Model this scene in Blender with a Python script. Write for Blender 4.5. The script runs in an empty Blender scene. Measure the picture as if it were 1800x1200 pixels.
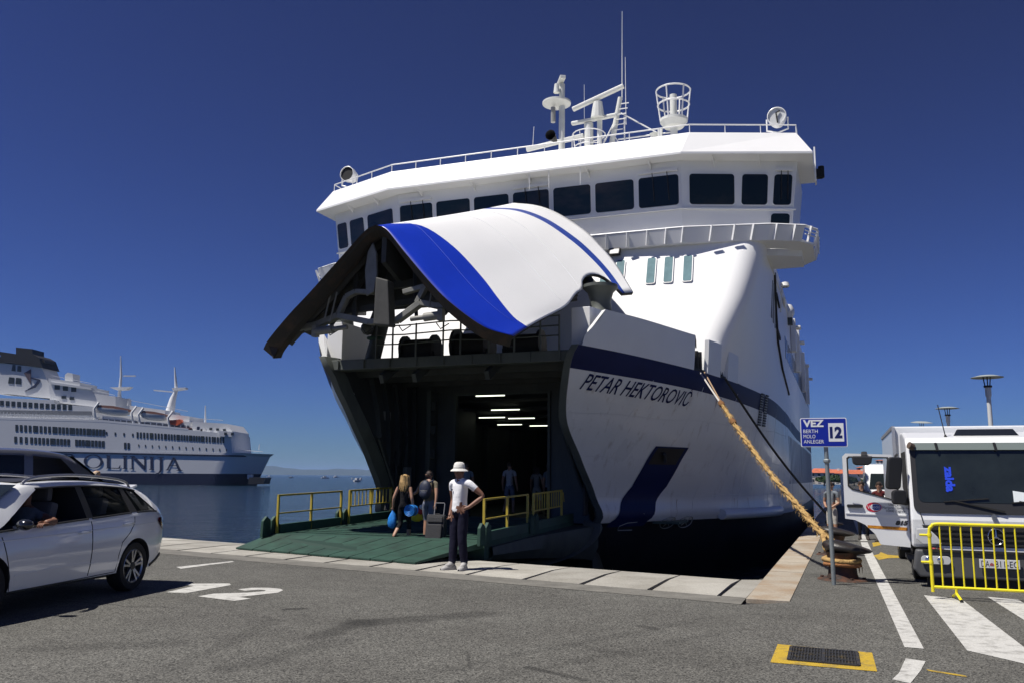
import bpy, bmesh, math, random
from mathutils import Vector, Matrix, Euler
random.seed(7)
PI = math.pi
SC = bpy.context.scene
COL = SC.collection
# ------------------------------------------------------------------ camera
cam_d = bpy.data.cameras.new('camera'); cam = bpy.data.objects.new('camera', cam_d); COL.objects.link(cam)
FPX = 1500.0; CAMH = 1.66; PITCH = math.atan(237 / FPX); ROLL = 0.010
cam_d.sensor_width = 36.0; cam_d.lens = 30.0; cam_d.clip_start = 0.1; cam_d.clip_end = 40000
cam.location = (0, 0, CAMH); cam.rotation_euler = (Matrix.Rotation(PI / 2 + PITCH, 3, 'X') @ Matrix.Rotation(ROLL, 3, 'Z')).to_euler()
SC.camera = cam
# ------------------------------------------------------------------ sky and sun
SUN_EL = math.radians(63.0)
SUN_AZ = math.atan2(-0.93, -0.36)          # x, y of the direction towards the sun: left and a little behind the camera
sd = Vector((math.sin(SUN_AZ) * math.cos(SUN_EL), math.cos(SUN_AZ) * math.cos(SUN_EL), math.sin(SUN_EL)))
world = bpy.data.worlds.new('World'); SC.world = world; world.use_nodes = True
wn = world.node_tree.nodes; wl = world.node_tree.links
wn.clear()
sky = wn.new('ShaderNodeTexSky'); sky.sky_type = 'NISHITA'; sky.sun_disc = False
sky.sun_elevation = SUN_EL; sky.sun_rotation = SUN_AZ
sky.altitude = 0; sky.air_density = 1.0; sky.dust_density = 0.0; sky.ozone_density = 4.0
bg = wn.new('ShaderNodeBackground'); bg.inputs['Strength'].default_value = 0.05
wo = wn.new('ShaderNodeOutputWorld')
# film response of a polarising filter, the same in every direction: per-channel power and gain
sep = wn.new('ShaderNodeSeparateColor'); com = wn.new('ShaderNodeCombineColor'); wl.new(sky.outputs[0], sep.inputs[0])
for ch, (pwr, gain) in enumerate(((1.0, 0.315), (1.38, 0.245), (1.80, 0.215))):
    mn = wn.new('ShaderNodeMath'); mn.operation = 'MINIMUM'; mn.inputs[1].default_value = 8.0; wl.new(sep.outputs[ch], mn.inputs[0])
    pn = wn.new('ShaderNodeMath'); pn.operation = 'POWER'; pn.inputs[1].default_value = pwr; wl.new(mn.outputs[0], pn.inputs[0])
    gn = wn.new('ShaderNodeMath'); gn.operation = 'MULTIPLY'; gn.inputs[1].default_value = gain; wl.new(pn.outputs[0], gn.inputs[0]); wl.new(gn.outputs[0], com.inputs[ch])
wl.new(com.outputs[0], bg.inputs[0]); wl.new(bg.outputs[0], wo.inputs[0])
sun_d = bpy.data.lights.new('sun', 'SUN'); sun_d.energy = 5.0; sun_d.angle = math.radians(0.53); sun_d.color = (1.0, 0.955, 0.89)
sun = bpy.data.objects.new('sun', sun_d); COL.objects.link(sun)
sun.rotation_euler = sd.to_track_quat('Z', 'Y').to_euler()
SC.view_settings.view_transform = 'Standard'; SC.view_settings.look = 'None'
SC.view_settings.exposure = 0.32; SC.view_settings.gamma = 1.0
SC.view_settings.use_curve_mapping = False
try:
    SC.cycles.max_bounces = 8; SC.cycles.caustics_reflective = False; SC.cycles.caustics_refractive = False
except Exception: pass

# ------------------------------------------------------------------ materials
MATS = {}
def M(name, col=(0.5, 0.5, 0.5), rough=0.5, metal=0.0, var=0.0, scale=3.0, bump=0.0, bscale=None, stretch=None,
      col2=None, amount=0.5, spec=0.5, coat=0.0, trans=0.0, alpha=1.0, emit=None, estr=0.0, speck=0.0, spscale=300.0, rvar=0.0, each=0.0):
    """principled material; col2/var: noise-mixed wear or painted reflections; speck: fine grain"""
    if name in MATS: return MATS[name]
    m = bpy.data.materials.new(name); m.use_nodes = True; MATS[name] = m
    nt = m.node_tree; n = nt.nodes; l = nt.links; b = n['Principled BSDF']
    b.inputs['Roughness'].default_value = rough; b.inputs['Metallic'].default_value = metal
    b.inputs['Specular IOR Level'].default_value = spec
    b.inputs['Coat Weight'].default_value = coat; b.inputs['Coat Roughness'].default_value = 0.06
    b.inputs['Transmission Weight'].default_value = trans; b.inputs['Alpha'].default_value = alpha
    c4 = (*col, 1)
    b.inputs['Base Color'].default_value = c4
    if emit: b.inputs['Emission Color'].default_value = (*emit, 1); b.inputs['Emission Strength'].default_value = estr
    tc = None
    def coords():
        nonlocal tc
        if tc is None:
            tc = n.new('ShaderNodeTexCoord')
        o = tc.outputs['Object']
        if stretch:
            mp = n.new('ShaderNodeMapping'); mp.inputs['Scale'].default_value = stretch; l.new(o, mp.inputs[0]); o = mp.outputs[0]
        return o
    src = None
    if var > 0 or col2 is not None:
        t = n.new('ShaderNodeTexNoise'); t.inputs['Scale'].default_value = scale; t.inputs['Detail'].default_value = 6; t.inputs['Roughness'].default_value = 0.62
        l.new(coords(), t.inputs['Vector'])
        r = n.new('ShaderNodeValToRGB')
        if col2 is not None:
            r.color_ramp.elements[0].position = amount - 0.12; r.color_ramp.elements[1].position = amount + 0.12
            r.color_ramp.elements[0].color = c4; r.color_ramp.elements[1].color = (*col2, 1)
        else:
            r.color_ramp.elements[0].position = 0.3; r.color_ramp.elements[1].position = 0.7
            r.color_ramp.elements[0].color = (*[max(0, c * (1 - var)) for c in col], 1); r.color_ramp.elements[1].color = (*[min(1, c * (1 + var)) for c in col], 1)
        l.new(t.outputs['Fac'], r.inputs[0]); src = r.outputs[0]
    if speck > 0:
        t2 = n.new('ShaderNodeTexNoise'); t2.inputs['Scale'].default_value = spscale; t2.inputs['Detail'].default_value = 3; t2.inputs['Roughness'].default_value = 0.8
        l.new(coords(), t2.inputs['Vector'])
        r2 = n.new('ShaderNodeValToRGB'); r2.color_ramp.elements[0].position = 0.32; r2.color_ramp.elements[1].position = 0.7
        r2.color_ramp.elements[0].color = (1 - speck, 1 - speck, 1 - speck, 1); r2.color_ramp.elements[1].color = (1 + speck,) * 3 + (1,)
        l.new(t2.outputs['Fac'], r2.inputs[0])
        mx = n.new('ShaderNodeMix'); mx.data_type = 'RGBA'; mx.blend_type = 'MULTIPLY'; mx.inputs[0].default_value = 1.0
        if src is not None: l.new(src, mx.inputs[6])
        else: mx.inputs[6].default_value = c4
        l.new(r2.outputs[0], mx.inputs[7]); src = mx.outputs[2]
    if each > 0:      # every object a slightly different shade
        oi = n.new('ShaderNodeObjectInfo'); mr2 = n.new('ShaderNodeMapRange'); mr2.inputs['To Min'].default_value = 1 - each; mr2.inputs['To Max'].default_value = 1 + each * .6; l.new(oi.outputs['Random'], mr2.inputs[0])
        cc = n.new('ShaderNodeCombineColor'); [l.new(mr2.outputs[0], cc.inputs[k]) for k in range(3)]
        m2 = n.new('ShaderNodeMix'); m2.data_type = 'RGBA'; m2.blend_type = 'MULTIPLY'; m2.inputs[0].default_value = 1.0; l.new(src, m2.inputs[6]); l.new(cc.outputs[0], m2.inputs[7]); src = m2.outputs[2]
    if src is not None: l.new(src, b.inputs['Base Color'])
    if rvar > 0:
        t4 = n.new('ShaderNodeTexNoise'); t4.inputs['Scale'].default_value = scale * 1.7; t4.inputs['Detail'].default_value = 5
        l.new(coords(), t4.inputs['Vector'])
        mr = n.new('ShaderNodeMapRange'); mr.inputs['From Min'].default_value = 0.3; mr.inputs['From Max'].default_value = 0.7
        mr.inputs['To Min'].default_value = max(0, rough - rvar); mr.inputs['To Max'].default_value = min(1, rough + rvar)
        l.new(t4.outputs['Fac'], mr.inputs[0]); l.new(mr.outputs[0], b.inputs['Roughness'])
    if bump > 0:
        t3 = n.new('ShaderNodeTexNoise'); t3.inputs['Scale'].default_value = bscale or scale; t3.inputs['Detail'].default_value = 4
        l.new(coords(), t3.inputs['Vector'])
        bp = n.new('ShaderNodeBump'); bp.inputs['Strength'].default_value = bump; bp.inputs['Distance'].default_value = 0.02
        l.new(t3.outputs['Fac'], bp.inputs['Height']); l.new(bp.outputs[0], b.inputs['Normal'])
    return m

# ------------------------------------------------------------------ objects
def tag(o, label, cat, group=None):
    o['label'] = label; o['category'] = cat
    if group: o['group'] = group
    return o
def struct(o, kind='structure'):
    o['kind'] = kind; return o
def thing(name, label, cat, loc=(0, 0, 0), rz=0.0, group=None):
    o = bpy.data.objects.new(name, None); o.empty_display_size = 0.2
    o.location = loc; o.rotation_euler = (0, 0, rz); COL.objects.link(o)
    return tag(o, label, cat, group)
def add(name, me, mat, parent=None):
    o = bpy.data.objects.new(name, me); COL.objects.link(o)
    if mat is not None:
        for k in (mat if isinstance(mat, (list, tuple)) else [mat]): me.materials.append(k)
    if parent is not None: o.parent = parent
    return o
def copy_tree(o, parent=None):
    c = o.copy(); COL.objects.link(c); c.parent = parent
    for ch in list(o.children): copy_tree(ch, c)
    return c

class MB:
    """collects shapes for ONE mesh"""
    def __init__(s): s.v = []; s.f = []; s.mi = []; s.m = 0
    def poly(s, pts):
        i = len(s.v); s.v += [tuple(p) for p in pts]; s.f.append(tuple(range(i, i + len(pts)))); s.mi.append(s.m); return s
    def box(s, c, d, rot=None):
        hx, hy, hz = d[0] / 2, d[1] / 2, d[2] / 2
        P = [Vector((x, y, z)) for z in (-hz, hz) for y in (-hy, hy) for x in (-hx, hx)]
        if rot is not None:
            R_ = Euler(rot).to_matrix() if not isinstance(rot, Matrix) else rot
            P = [R_ @ p for p in P]
        i = len(s.v); s.v += [tuple(p + Vector(c)) for p in P]
        for q in ((0, 2, 3, 1), (4, 5, 7, 6), (0, 1, 5, 4), (2, 6, 7, 3), (0, 4, 6, 2), (1, 3, 7, 5)):
            s.f.append(tuple(i + k for k in q)); s.mi.append(s.m)
        return s
    def bar(s, a, b, w, h=None, up=(0, 0, 1)):
        a, b = Vector(a), Vector(b); h = h or w
        d = (b - a); L = d.length
        if L < 1e-6: return s
        d.normalize(); u = Vector(up); x = d.cross(u)
        if x.length < 1e-3: x = d.cross(Vector((1, 0, 0)))
        x.normalize(); y = x.cross(d)
        R_ = Matrix((x, d, y)).transposed()
        return s.box((a + b) / 2, (w, L, h), R_)
    def tube(s, pts, r, n=8, cap=True, closed=False):
        pts = [Vector(p) for p in pts]; N = len(pts)
        rs = r if isinstance(r, (list, tuple)) else [r] * N
        base = len(s.v); prev = None
        for k, p in enumerate(pts):
            if closed: t = pts[(k + 1) % N] - pts[k - 1]
            else: t = pts[min(k + 1, N - 1)] - pts[max(k - 1, 0)]
            if t.length < 1e-9: t = Vector((0, 0, 1))
            t.normalize()
            if prev is None:
                a = t.cross(Vector((0, 0, 1)))
                if a.length < 1e-3: a = t.cross(Vector((1, 0, 0)))
            else:
                a = prev - t * prev.dot(t)
                if a.length < 1e-4: a = t.cross(Vector((0, 0, 1)))
            a.normalize(); prev = a; b = t.cross(a)
            for j in range(n):
                th = 2 * PI * j / n
                s.v.append(tuple(p + (a * math.cos(th) + b * math.sin(th)) * rs[k]))
        for k in range(N if closed else N - 1):
            k2 = (k + 1) % N
            for j in range(n):
                j2 = (j + 1) % n
                s.f.append((base + k * n + j, base + k * n + j2, base + k2 * n + j2, base + k2 * n + j)); s.mi.append(s.m)
        if cap and not closed:
            s.f.append(tuple(base + j for j in range(n))[::-1]); s.mi.append(s.m)
            s.f.append(tuple(base + (N - 1) * n + j for j in range(n))); s.mi.append(s.m)
        return s
    def cyl(s, a, b, r, r2=None, n=16): return s.tube([a, b], [r, r if r2 is None else r2], n)
    def lathe(s, prof, c=(0, 0, 0), n=24, axis='z', ang=2 * PI):
        """prof: (radius, height) pairs"""
        base = len(s.v); full = abs(ang - 2 * PI) < 1e-6; m = n if full else n + 1
        for (r, h) in prof:
            for j in range(m):
                th = ang * j / n; x, y = r * math.cos(th), r * math.sin(th)
                p = {'z': (x, y, h), 'y': (x, h, y), 'x': (h, x, y)}[axis]
                s.v.append((p[0] + c[0], p[1] + c[1], p[2] + c[2]))
        for k in range(len(prof) - 1):
            for j in range(n):
                j2 = (j + 1) % m if full else j + 1
                s.f.append((base + k * m + j, base + k * m + j2, base + (k + 1) * m + j2, base + (k + 1) * m + j)); s.mi.append(s.m)
        return s
    def prism(s, poly, o, ex, ey, t):
        """2-D polygon in the plane o+x*ex+y*ey, thickened by t along ex x ey (centred at 0..t)"""
        o, ex, ey = Vector(o), Vector(ex), Vector(ey); nz = ex.cross(ey).normalized() * t
        A_ = [o + ex * x + ey * y for x, y in poly]; i = len(s.v); N = len(A_)
        s.v += [tuple(p) for p in A_] + [tuple(p + nz) for p in A_]
        s.f.append(tuple(i + k for k in range(N))[::-1]); s.f.append(tuple(i + N + k for k in range(N))); s.mi += [s.m] * 2
        for k in range(N):
            k2 = (k + 1) % N; s.f.append((i + k, i + k2, i + N + k2, i + N + k)); s.mi.append(s.m)
        return s
    def grid(s, rows, flip=False, closed=False):
        """rows: list of equal-length point lists"""
        base = len(s.v); m = len(rows[0])
        for r in rows: s.v += [tuple(p) for p in r]
        for k in range(len(rows) - 1):
            for j in range(m if closed else m - 1):
                j2 = (j + 1) % m
                q = (base + k * m + j, base + k * m + j2, base + (k + 1) * m + j2, base + (k + 1) * m + j)
                s.f.append(q[::-1] if flip else q); s.mi.append(s.m)
        return s
    def ball(s, c, r, n=12, sc=(1, 1, 1)):
        rows = []
        for k in range(n // 2 + 1):
            ph = PI * k / (n // 2); rr = max(math.sin(ph), 1e-3)
            rows.append([(c[0] + r * sc[0] * rr * math.cos(2 * PI * j / n), c[1] + r * sc[1] * rr * math.sin(2 * PI * j / n), c[2] - r * sc[2] * math.cos(ph)) for j in range(n)])
        return s.grid(rows, closed=True)
    def build(s, name, mat, parent=None, smooth=None, bevel=0.0, bseg=2, fix=True, solid=0.0, weld=False):
        me = bpy.data.meshes.new(name); me.from_pydata(s.v, [], s.f)
        if any(s.mi):
            for p, k in zip(me.polygons, s.mi): p.material_index = k
        if fix or bevel > 0 or weld:
            bm = bmesh.new(); bm.from_mesh(me)
            if weld: bmesh.ops.remove_doubles(bm, verts=bm.verts, dist=1e-4)
            if fix: bmesh.ops.recalc_face_normals(bm, faces=bm.faces)
            if bevel > 0:
                ed = [e for e in bm.edges if len(e.link_faces) == 2 and e.calc_face_angle(0) > 0.5]
                bmesh.ops.bevel(bm, geom=ed, offset=bevel, segments=bseg, affect='EDGES', profile=0.6)
            bm.to_mesh(me); bm.free()
        o = add(name, me, mat, parent)
        if smooth is not None:
            for p in me.polygons: p.use_smooth = True
            try: me.set_sharp_from_angle(angle=math.radians(smooth))
            except Exception: pass
        if solid:
            md = o.modifiers.new('thickness', 'SOLIDIFY'); md.thickness = solid; md.offset = 0
        return o

def rrect(x0, y0, x1, y1, r, n=4):
    P = []
    for cx, cy, a0 in ((x1 - r, y0 + r, -PI / 2), (x1 - r, y1 - r, 0), (x0 + r, y1 - r, PI / 2), (x0 + r, y0 + r, PI)):
        for k in range(n + 1): a = a0 + PI / 2 * k / n; P.append((cx + r * math.cos(a), cy + r * math.sin(a)))
    return P
def spline(P, n):
    """Catmull-Rom through P, n samples per span"""
    P = [Vector(p) for p in P]; out = []
    for i in range(len(P) - 1):
        p0 = P[i - 1] if i else P[0] * 2 - P[1]; p1, p2 = P[i], P[i + 1]; p3 = P[i + 2] if i + 2 < len(P) else P[-1] * 2 - P[-2]
        for k in range(n):
            t = k / n
            out.append(0.5 * ((2 * p1) + (p2 - p0) * t + (2 * p0 - 5 * p1 + 4 * p2 - p3) * t * t + (3 * p1 - p0 - 3 * p2 + p3) * t ** 3))
    out.append(P[-1]); return out
def lerp(a, b, t): return a + (b - a) * t
def pw(x, xs, ys):
    if x <= xs[0]: return ys[0]
    for i in range(len(xs) - 1):
        if x <= xs[i + 1]: return lerp(ys[i], ys[i + 1], (x - xs[i]) / (xs[i + 1] - xs[i]))
    return ys[-1]
def text_mesh(body, size=1.0, shear=0.0, extrude=0.0, align='LEFT', spacing=1.0, bold=0.0, xs=1.0):
    cu = bpy.data.curves.new('lettering', 'FONT'); cu.body = body; cu.size = size; cu.shear = shear; cu.extrude = extrude
    cu.align_x = align; cu.space_character = spacing; cu.offset = bold; cu.resolution_u = 3
    ob = bpy.data.objects.new('lettering', cu); COL.objects.link(ob)
    dg = bpy.context.evaluated_depsgraph_get(); me = bpy.data.meshes.new_from_object(ob.evaluated_get(dg))
    bpy.data.objects.remove(ob); bpy.data.curves.remove(cu)
    for v in me.vertices: v.co.x *= xs
    return me
def text_on(name, body, mat, parent, o, ex, ey, size, fit=None, **k):
    """flat lettering in the plane o+x*ex+y*ey; fit = wanted width"""
    me = text_mesh(body, size, **k); ex, ey = Vector(ex).normalized(), Vector(ey).normalized(); o = Vector(o)
    xs = [v.co.x for v in me.vertices]; f = 1.0
    if fit and xs: f = fit / (max(xs) - min(xs))
    x0 = min(xs) if (fit and k.get('align', 'LEFT') == 'LEFT') else 0
    for v in me.vertices:
        c = v.co.copy(); v.co = o + ex * ((c.x - x0) * f) + ey * c.y + ex.cross(ey) * c.z
    return add(name, me, mat, parent)
def sight(x, y):
    dx, dy = x - 900, y - 600; cr, sr = math.cos(ROLL), math.sin(ROLL)
    a = (dx * cr + dy * sr) / FPX; b = (dx * sr - dy * cr) / FPX; c, s = math.cos(PITCH), math.sin(PITCH)
    return Vector((a, c - b * s, s + b * c))
def ground_px(x, y, z=0.0):
    """scene point at height z seen at photograph position (x, y): used to lay the ground plan out"""
    dx, dy = x - 900, y - 600; cr, sr = math.cos(ROLL), math.sin(ROLL)
    a = (dx * cr + dy * sr) / FPX; b = (dx * sr - dy * cr) / FPX; c, s = math.cos(PITCH), math.sin(PITCH)
    r = Vector((a, c - b * s, s + b * c)); t = (z - CAMH) / r.z
    return Vector((0, 0, CAMH)) + r * t

WHITE = M('white_paint', (0.80, 0.80, 0.79), 0.35, var=0.03, scale=1.2, rvar=0.12)
SHIPWHITE = M('ship_white_paint', (0.80, 0.80, 0.79), 0.38, var=0.025, scale=0.5, stretch=(1, 1, 0.25), bump=0.10, bscale=0.9)
NAVY = M('navy_paint', (0.006, 0.013, 0.07), 0.45, spec=0.12, var=0.15, scale=1.0)
BLUE = M('bright_blue_paint', (0.008, 0.035, 0.42), 0.32, var=0.08, scale=1.0, bump=0.08, bscale=1.2)
GREEN = M('deck_green_paint', (0.012, 0.046, 0.031), 0.7, var=0.45, scale=2.5, bump=0.15, bscale=40, speck=0.12, spscale=120)
DKGREEN = M('dark_green_steel', (0.02, 0.06, 0.042), 0.55, var=0.35, scale=2.0)
STEELGREY = M('grey_green_steel', (0.085, 0.095, 0.085), 0.6, var=0.3, scale=1.5, stretch=(1, 1, 0.4))
DARKSTEEL = M('dark_steel', (0.022, 0.021, 0.019), 0.65, var=0.4, scale=3.0)
BLACK = M('black_rubber', (0.012, 0.012, 0.012), 0.75)
YELLOW = M('yellow_paint', (0.42, 0.32, 0.04), 0.45, var=0.12, scale=8)
BYELLOW = M('barrier_yellow_paint', (0.80, 0.68, 0.02), 0.38, var=0.06, scale=10)
GLASS = M('dark_window_glass', (0.012, 0.016, 0.015), 0.04, spec=0.6)
CHROME = M('chrome', (0.65, 0.65, 0.65), 0.15, metal=1.0)
RUST = M('rusty_iron', (0.035, 0.022, 0.016), 0.7, col2=(0.11, 0.04, 0.018), amount=0.55, scale=5, bump=0.4, bscale=25)
# ================================================================== setting: sea, quay, asphalt, markings
WATER_Z = -1.4
KX, KY = 4.271, 14.80                                  # outer corner of the quay
dA = Vector((-0.8473, 0.5311, 0)); nA = Vector((0.5311, 0.8473, 0))      # along the front quay edge / towards the water
PSI = 0.3664
dB = Vector((math.sin(PSI + 0.006), math.cos(PSI + 0.006), 0)); nB = Vector((-dB.y, dB.x, 0))   # along the side quay / towards the water
K = Vector((KX, KY, 0))
def ab(a, n, z=0.0): p = K + dA * a + nA * n; return Vector((p.x, p.y, z))
def bb(a, n, z=0.0): p = K + dB * a + nB * n; return Vector((p.x, p.y, z))

def sea_material():
    m = bpy.data.materials.new('sea_water'); m.use_nodes = True; nt = m.node_tree; n = nt.nodes; l = nt.links; b = n['Principled BSDF']
    b.inputs['Base Color'].default_value = (0.004, 0.016, 0.032, 1); b.inputs['Roughness'].default_value = 0.10; b.inputs['IOR'].default_value = 1.33
    g = n.new('ShaderNodeNewGeometry')
    mp = n.new('ShaderNodeMapping'); mp.inputs['Rotation'].default_value = (0, 0, 0.35); mp.inputs['Scale'].default_value = (0.55, 1.0, 1.0); l.new(g.outputs['Position'], mp.inputs[0])
    hs_ = []
    for sc, w in ((1.1, 0.75), (3.6, 0.40), (0.16, 1.3)):
        t = n.new('ShaderNodeTexNoise'); t.inputs['Scale'].default_value = sc; t.inputs['Detail'].default_value = 4; t.inputs['Distortion'].default_value = 0.4
        l.new(mp.outputs[0], t.inputs['Vector'])
        mu = n.new('ShaderNodeMath'); mu.operation = 'MULTIPLY'; mu.inputs[1].default_value = w; l.new(t.outputs['Fac'], mu.inputs[0]); hs_.append(mu)
    a1 = n.new('ShaderNodeMath'); l.new(hs_[0].outputs[0], a1.inputs[0]); l.new(hs_[1].outputs[0], a1.inputs[1])
    a2 = n.new('ShaderNodeMath'); l.new(a1.outputs[0], a2.inputs[0]); l.new(hs_[2].outputs[0], a2.inputs[1])
    bp = n.new('ShaderNodeBump'); bp.inputs['Strength'].default_value = 1.0; bp.inputs['Distance'].default_value = 0.8
    l.new(a2.outputs[0], bp.inputs['Height']); l.new(bp.outputs[0], b.inputs['Normal'])
    return m
mb = MB(); mb.poly([(-16000, -400, WATER_Z), (16000, -400, WATER_Z), (16000, 20000, WATER_Z), (-16000, 20000, WATER_Z)])
struct(mb.build('sea', sea_material()))

def asphalt_material():
    m = bpy.data.materials.new('asphalt'); m.use_nodes = True; nt = m.node_tree; n = nt.nodes; l = nt.links; b = n['Principled BSDF']
    b.inputs['Roughness'].default_value = 0.85; b.inputs['Specular IOR Level'].default_value = 0.3
    g = n.new('ShaderNodeNewGeometry'); pos = g.outputs['Position']
    def noise(sc, det=4, ro=0.6):
        t = n.new('ShaderNodeTexNoise'); t.inputs['Scale'].default_value = sc; t.inputs['Detail'].default_value = det; t.inputs['Roughness'].default_value = ro
        l.new(pos, t.inputs['Vector']); return t.outputs['Fac']
    def ramp(f, p0, c0, p1, c1):
        r = n.new('ShaderNodeValToRGB'); e = r.color_ramp.elements; e[0].position = p0; e[1].position = p1
        e[0].color = (*c0, 1); e[1].color = (*c1, 1); l.new(f, r.inputs[0]); return r.outputs[0]
    def mul(a, c):
        x = n.new('ShaderNodeMix'); x.data_type = 'RGBA'; x.blend_type = 'MULTIPLY'; x.inputs[0].default_value = 1; l.new(a, x.inputs[6]); l.new(c, x.inputs[7]); return x.outputs[2]
    vor = n.new('ShaderNodeTexVoronoi'); vor.inputs['Scale'].default_value = 75; l.new(pos, vor.inputs['Vector'])
    stones = ramp(vor.outputs['Color'], 0.15, (0.030, 0.0295, 0.027), 0.9, (0.165, 0.162, 0.148))
    col = mul(stones, ramp(noise(44, 3, 0.75), 0.30, (0.62, 0.62, 0.62), 0.68, (1.36, 1.36, 1.35)))
    col = mul(col, ramp(noise(0.45, 5), 0.32, (0.80, 0.79, 0.78), 0.66, (1.10, 1.10, 1.09)))
    col = mul(col, ramp(noise(3.0, 4), 0.3, (0.9, 0.9, 0.9), 0.7, (1.08, 1.08, 1.08)))
    cr_ = n.new('ShaderNodeTexVoronoi'); cr_.feature = 'DISTANCE_TO_EDGE'; cr_.inputs['Scale'].default_value = 0.33
    dv = n.new('ShaderNodeTexNoise'); dv.inputs['Scale'].default_value = 1.3; dv.inputs['Detail'].default_value = 5; l.new(pos, dv.inputs['Vector'])
    wv = n.new('ShaderNodeMix'); wv.data_type = 'VECTOR'; wv.inputs[0].default_value = 0.35; l.new(pos, wv.inputs[4]); l.new(dv.outputs['Color'], wv.inputs[5]); l.new(wv.outputs[1], cr_.inputs['Vector'])
    gate = ramp(noise(0.22, 2), 0.55, (0, 0, 0), 0.60, (1, 1, 1))
    ck = ramp(cr_.outputs['Distance'], 0.0, (0.45, 0.45, 0.45), 0.006, (1, 1, 1))
    mxk = n.new('ShaderNodeMix'); mxk.data_type = 'RGBA'; l.new(gate, mxk.inputs[0]); mxk.inputs[6].default_value = (1, 1, 1, 1); l.new(ck, mxk.inputs[7])
    col = mul(col, mxk.outputs[2])
    # oil and damp stains, each a capsule on the ground with a ragged edge
    wob = noise(2.2, 5, 0.65)
    for (ax, ay), (bx_, by_), rad, dark in STAINS:
        A_ = Vector((ax, ay, 0)); B_ = Vector((bx_, by_, 0)); d = B_ - A_; L2 = max(d.length_squared, 1e-6)
        sub = n.new('ShaderNodeVectorMath'); sub.operation = 'SUBTRACT'; l.new(pos, sub.inputs[0]); sub.inputs[1].default_value = A_
        dot = n.new('ShaderNodeVectorMath'); dot.operation = 'DOT_PRODUCT'; l.new(sub.outputs[0], dot.inputs[0]); dot.inputs[1].default_value = d / L2
        cl = n.new('ShaderNodeClamp'); l.new(dot.outputs['Value'], cl.inputs[0])
        sc = n.new('ShaderNodeVectorMath'); sc.operation = 'SCALE'; sc.inputs[0].default_value = d; l.new(cl.outputs[0], sc.inputs['Scale'])
        df = n.new('ShaderNodeVectorMath'); df.operation = 'DISTANCE'; l.new(sub.outputs[0], df.inputs[0]); l.new(sc.outputs[0], df.inputs[1])
        w2 = n.new('ShaderNodeMath'); w2.operation = 'MULTIPLY_ADD'; l.new(wob, w2.inputs[0]); w2.inputs[1].default_value = -rad * 1.7; l.new(df.outputs['Value'], w2.inputs[2])
        mr = n.new('ShaderNodeMapRange'); l.new(w2.outputs[0], mr.inputs[0]); mr.inputs['From Min'].default_value = -rad * 0.35; mr.inputs['From Max'].default_value = rad * 0.12
        mr.inputs['To Min'].default_value = dark; mr.inputs['To Max'].default_value = 1.0
        cc = n.new('ShaderNodeCombineColor'); [l.new(mr.outputs[0], cc.inputs[k]) for k in range(3)]
        col = mul(col, cc.outputs[0])
    l.new(col, b.inputs['Base Color'])
    bp = n.new('ShaderNodeBump'); bp.inputs['Strength'].default_value = 0.5; bp.inputs['Distance'].default_value = 0.006
    l.new(vor.outputs['Distance'], bp.inputs['Height']); l.new(bp.outputs[0], b.inputs['Normal'])
    return m
def gp2(x, y): p = ground_px(x, y); return (p.x, p.y)
STAINS = [(gp2(560, 1118), gp2(640, 1092), 0.22, 0.66), (gp2(640, 1095), gp2(850, 1078), 0.30, 0.62), (gp2(400, 1175), gp2(600, 1125), 0.22, 0.80),
          (gp2(505, 1070), gp2(530, 1069), 0.10, 0.42), (gp2(1000, 1132), gp2(1110, 1150), 0.10, 0.8), (gp2(60, 1140), gp2(300, 1130), 0.25, 0.8),
          (gp2(1440, 1010), gp2(1520, 1022), 0.3, 0.72), (gp2(930, 1172), gp2(1030, 1195), 0.06, 0.55), (gp2(700, 1190), gp2(1250, 1085), 0.12, 0.86), (gp2(820, 1200), gp2(1300, 1105), 0.12, 0.86), (gp2(250, 1200), gp2(480, 1090), 0.14, 0.85), (gp2(1130, 1100), gp2(1150, 1104), 0.10, 0.6)]
STRIP = 2.50; EDGE = 3.14; BW = 0.58
ASPH = asphalt_material()
far = 700.0
mb = MB()
mb.poly([ab(70, -EDGE), ab(-0.60, -EDGE), bb(-2.70, -BW), bb(far, -BW), bb(far, -300), (260, -60, 0), (-110, -60, 0)])
struct(mb.build('quay_asphalt', ASPH, fix=False))

STONE = M('pale_limestone', (0.37, 0.355, 0.315), 0.75, col2=(0.27, 0.255, 0.22), amount=0.52, scale=1.1, bump=0.35, bscale=30, speck=0.22, spscale=40, each=.18)
STONEB = M('stained_limestone', (0.36, 0.315, 0.25), 0.75, col2=(0.27, 0.18, 0.10), amount=0.57, scale=1.1, bump=0.25, bscale=30, speck=0.2, spscale=40, each=.15)
CONC = M('worn_concrete', (0.14, 0.134, 0.118), 0.85, var=0.25, scale=2.5, bump=0.3, bscale=40, speck=0.25, spscale=45)
TAR = M('joint_tar', (0.02, 0.02, 0.02), 0.7)
QWALL = M('quay_wall_concrete', (0.09, 0.085, 0.075), 0.9, var=0.4, scale=1.0, bump=0.4, bscale=6)
# quay body below the paving
mb = MB()
out = [ab(70, -0.02), ab(0, -0.02), bb(far, -0.02)]
mb.grid([[Vector((p.x, p.y, -0.16)) for p in out], [Vector((p.x, p.y, WATER_Z - 2.5)) for p in out]])
qw = struct(mb.build('quay_wall', QWALL, fix=False))
mb = MB(); mb.poly([ab(70, -0.03, -0.045), ab(70, -EDGE - .3, -0.045), ab(-0.7, -EDGE - .3, -0.045), bb(-2.9, -BW - .1, -0.045), bb(far, -BW - .1, -0.045), bb(far, -0.03, -0.045), bb(0, -.03, -0.045)])
mb.build('joint_filling', TAR, qw, fix=False)
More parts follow.
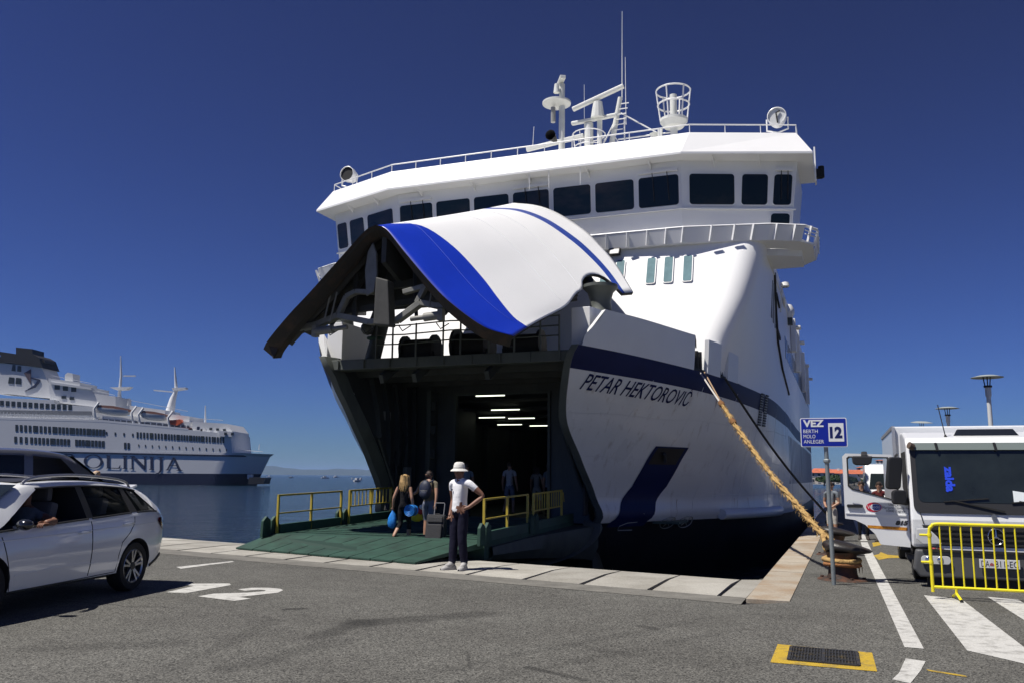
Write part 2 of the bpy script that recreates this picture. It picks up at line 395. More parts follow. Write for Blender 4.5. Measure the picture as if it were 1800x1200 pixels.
# slabs of the front apron: joints run parallel to the ship, outer part dips a little towards the water
apron = struct(MB().poly([ab(70, -EDGE, 0.004), ab(70, -STRIP, 0.004), bb(-2.545, .012, 0.004), bb(-3.19, .012, 0.004)]).build('apron_edge_strip', CONC, fix=False))
jd = dB; skew = jd.dot(dA) / jd.dot(nA)             # joint slant: da per dn
a0 = -0.07
edges = [a0 + 1.10 * k + random.uniform(-.04, .04) for k in range(0, 34)]
for k in range(len(edges) - 1):
    for_rows = []
    for n_, z_, g in ((-STRIP, 0.008, .045), (-1.05, 0.010, .034), (-0.03, -0.03, .012)):
        sh = skew * (n_ + STRIP)
        for_rows.append((ab(edges[k] + g + sh, n_, z_), ab(edges[k + 1] - g + sh, n_, z_)))
    mb = MB(); jz = random.uniform(-.003, .003)
    top = [[p + Vector((0, 0, jz)) for p in r] for r in for_rows]
    for i in range(2): mb.poly([top[i][0], top[i][1], top[i + 1][1], top[i + 1][0]])
    dz = Vector((0, 0, -0.2))
    for i in range(2):
        mb.poly([top[i][0], top[i + 1][0], top[i + 1][0] + dz, top[i][0] + dz]); mb.poly([top[i][1], top[i][1] + dz, top[i + 1][1] + dz, top[i + 1][1]])
    mb.poly([top[2][0], top[2][1], top[2][1] + dz, top[2][0] + dz]); mb.poly([top[0][0], top[0][0] + dz, top[0][1] + dz, top[0][1]])
    mb.build('stone_slab', STONE, apron)
# first slab up to the side coping
mb = MB(); s1 = skew * STRIP
p = [bb(-2.545, 0.012, 0.008), ab(edges[0] - .022, -STRIP, 0.008), ab(edges[0] - .022 + skew * (STRIP - .03), -0.03, -0.03), bb(-0.02, 0.012, -0.01)]
mb.poly(p); mb.poly([p[3], p[2], p[2] + Vector((0, 0, -.2)), p[3] + Vector((0, 0, -.2))]); mb.build('stone_slab', STONE, apron, fix=False)
# side coping: long stones running away from the camera
cop = struct(MB().poly([bb(0, -.05, -0.03), bb(far, -.05, -0.03), bb(far, -BW + .02, -0.03), bb(0, -BW + .02, -0.03)]).build('side_coping', TAR, fix=False))
a = -2.68
while a < 60:
    L_ = random.uniform(1.5, 2.1); z_ = 0.012 + random.uniform(-.002, .002)
    c = [bb(a + .012, 0.0, z_), bb(a + L_ - .012, 0.0, z_), bb(a + L_ - .012, -BW, z_), bb(a + .012, -BW, z_)]
    mb = MB(); mb.poly(c); dz = Vector((0, 0, -.22))
    for i in range(4): mb.poly([c[i], c[(i + 1) % 4], c[(i + 1) % 4] + dz, c[i] + dz])
    mb.build('coping_stone', STONEB, cop, bevel=0.008); a += L_
# rubber fender hanging on the quay corner
fn = thing('quay_fender', 'grey timber-like rubber fender slab on quay side below the stone coping', 'fender', bb(0.9, 0.12, -1.2), math.atan2(dB.y, dB.x))
MB().box((0.9, 0.1, 0.35), (2.2, 0.26, 1.1)).build('fender_block', M('fender_rubber', (0.035, 0.035, 0.035), 0.8, var=0.3, scale=4), fn, bevel=0.05)
MB().box((0.9, 0.24, 0.35), (2.0, 0.03, 0.14)).build('fender_rib', BLACK, fn, bevel=0.01)

# painted markings, 4 mm above the asphalt
PAINT = M('worn_white_road_paint', (0.46, 0.455, 0.43), 0.75, col2=(0.22, 0.215, 0.20), amount=0.60, scale=6, speck=0.2, spscale=60)
YPAINT = M('worn_yellow_road_paint', (0.42, 0.28, 0.02), 0.75, col2=(0.15, 0.12, 0.06), amount=0.60, scale=7, speck=0.25, spscale=60)
def px_mark(name, pts, mat, z=0.004):
    mb = MB(); mb.poly([ground_px(x, y, z) for x, y in pts]); o = mb.build(name, mat, fix=False)
    bm = bmesh.new(); bm.from_mesh(o.data); bmesh.ops.triangulate(bm, faces=bm.faces)
    for f in bm.faces:
        if f.normal.z < 0: f.normal_flip()
    bm.to_mesh(o.data); bm.free(); return struct(o)
def zs(P, x0, y0, s): return [(x0 + x / s, y0 + y / s) for x, y in P]
px_mark('berth_number_marking', zs([(1030, 988), (1150, 994), (1432, 943), (1425, 933), (1165, 935), (1150, 941), (1205, 949)], 0, 760, 3.53), PAINT)
px_mark('berth_number_marking', zs([(1228, 1013), (1455, 1042), (1555, 1027), (1480, 1017), (1640, 1000), (1725, 990), (1757, 975), (1740, 966), (1660, 960), (1560, 960), (1475, 970), (1520, 979), (1600, 972), (1650, 975), (1640, 982), (1540, 990), (1330, 996)], 0, 760, 3.53), PAINT)
px_mark('bay_line_marking', [(310, 995.5), (318, 998.5), (375, 991), (412, 986.5), (408, 985)], PAINT)
px_mark('lane_line_marking', [(1590, 1136), (1624, 1139), (1536, 975), (1525, 952), (1513, 952), (1520, 975)], PAINT)
px_mark('lane_line_marking', [(1525, 950), (1513, 950), (1497, 905), (1502, 905)], PAINT)
px_mark('lane_line_marking', [(1592, 1156), (1627, 1161), (1618, 1178), (1600, 1200), (1568, 1193), (1580, 1182)], PAINT)
px_mark('crossing_stripe_marking', [(1624, 1045), (1690, 1052), (1800, 1136), (1830, 1172), (1700, 1142)], PAINT)
px_mark('crossing_stripe_marking', [(1736, 1048), (1790, 1053), (1900, 1120), (1850, 1120)], PAINT)
px_mark('thin_curb_line_marking', [(1628, 1175), (1632, 1178), (1700, 1189), (1697, 1186)], YPAINT)
px_mark('arrow_marking', [(1535, 975), (1545, 973), (1548, 969), (1560, 974), (1590, 976), (1590, 979), (1560, 980), (1545, 983)], YPAINT)
px_mark('arrow_marking', [(1533, 953), (1548, 951), (1556, 953), (1548, 957), (1535, 960)], YPAINT)
px_mark('manhole_surround_marking', [(1367, 1131), (1533, 1146), (1542, 1179), (1354, 1163)], YPAINT)
gr = thing('drain_grate', 'black cast iron drain grate inside a yellow painted rectangle', 'drain grate', ground_px(1448, 1154))
P4 = [ground_px(x, y, 0.0) - ground_px(1448, 1154) for x, y in ((1391, 1137), (1506, 1147), (1510, 1171), (1386, 1160))]
IRON = M('cast_iron', (0.035, 0.035, 0.036), 0.5, metal=0.3, col2=(0.16, 0.11, 0.02), amount=0.66, scale=9)
mb = MB(); mb.poly([p + Vector((0, 0, 0.0065)) for p in P4]); mb.build('pit_dark_sheet', M('pit_black', (0.008, 0.008, 0.008), 0.9), gr, fix=False)  # flat black sheet painting the darkness beneath the grate
def q4(s, t): return P4[3].lerp(P4[2], s).lerp(P4[0].lerp(P4[1], s), t)
mb = MB()
for a_, b_ in ((0, 1), (1, 2), (2, 3), (3, 0)): mb.bar(P4[a_] + Vector((0, 0, .011)), P4[b_] + Vector((0, 0, .011)), 0.03, 0.012)
mb.bar(q4(0.5, 0) + Vector((0, 0, .011)), q4(0.5, 1) + Vector((0, 0, .011)), 0.03, 0.012)
mb.build('grate_frame', IRON, gr)
for k in range(1, 22):
    if k != 11: MB().bar(q4(k / 22, 0.03) + Vector((0, 0, .0105)), q4(k / 22, 0.97) + Vector((0, 0, .0105)), 0.011, 0.010).build('grate_bar', IRON, gr)
for k in range(1, 4): MB().bar(q4(0.02, k / 4) + Vector((0, 0, .012)), q4(0.98, k / 4) + Vector((0, 0, .012)), 0.012, 0.008).build('grate_bar', IRON, gr)

# distant island on the horizon, low and hazy
HILL = M('maquis_hill', (0.03, 0.045, 0.035), 0.95, var=0.3, scale=0.004)
def ridge(name, D, x0, x1, prof, depth, mat):
    mb = MB(); rows = []; n = 60
    for j in range(9):
        r = []
        for i in range(n + 1):
            t = i / n; px = lerp(x0, x1, t); X = (px - 900) / 1517 * D
            hgt = pw(px, [p[0] for p in prof], [p[1] for p in prof]) * D / 1517
            w = math.sin(PI * j / 8); bumpy = 1 + 0.06 * math.sin(i * 1.9 + j) + 0.05 * math.sin(i * 0.7 + 2 * j)
            r.append((X, D + depth * (j / 8 - .5), max(-3, hgt * w * bumpy + CAMH * w - 2)))
        rows.append(r)
    mb.grid(rows); return struct(mb.build(name, mat, smooth=60))
ridge('island_hills', 7600, 300, 1000, [(300, 0), (395, 6), (440, 13), (480, 15), (515, 10), (560, 9.5), (600, 11), (680, 9), (800, 8), (930, 5), (1000, 0)], 1800, HILL)
# ================================================================== the ferry at the berth
# local frame: x = v (towards the side quay), y = u (towards the stern), z up
FX, FY, FZ = 0.8946, 29.1934, 0.146
ferry = thing('car_ferry', 'white car ferry with raised blue-striped bow visor and green ramp lowered on the quay', 'ferry', (FX, FY, FZ), -PSI)
LV = [(-2.6, [(-3.5, 1.5), (-2.6, 2.0), (-1.4, 2.8), (0.2, 3.9), (2, 5.1), (4.5, 6.4), (9, 7.4)]),
      (0.28, [(-4.5, 3.40), (-3.7, 3.8), (-2.5, 4.45), (-1.0, 5.2), (1.0, 6.2), (3.6, 7.15), (8, 7.75)]),
      (1.0, [(-4.75, 3.36), (-4.0, 3.75), (-2.8, 4.4), (-1.2, 5.3), (0.8, 6.25), (3.5, 7.15), (8, 7.75)]),
      (2.0, [(-5.7, 3.24), (-4.9, 3.7), (-3.6, 4.45), (-1.9, 5.4), (0.4, 6.4), (3.3, 7.2), (7.5, 7.75)]),
      (3.0, [(-6.8, 3.16), (-5.9, 3.7), (-4.5, 4.55), (-2.6, 5.6), (0, 6.6), (3.1, 7.3), (7, 7.75)]),
      (4.2, [(-7.45, 3.45), (-6.4, 4.12), (-4.8, 5.08), (-2.8, 6.0), (-.2, 6.8), (3, 7.42), (7, 7.75)]),
      (4.74, [(-7.6, 3.72), (-6.3, 4.5), (-4.6, 5.35), (-2.6, 6.2), (-.2, 6.9), (3, 7.5), (7, 7.75)]),
      (5.72, [(-7.0, 4.25), (-5.8, 4.9), (-4.2, 5.6), (-2.4, 6.34), (0, 7.0), (3, 7.55), (7, 7.75)])]
STERN = 36.0
def hull_level(zeta):
    for i in range(len(LV) - 1):
        if zeta <= LV[i + 1][0] or i == len(LV) - 2:
            t = (zeta - LV[i][0]) / (LV[i + 1][0] - LV[i][0])
            # cubic blend through the levels
            P = [Vector(LV[max(i - 1, 0)][1][k] + (0,)) for k in range(7)], [Vector(LV[i][1][k] + (0,)) for k in range(7)], [Vector(LV[i + 1][1][k] + (0,)) for k in range(7)], [Vector(LV[min(i + 2, len(LV) - 1)][1][k] + (0,)) for k in range(7)]
            out = []
            for k in range(7):
                p0, p1, p2, p3 = P[0][k], P[1][k], P[2][k], P[3][k]
                m1 = (p2 - p0) * 0.5 * (0.5 if i == 0 else 0.9); m2 = (p3 - p1) * 0.5 * 0.9
                if abs(t) > 1: t = max(0, min(1, t))
                h = (2 * t ** 3 - 3 * t ** 2 + 1) * p1 + (t ** 3 - 2 * t ** 2 + t) * m1 + (-2 * t ** 3 + 3 * t ** 2) * p2 + (t ** 3 - t ** 2) * m2
                out.append(h)
            return out
def hull_curve(zeta, n=7):
    c = spline(hull_level(zeta), n); return [(p.x, p.y) for p in c] + [(14, 7.75), (24, 7.75), (STERN, 7.7)]
def sheer(u, zeta): return zeta - 0.05 * max(0, min(u, 10) + 7.6) * max(0, min(1, (zeta - 0.3) / 4.0))
def hull_v(u, z):
    """half-breadth of the hull at (u, z)"""
    zeta = z
    for _ in range(6): zeta = min(5.72, z + (zeta - sheer(u, zeta)))
    c = hull_curve(zeta, 14); return pw(u, [p[0] for p in c], [p[1] for p in c])
def hull_pts(zeta, side, n=7): return [(side * v, u, sheer(u, zeta)) for u, v in hull_curve(zeta, n)]
zet = [-2.6, -1.6, -.8, -0.2, 0.28] + [0.28 + 0.14 * k for k in range(1, 28)] + [4.2, 4.38, 4.56, 4.74]
HULLW = M('hull_white_paint', (0.68, 0.69, 0.69), 0.34, var=0.05, scale=0.7, stretch=(1, 1, 0.2), bump=0.30, bscale=0.9, rvar=0.10, coat=0.15)
def weather(m, streak=(0.30, 0.22, 0.14), amt=.30, zs=.07, thr=.60):
    nt = m.node_tree; n = nt.nodes; l = nt.links; b = n['Principled BSDF']; old = b.inputs['Base Color'].links[0].from_socket
    tc = n.new('ShaderNodeTexCoord'); mp = n.new('ShaderNodeMapping'); mp.inputs['Scale'].default_value = (2.2, 2.2, zs); l.new(tc.outputs['Object'], mp.inputs[0])
    t = n.new('ShaderNodeTexNoise'); t.inputs['Scale'].default_value = 2.0; t.inputs['Detail'].default_value = 6; t.inputs['Roughness'].default_value = .65; l.new(mp.outputs[0], t.inputs['Vector'])
    r = n.new('ShaderNodeMapRange'); r.inputs['From Min'].default_value = thr; r.inputs['From Max'].default_value = thr + .16; r.inputs['To Max'].default_value = amt; l.new(t.outputs['Fac'], r.inputs[0])
    mx = n.new('ShaderNodeMix'); mx.data_type = 'RGBA'; l.new(r.outputs[0], mx.inputs[0]); l.new(old, mx.inputs[6]); mx.inputs[7].default_value = (*streak, 1)
    # scuffs: horizontal rubs, greyish
    mp2 = n.new('ShaderNodeMapping'); mp2.inputs['Scale'].default_value = (.5, .5, 3.0); mp2.inputs['Rotation'].default_value = (.25, .1, 0); l.new(tc.outputs['Object'], mp2.inputs[0])
    t2 = n.new('ShaderNodeTexNoise'); t2.inputs['Scale'].default_value = 1.6; t2.inputs['Detail'].default_value = 7; t2.inputs['Roughness'].default_value = .7; l.new(mp2.outputs[0], t2.inputs['Vector'])
    r2 = n.new('ShaderNodeMapRange'); r2.inputs['From Min'].default_value = .60; r2.inputs['From Max'].default_value = .74; r2.inputs['To Max'].default_value = .26; l.new(t2.outputs['Fac'], r2.inputs[0])
    m3 = n.new('ShaderNodeMix'); m3.data_type = 'RGBA'; l.new(r2.outputs[0], m3.inputs[0]); l.new(mx.outputs[2], m3.inputs[6]); m3.inputs[7].default_value = (.42, .43, .44, 1)
    l.new(m3.outputs[2], b.inputs['Base Color'])
weather(HULLW, (0.24, 0.18, 0.12), amt=.40, thr=.57)
BOOT = M('boot_top_black', (0.012, 0.013, 0.018), 0.5, var=0.3, scale=1.0)
hull = None
for side in (1, -1):
    mb = MB(); rows = [hull_pts(z, side, 14) for z in zet]
    for i in range(len(rows) - 1):
        mb.m = 1 if zet[i + 1] <= 0.281 else (2 if zet[i] >= 4.19 else 0)
        mb.grid([rows[i], rows[i + 1]], flip=(side < 0))
    o = mb.build('hull', [HULLW, BOOT, NAVY], ferry, smooth=35, weld=True)
    if side == 1: hull = o
# transom
mb = MB(); mb.poly([(-7.7, STERN, -2.6), (7.7, STERN, -2.6), (7.7, STERN, 8.6), (-7.7, STERN, 8.6)]); mb.build('transom', HULLW, ferry, fix=False)
# bulwark round the foredeck, with fairlead gaps
BULK = M('bulwark_paint', (0.66, 0.67, 0.67), 0.35, var=0.04, scale=0.8, bump=0.1, bscale=0.9)
def bulwark(side, u0, u1):
    def row(z, inset, n=24):
        c = hull_curve(z, 14); st = c[0][0]; a_ = max(st, u0)
        return [(side * (pw(u, [p[0] for p in c], [p[1] for p in c]) - inset), u + (inset * .8 if u == a_ and u0 < -7 else 0), sheer(u, z)) for u in [lerp(a_, u1, k / n) for k in range(n + 1)]]
    mb = MB(); O = [row(z, 0) for z in (4.74, 4.98, 5.22, 5.46, 5.72)]; I = [row(z, .12) for z in (4.74, 5.2, 5.72)]
    mb.grid(O); mb.grid(I); mb.grid([O[-1], I[-1]])
    for e in (0, -1): mb.poly([O[0][e], O[2][e], O[-1][e], I[-1][e], I[1][e], I[0][e]])
    return mb.build('bulwark', BULK, ferry, smooth=40)
for side in (1, -1):
    for u0, u1 in ((-7.5, -3.45), (-2.75, -2.0), (-1.5, -.75)): bulwark(side, u0, u1)
    for u0, u1 in ((-3.45, -2.75), (-2.0, -1.5)):       # roller fairleads in the gaps
        mb = MB()
        for k in range(4):
            u = lerp(u0 + .08, u1 - .08, k / 3); v = side * (hull_v(u, 4.5) - 0.18); z0 = sheer(u, 4.74)
            mb.cyl((v, u, z0 - .05), (v, u, z0 + .62), 0.07, n=10)
        um = (u0 + u1) / 2; v = side * (hull_v(um, 4.5) - .15)
        mb.bar((side * (hull_v(u0, 4.5) - .2), u0, sheer(u0, 4.78)), (side * (hull_v(u1, 4.5) - .2), u1, sheer(u1, 4.78)), 0.3, 0.1)
        mb.build('fairlead', DARKSTEEL, ferry, smooth=40)
        mb = MB(); zt = sheer(um, 5.45)
        mb.tube([(v, um - .16, zt), (v, um - .13, zt + .22), (v, um, zt + .34), (v, um + .13, zt + .22), (v, um + .16, zt)], 0.018, 6)
        mb.build('eye_ring', DARKSTEEL, ferry, smooth=60)
# rim of the bow opening
for side in (1, -1):
    mb = MB(); rows = [[], [], [], []]
    for z in [0.28 + (4.74 - 0.28) * k / 24 for k in range(25)]:
        c = hull_curve(z)[0]; u, v = c; zz = sheer(u, z)
        rows[0].append((side * v, u, zz)); rows[1].append((side * (v + .01), u - .07, zz)); rows[2].append((side * (v - .17), u - .05, zz)); rows[3].append((side * (v - .32), u + .35, zz))
    mb.grid(rows); mb.build('opening_rim', STEELGREY, ferry, smooth=50)
# walls, lintel and deck of the bow recess
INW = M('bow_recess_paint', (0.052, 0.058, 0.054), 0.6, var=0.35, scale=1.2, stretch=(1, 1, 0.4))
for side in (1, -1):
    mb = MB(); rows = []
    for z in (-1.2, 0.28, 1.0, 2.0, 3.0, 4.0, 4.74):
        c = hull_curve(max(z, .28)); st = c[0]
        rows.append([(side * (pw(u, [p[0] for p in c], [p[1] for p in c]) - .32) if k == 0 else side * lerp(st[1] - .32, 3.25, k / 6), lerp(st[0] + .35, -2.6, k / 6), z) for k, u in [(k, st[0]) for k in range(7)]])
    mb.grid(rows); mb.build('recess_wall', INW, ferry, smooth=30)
    for k in range(5):                                   # side frames
        u = lerp(-5.8, -3.0, k / 4); mb = MB(); pts = []
        for z in (0.35, 1, 1.8, 2.6, 3.4, 4.3):
            st = hull_curve(z)[0]; t = max(0, (u - st[0] - .35) / (-2.6 - st[0] - .35)); pts.append((side * (lerp(st[1] - .32, 3.25, t) - .07), max(u, st[0] + .4), z))
        for a_, b_ in zip(pts, pts[1:]): mb.bar(a_, b_, 0.06, 0.16)
        mb.build('side_frame', INW, ferry)
mb = MB(); mb.box((0, -7.25, 4.50), (7.1, 0.5, 0.28)); mb.build('opening_lintel', STEELGREY, ferry, bevel=0.02)
mb = MB(); mb.box((0, -4.6, 4.60), (7.2, 5.4, 0.07)); mb.build('foredeck_front', INW, ferry)
for k in range(9):
    MB().box((-3.2 + 0.8 * k, -7.52, 4.50), (0.05, 0.06, 0.24)).build('lintel_bracket', STEELGREY, ferry)
for k in range(4): MB().box((0, -6.4 + 1.35 * k, 4.42), (6.6, 0.12, 0.3)).build('deck_beam', INW, ferry)
for x_ in (-1.9, -0.9, 1.2):
    MB().box((x_, -7.0, 4.3), (0.12, 0.9, 0.24), (0.5, 0, 0)).build('locking_bracket', INW, ferry)
# inner bulkhead with the car-deck doorway
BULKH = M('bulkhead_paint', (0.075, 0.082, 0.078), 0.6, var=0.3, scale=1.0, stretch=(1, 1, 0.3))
ub = -2.6
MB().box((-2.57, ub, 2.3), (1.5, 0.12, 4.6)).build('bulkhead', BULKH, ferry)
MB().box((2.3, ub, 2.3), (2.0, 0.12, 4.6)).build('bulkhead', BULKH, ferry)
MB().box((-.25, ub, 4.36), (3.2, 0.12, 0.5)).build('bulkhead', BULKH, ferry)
mb = MB(); mb.bar((-1.85, ub - .09, 0.2), (-1.85, ub - .09, 4.06), .1, .08); mb.bar((1.32, ub - .09, 0.2), (1.32, ub - .09, 4.06), .1, .08); mb.bar((-1.9, ub - .09, 4.1), (1.37, ub - .09, 4.1), .1, .08)
mb.build('doorway_frame', STEELGREY, ferry)
MB().box((-2.55, ub - .35, 2.2), (0.16, 0.5, 4.0)).build('door_leaf', STEELGREY, ferry, bevel=0.02)
for k in range(5): MB().box((-2.42, ub - .5, 0.7 + .75 * k), (0.2, 0.12, 0.28)).build('door_hinge', INW, ferry, bevel=0.02)
for x_, u_, z_, d in ((3.0, -4.0, 2.9, (0.18, .3, .5)), (2.95, -3.2, 1.6, (0.2, .35, .6)), (-3.05, -3.6, 1.5, (.18, .3, .55)), (-3.1, -5.0, 3.2, (.2, .4, .4)), (3.0, -2.2, 1.0, (.3, .3, .9)), (-3.0, -2.2, 3.6, (.2, .3, .3))):
    MB().box((x_, u_, z_), d).build('control_box', M('pale_grey_paint', (0.25, 0.26, 0.25), 0.5, var=0.1), ferry, bevel=0.02)
for side in (1, -1):
    for k in range(3):
        mb = MB(); mb.tube([(side * 3.05, -4.9 + k * .12, 0.5), (side * 3.0, -4.6 + k * .3, 1.7), (side * 3.02, -4.2 + k * .25, 2.8), (side * 3.1, -4.5 + k * .1, 4.2)], 0.035, 6); mb.build('hydraulic_hose', DARKSTEEL, ferry, smooth=60)
# car deck behind it
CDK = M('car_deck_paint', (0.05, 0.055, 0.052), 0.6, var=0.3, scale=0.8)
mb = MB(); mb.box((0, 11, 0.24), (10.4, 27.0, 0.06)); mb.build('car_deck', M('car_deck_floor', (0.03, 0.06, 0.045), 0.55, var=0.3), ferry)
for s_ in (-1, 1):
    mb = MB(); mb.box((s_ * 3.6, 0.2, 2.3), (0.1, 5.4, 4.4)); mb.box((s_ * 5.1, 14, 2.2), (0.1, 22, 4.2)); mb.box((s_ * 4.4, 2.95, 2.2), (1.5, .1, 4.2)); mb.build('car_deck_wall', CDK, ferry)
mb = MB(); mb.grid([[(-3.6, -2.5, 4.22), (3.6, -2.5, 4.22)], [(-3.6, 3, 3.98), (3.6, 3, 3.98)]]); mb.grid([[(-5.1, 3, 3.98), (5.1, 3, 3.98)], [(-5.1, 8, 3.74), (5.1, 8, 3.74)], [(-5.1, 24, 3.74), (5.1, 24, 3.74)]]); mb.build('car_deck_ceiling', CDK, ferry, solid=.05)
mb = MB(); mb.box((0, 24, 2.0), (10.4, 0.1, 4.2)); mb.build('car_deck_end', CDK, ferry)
def ceil_z(u): return pw(u, [-2.5, 8], [4.22, 3.74])
for k in range(10): MB().box((0, -.6 + 2.3 * k, ceil_z(-.6 + 2.3 * k) - .05), (7.0, 0.14, 0.12)).build('deck_beam', CDK, ferry)
for s_ in (-1, 1):
    for k in range(6): MB().box((s_ * 4.95, 4.2 + 3.2 * k, 2.0), (0.2, 0.16, 3.6)).build('wall_frame', CDK, ferry)
TUBE = M('fluorescent_tube', (0.9, 0.9, 0.85), 0.4, emit=(0.92, 1.0, 0.78), estr=1.7)
for (px_, pu, sz) in ((-0.85, -2.2, 1.0), (-1.73, 1.4, 1.1), (-3.2, 3.7, 1.1), (-2.1, 4.1, 1.1), (-3.45, 6.3, 1.1), (-2.2, 6.9, 1.1), (-3.0, 12, 1.2), (-.6, 12, 1.2), (1.6, 16, 1.2)):
    z_ = ceil_z(pu) - .12
    f = MB().box((px_, pu, z_ + .04), (sz + .06, 0.14, 0.05)).build('ceiling_lamp', CDK, ferry)
    MB().cyl((px_ - sz / 2, pu, z_), (px_ + sz / 2, pu, z_), 0.022, n=8).build('lamp_tube', TUBE, f)
# anchor pocket and draught marks on the bow
def on_hull(u, z, off=0.02, side=1): return Vector((side * (hull_v(u, z) + off), u, z))
mb = MB(); rows = []
for k in range(21):
    t = k / 20; z = lerp(2.40, 0.16, t); ua = pw(t, [0, .5, 1], [-3.6, -3.62, -4.25]); ub_ = pw(t, [0, .5, 1], [-2.35, -2.35, -2.85])
    rows.append([on_hull(lerp(ua, ub_, j / 12), z, 0.02) for j in range(13)])
mb.grid(rows); mb.build('anchor_reflection_band', NAVY, ferry, smooth=60)  # navy sheet painting the blue reflection below the anchor pocket
mb = MB(); rows = []
for z, off in ((2.40, 0.02), (2.40, -0.35), (1.98, -.35), (1.85, 0.02)):
    rows.append([on_hull(lerp(-4.0 - (2.4 - z) * .42, -3.15 - (2.4 - z) * .42, j / 4), z, off + .002) for j in range(5)])
apm = M('anchor_pocket', (0.01, 0.01, 0.012), 0.8)
mb = MB(); mb.grid([[on_hull(lerp(-3.5, -2.5, j / 8), z, .035) for j in range(9)] for z in (2.36, 2.28, 2.2, 2.12, 2.05, 1.97, 1.9)]); pk = mb.build('anchor_pocket', M('pocket_brown', (0.02, 0.016, 0.012), .8), ferry)
c0 = on_hull(-3.1, 2.13, .06)
mb = MB(); mb.ball(c0, 0.11, 8, (0.4, 1, .6)); mb.ball(c0 + Vector((0, -.14, .05)), .07, 8); mb.ball(c0 + Vector((0, .12, .08)), .07, 8); mb.bar(c0 + Vector((0, 0, -.18)), c0 + Vector((0, 0, .2)), .07); mb.build('anchor', BLACK, pk, smooth=60)
MARK = M('faded_white_mark', (0.34, 0.35, 0.35), 0.6, var=0.2)
def hull_line(name, P, r=0.02, closed=False):
    mb = MB(); mb.tube([on_hull(u, z, .012) for u, z in P], r, 6, closed=closed); return mb.build(name, MARK, ferry, smooth=60)
hull_line('bulb_mark', [(-3.1, 0.52), (-3.15, 0.28), (-3.5, 0.26), (-3.75, 0.18), (-3.72, 0.06), (-3.2, 0.05)], .016)
for uc in (-1.9, -1.12):
    hull_line('thruster_mark', [(uc + .30 * math.cos(t) , 0.22 + .17 * math.sin(t)) for t in [2 * PI * k / 16 for k in range(16)]], .014, True)
    hull_line('thruster_mark', [(uc - .12, .12), (uc + .12, .32)], .012); hull_line('thruster_mark', [(uc - .12, .32), (uc + .12, .12)], .012)
# belting (half-round rubbing strake) low on the shoulder
mb = MB(); mb.tube([on_hull(u, 0.42, .10) for u in [lerp(.2, 4.7, k / 10) for k in range(11)]], 0.17, 10); mb.build('rubbing_strake', BULK, ferry, smooth=50)
# weld seams
SEAM = M('weld_seam', (0.62, 0.63, 0.63), 0.35)
for z in (3.15, 2.05, 1.0):
    mb = MB(); mb.tube([on_hull(u, z + .02 * math.sin(u * 2), 0.0) for u in [lerp(hull_curve(z)[0][0] + .05, 9, k / 30) for k in range(31)]], 0.008, 4); mb.build('weld_seam', SEAM, ferry)
for u0 in (-5.2, -3.1, -.9, 1.4, 3.8, 6.4, 9.2):
    mb = MB(); mb.tube([on_hull(u0 + .12 * (z - 2), z, 0.0) for z in [lerp(.35, 4.1, k / 14) for k in range(15)] if u0 + .12 * (z - 2) > hull_curve(z)[0][0] + .1], 0.006, 4); mb.build('weld_seam', SEAM, ferry)
# louvre vents on the shoulder
for uc in (1.65, 2.2):
    v_ = MB().grid([[on_hull(uc + du, z, .012) for du in (-.17, .17)] for z in (4.32, 3.9, 3.55, 3.25)]).build('vent_panel', M('vent_grey', (0.30, 0.32, 0.33), 0.5), ferry)
    for k in range(13):
        z = lerp(3.28, 4.28, k / 12); mb = MB(); mb.bar(on_hull(uc - .15, z, .02), on_hull(uc + .15, z, .02), .035, .045); mb.build('louvre', M('vent_dark', (0.02, 0.02, 0.022), .6), v_)
# ship's name painted on the bow
def hull_text(body, u0, z0, length, h, mat, slope):
    me = text_mesh(body, 1.0, shear=0.22, bold=0.008)
    xs = [v.co.x for v in me.vertices]; x0, x1 = min(xs), max(xs); capH = 0.72
    # arc length along the hull
    tab = [(u0, 0.0)]; u = u0
    while tab[-1][1] < length + .2:
        u2 = u + 0.05; tab.append((u2, tab[-1][1] + math.hypot(.05, hull_v(u2, z0) - hull_v(u, z0)))); u = u2
    bm = bmesh.new(); bm.from_mesh(me); bmesh.ops.triangulate(bm, faces=bm.faces); bmesh.ops.subdivide_edges(bm, edges=[e for e in bm.edges if e.calc_length() > .25], cuts=1); bm.to_mesh(me); bm.free()
    for v in me.vertices:
        s = (v.co.x - x0) / (x1 - x0) * length; u = pw(s, [t[1] for t in tab], [t[0] for t in tab]); z = z0 + v.co.y / capH * h + slope * s
        v.co = on_hull(u, z, 0.014)
    return add('ship_name', me, mat, ferry)
hull_text('PETAR HEKTOROVIĆ', -6.95, 3.72, 4.28, 0.40, NAVY, -0.047)

# rust weeping from the fairleads and the anchor pocket
RW = M('rust_weep', (0.20, 0.10, 0.045), .8, var=.4, scale=6)
rr_ = random.Random(5)
for k in range(18):
    u = rr_.choice((rr_.uniform(-3.4, -2.8), rr_.uniform(-2.0, -1.5), rr_.uniform(1.5, 2.4), rr_.uniform(-5.5, 4))); z0 = sheer(u, 4.18) if k % 3 else .9
    L_ = rr_.uniform(.15, .7); mb = MB(); mb.grid([[on_hull(u + dw * (1 - t) + .02 * math.sin(t * 5 + k), z0 - L_ * t, .006) for dw in (-.009, .009)] for t in [q / 8 for q in range(9)]]); mb.build('rust_streak', RW, ferry, fix=False)
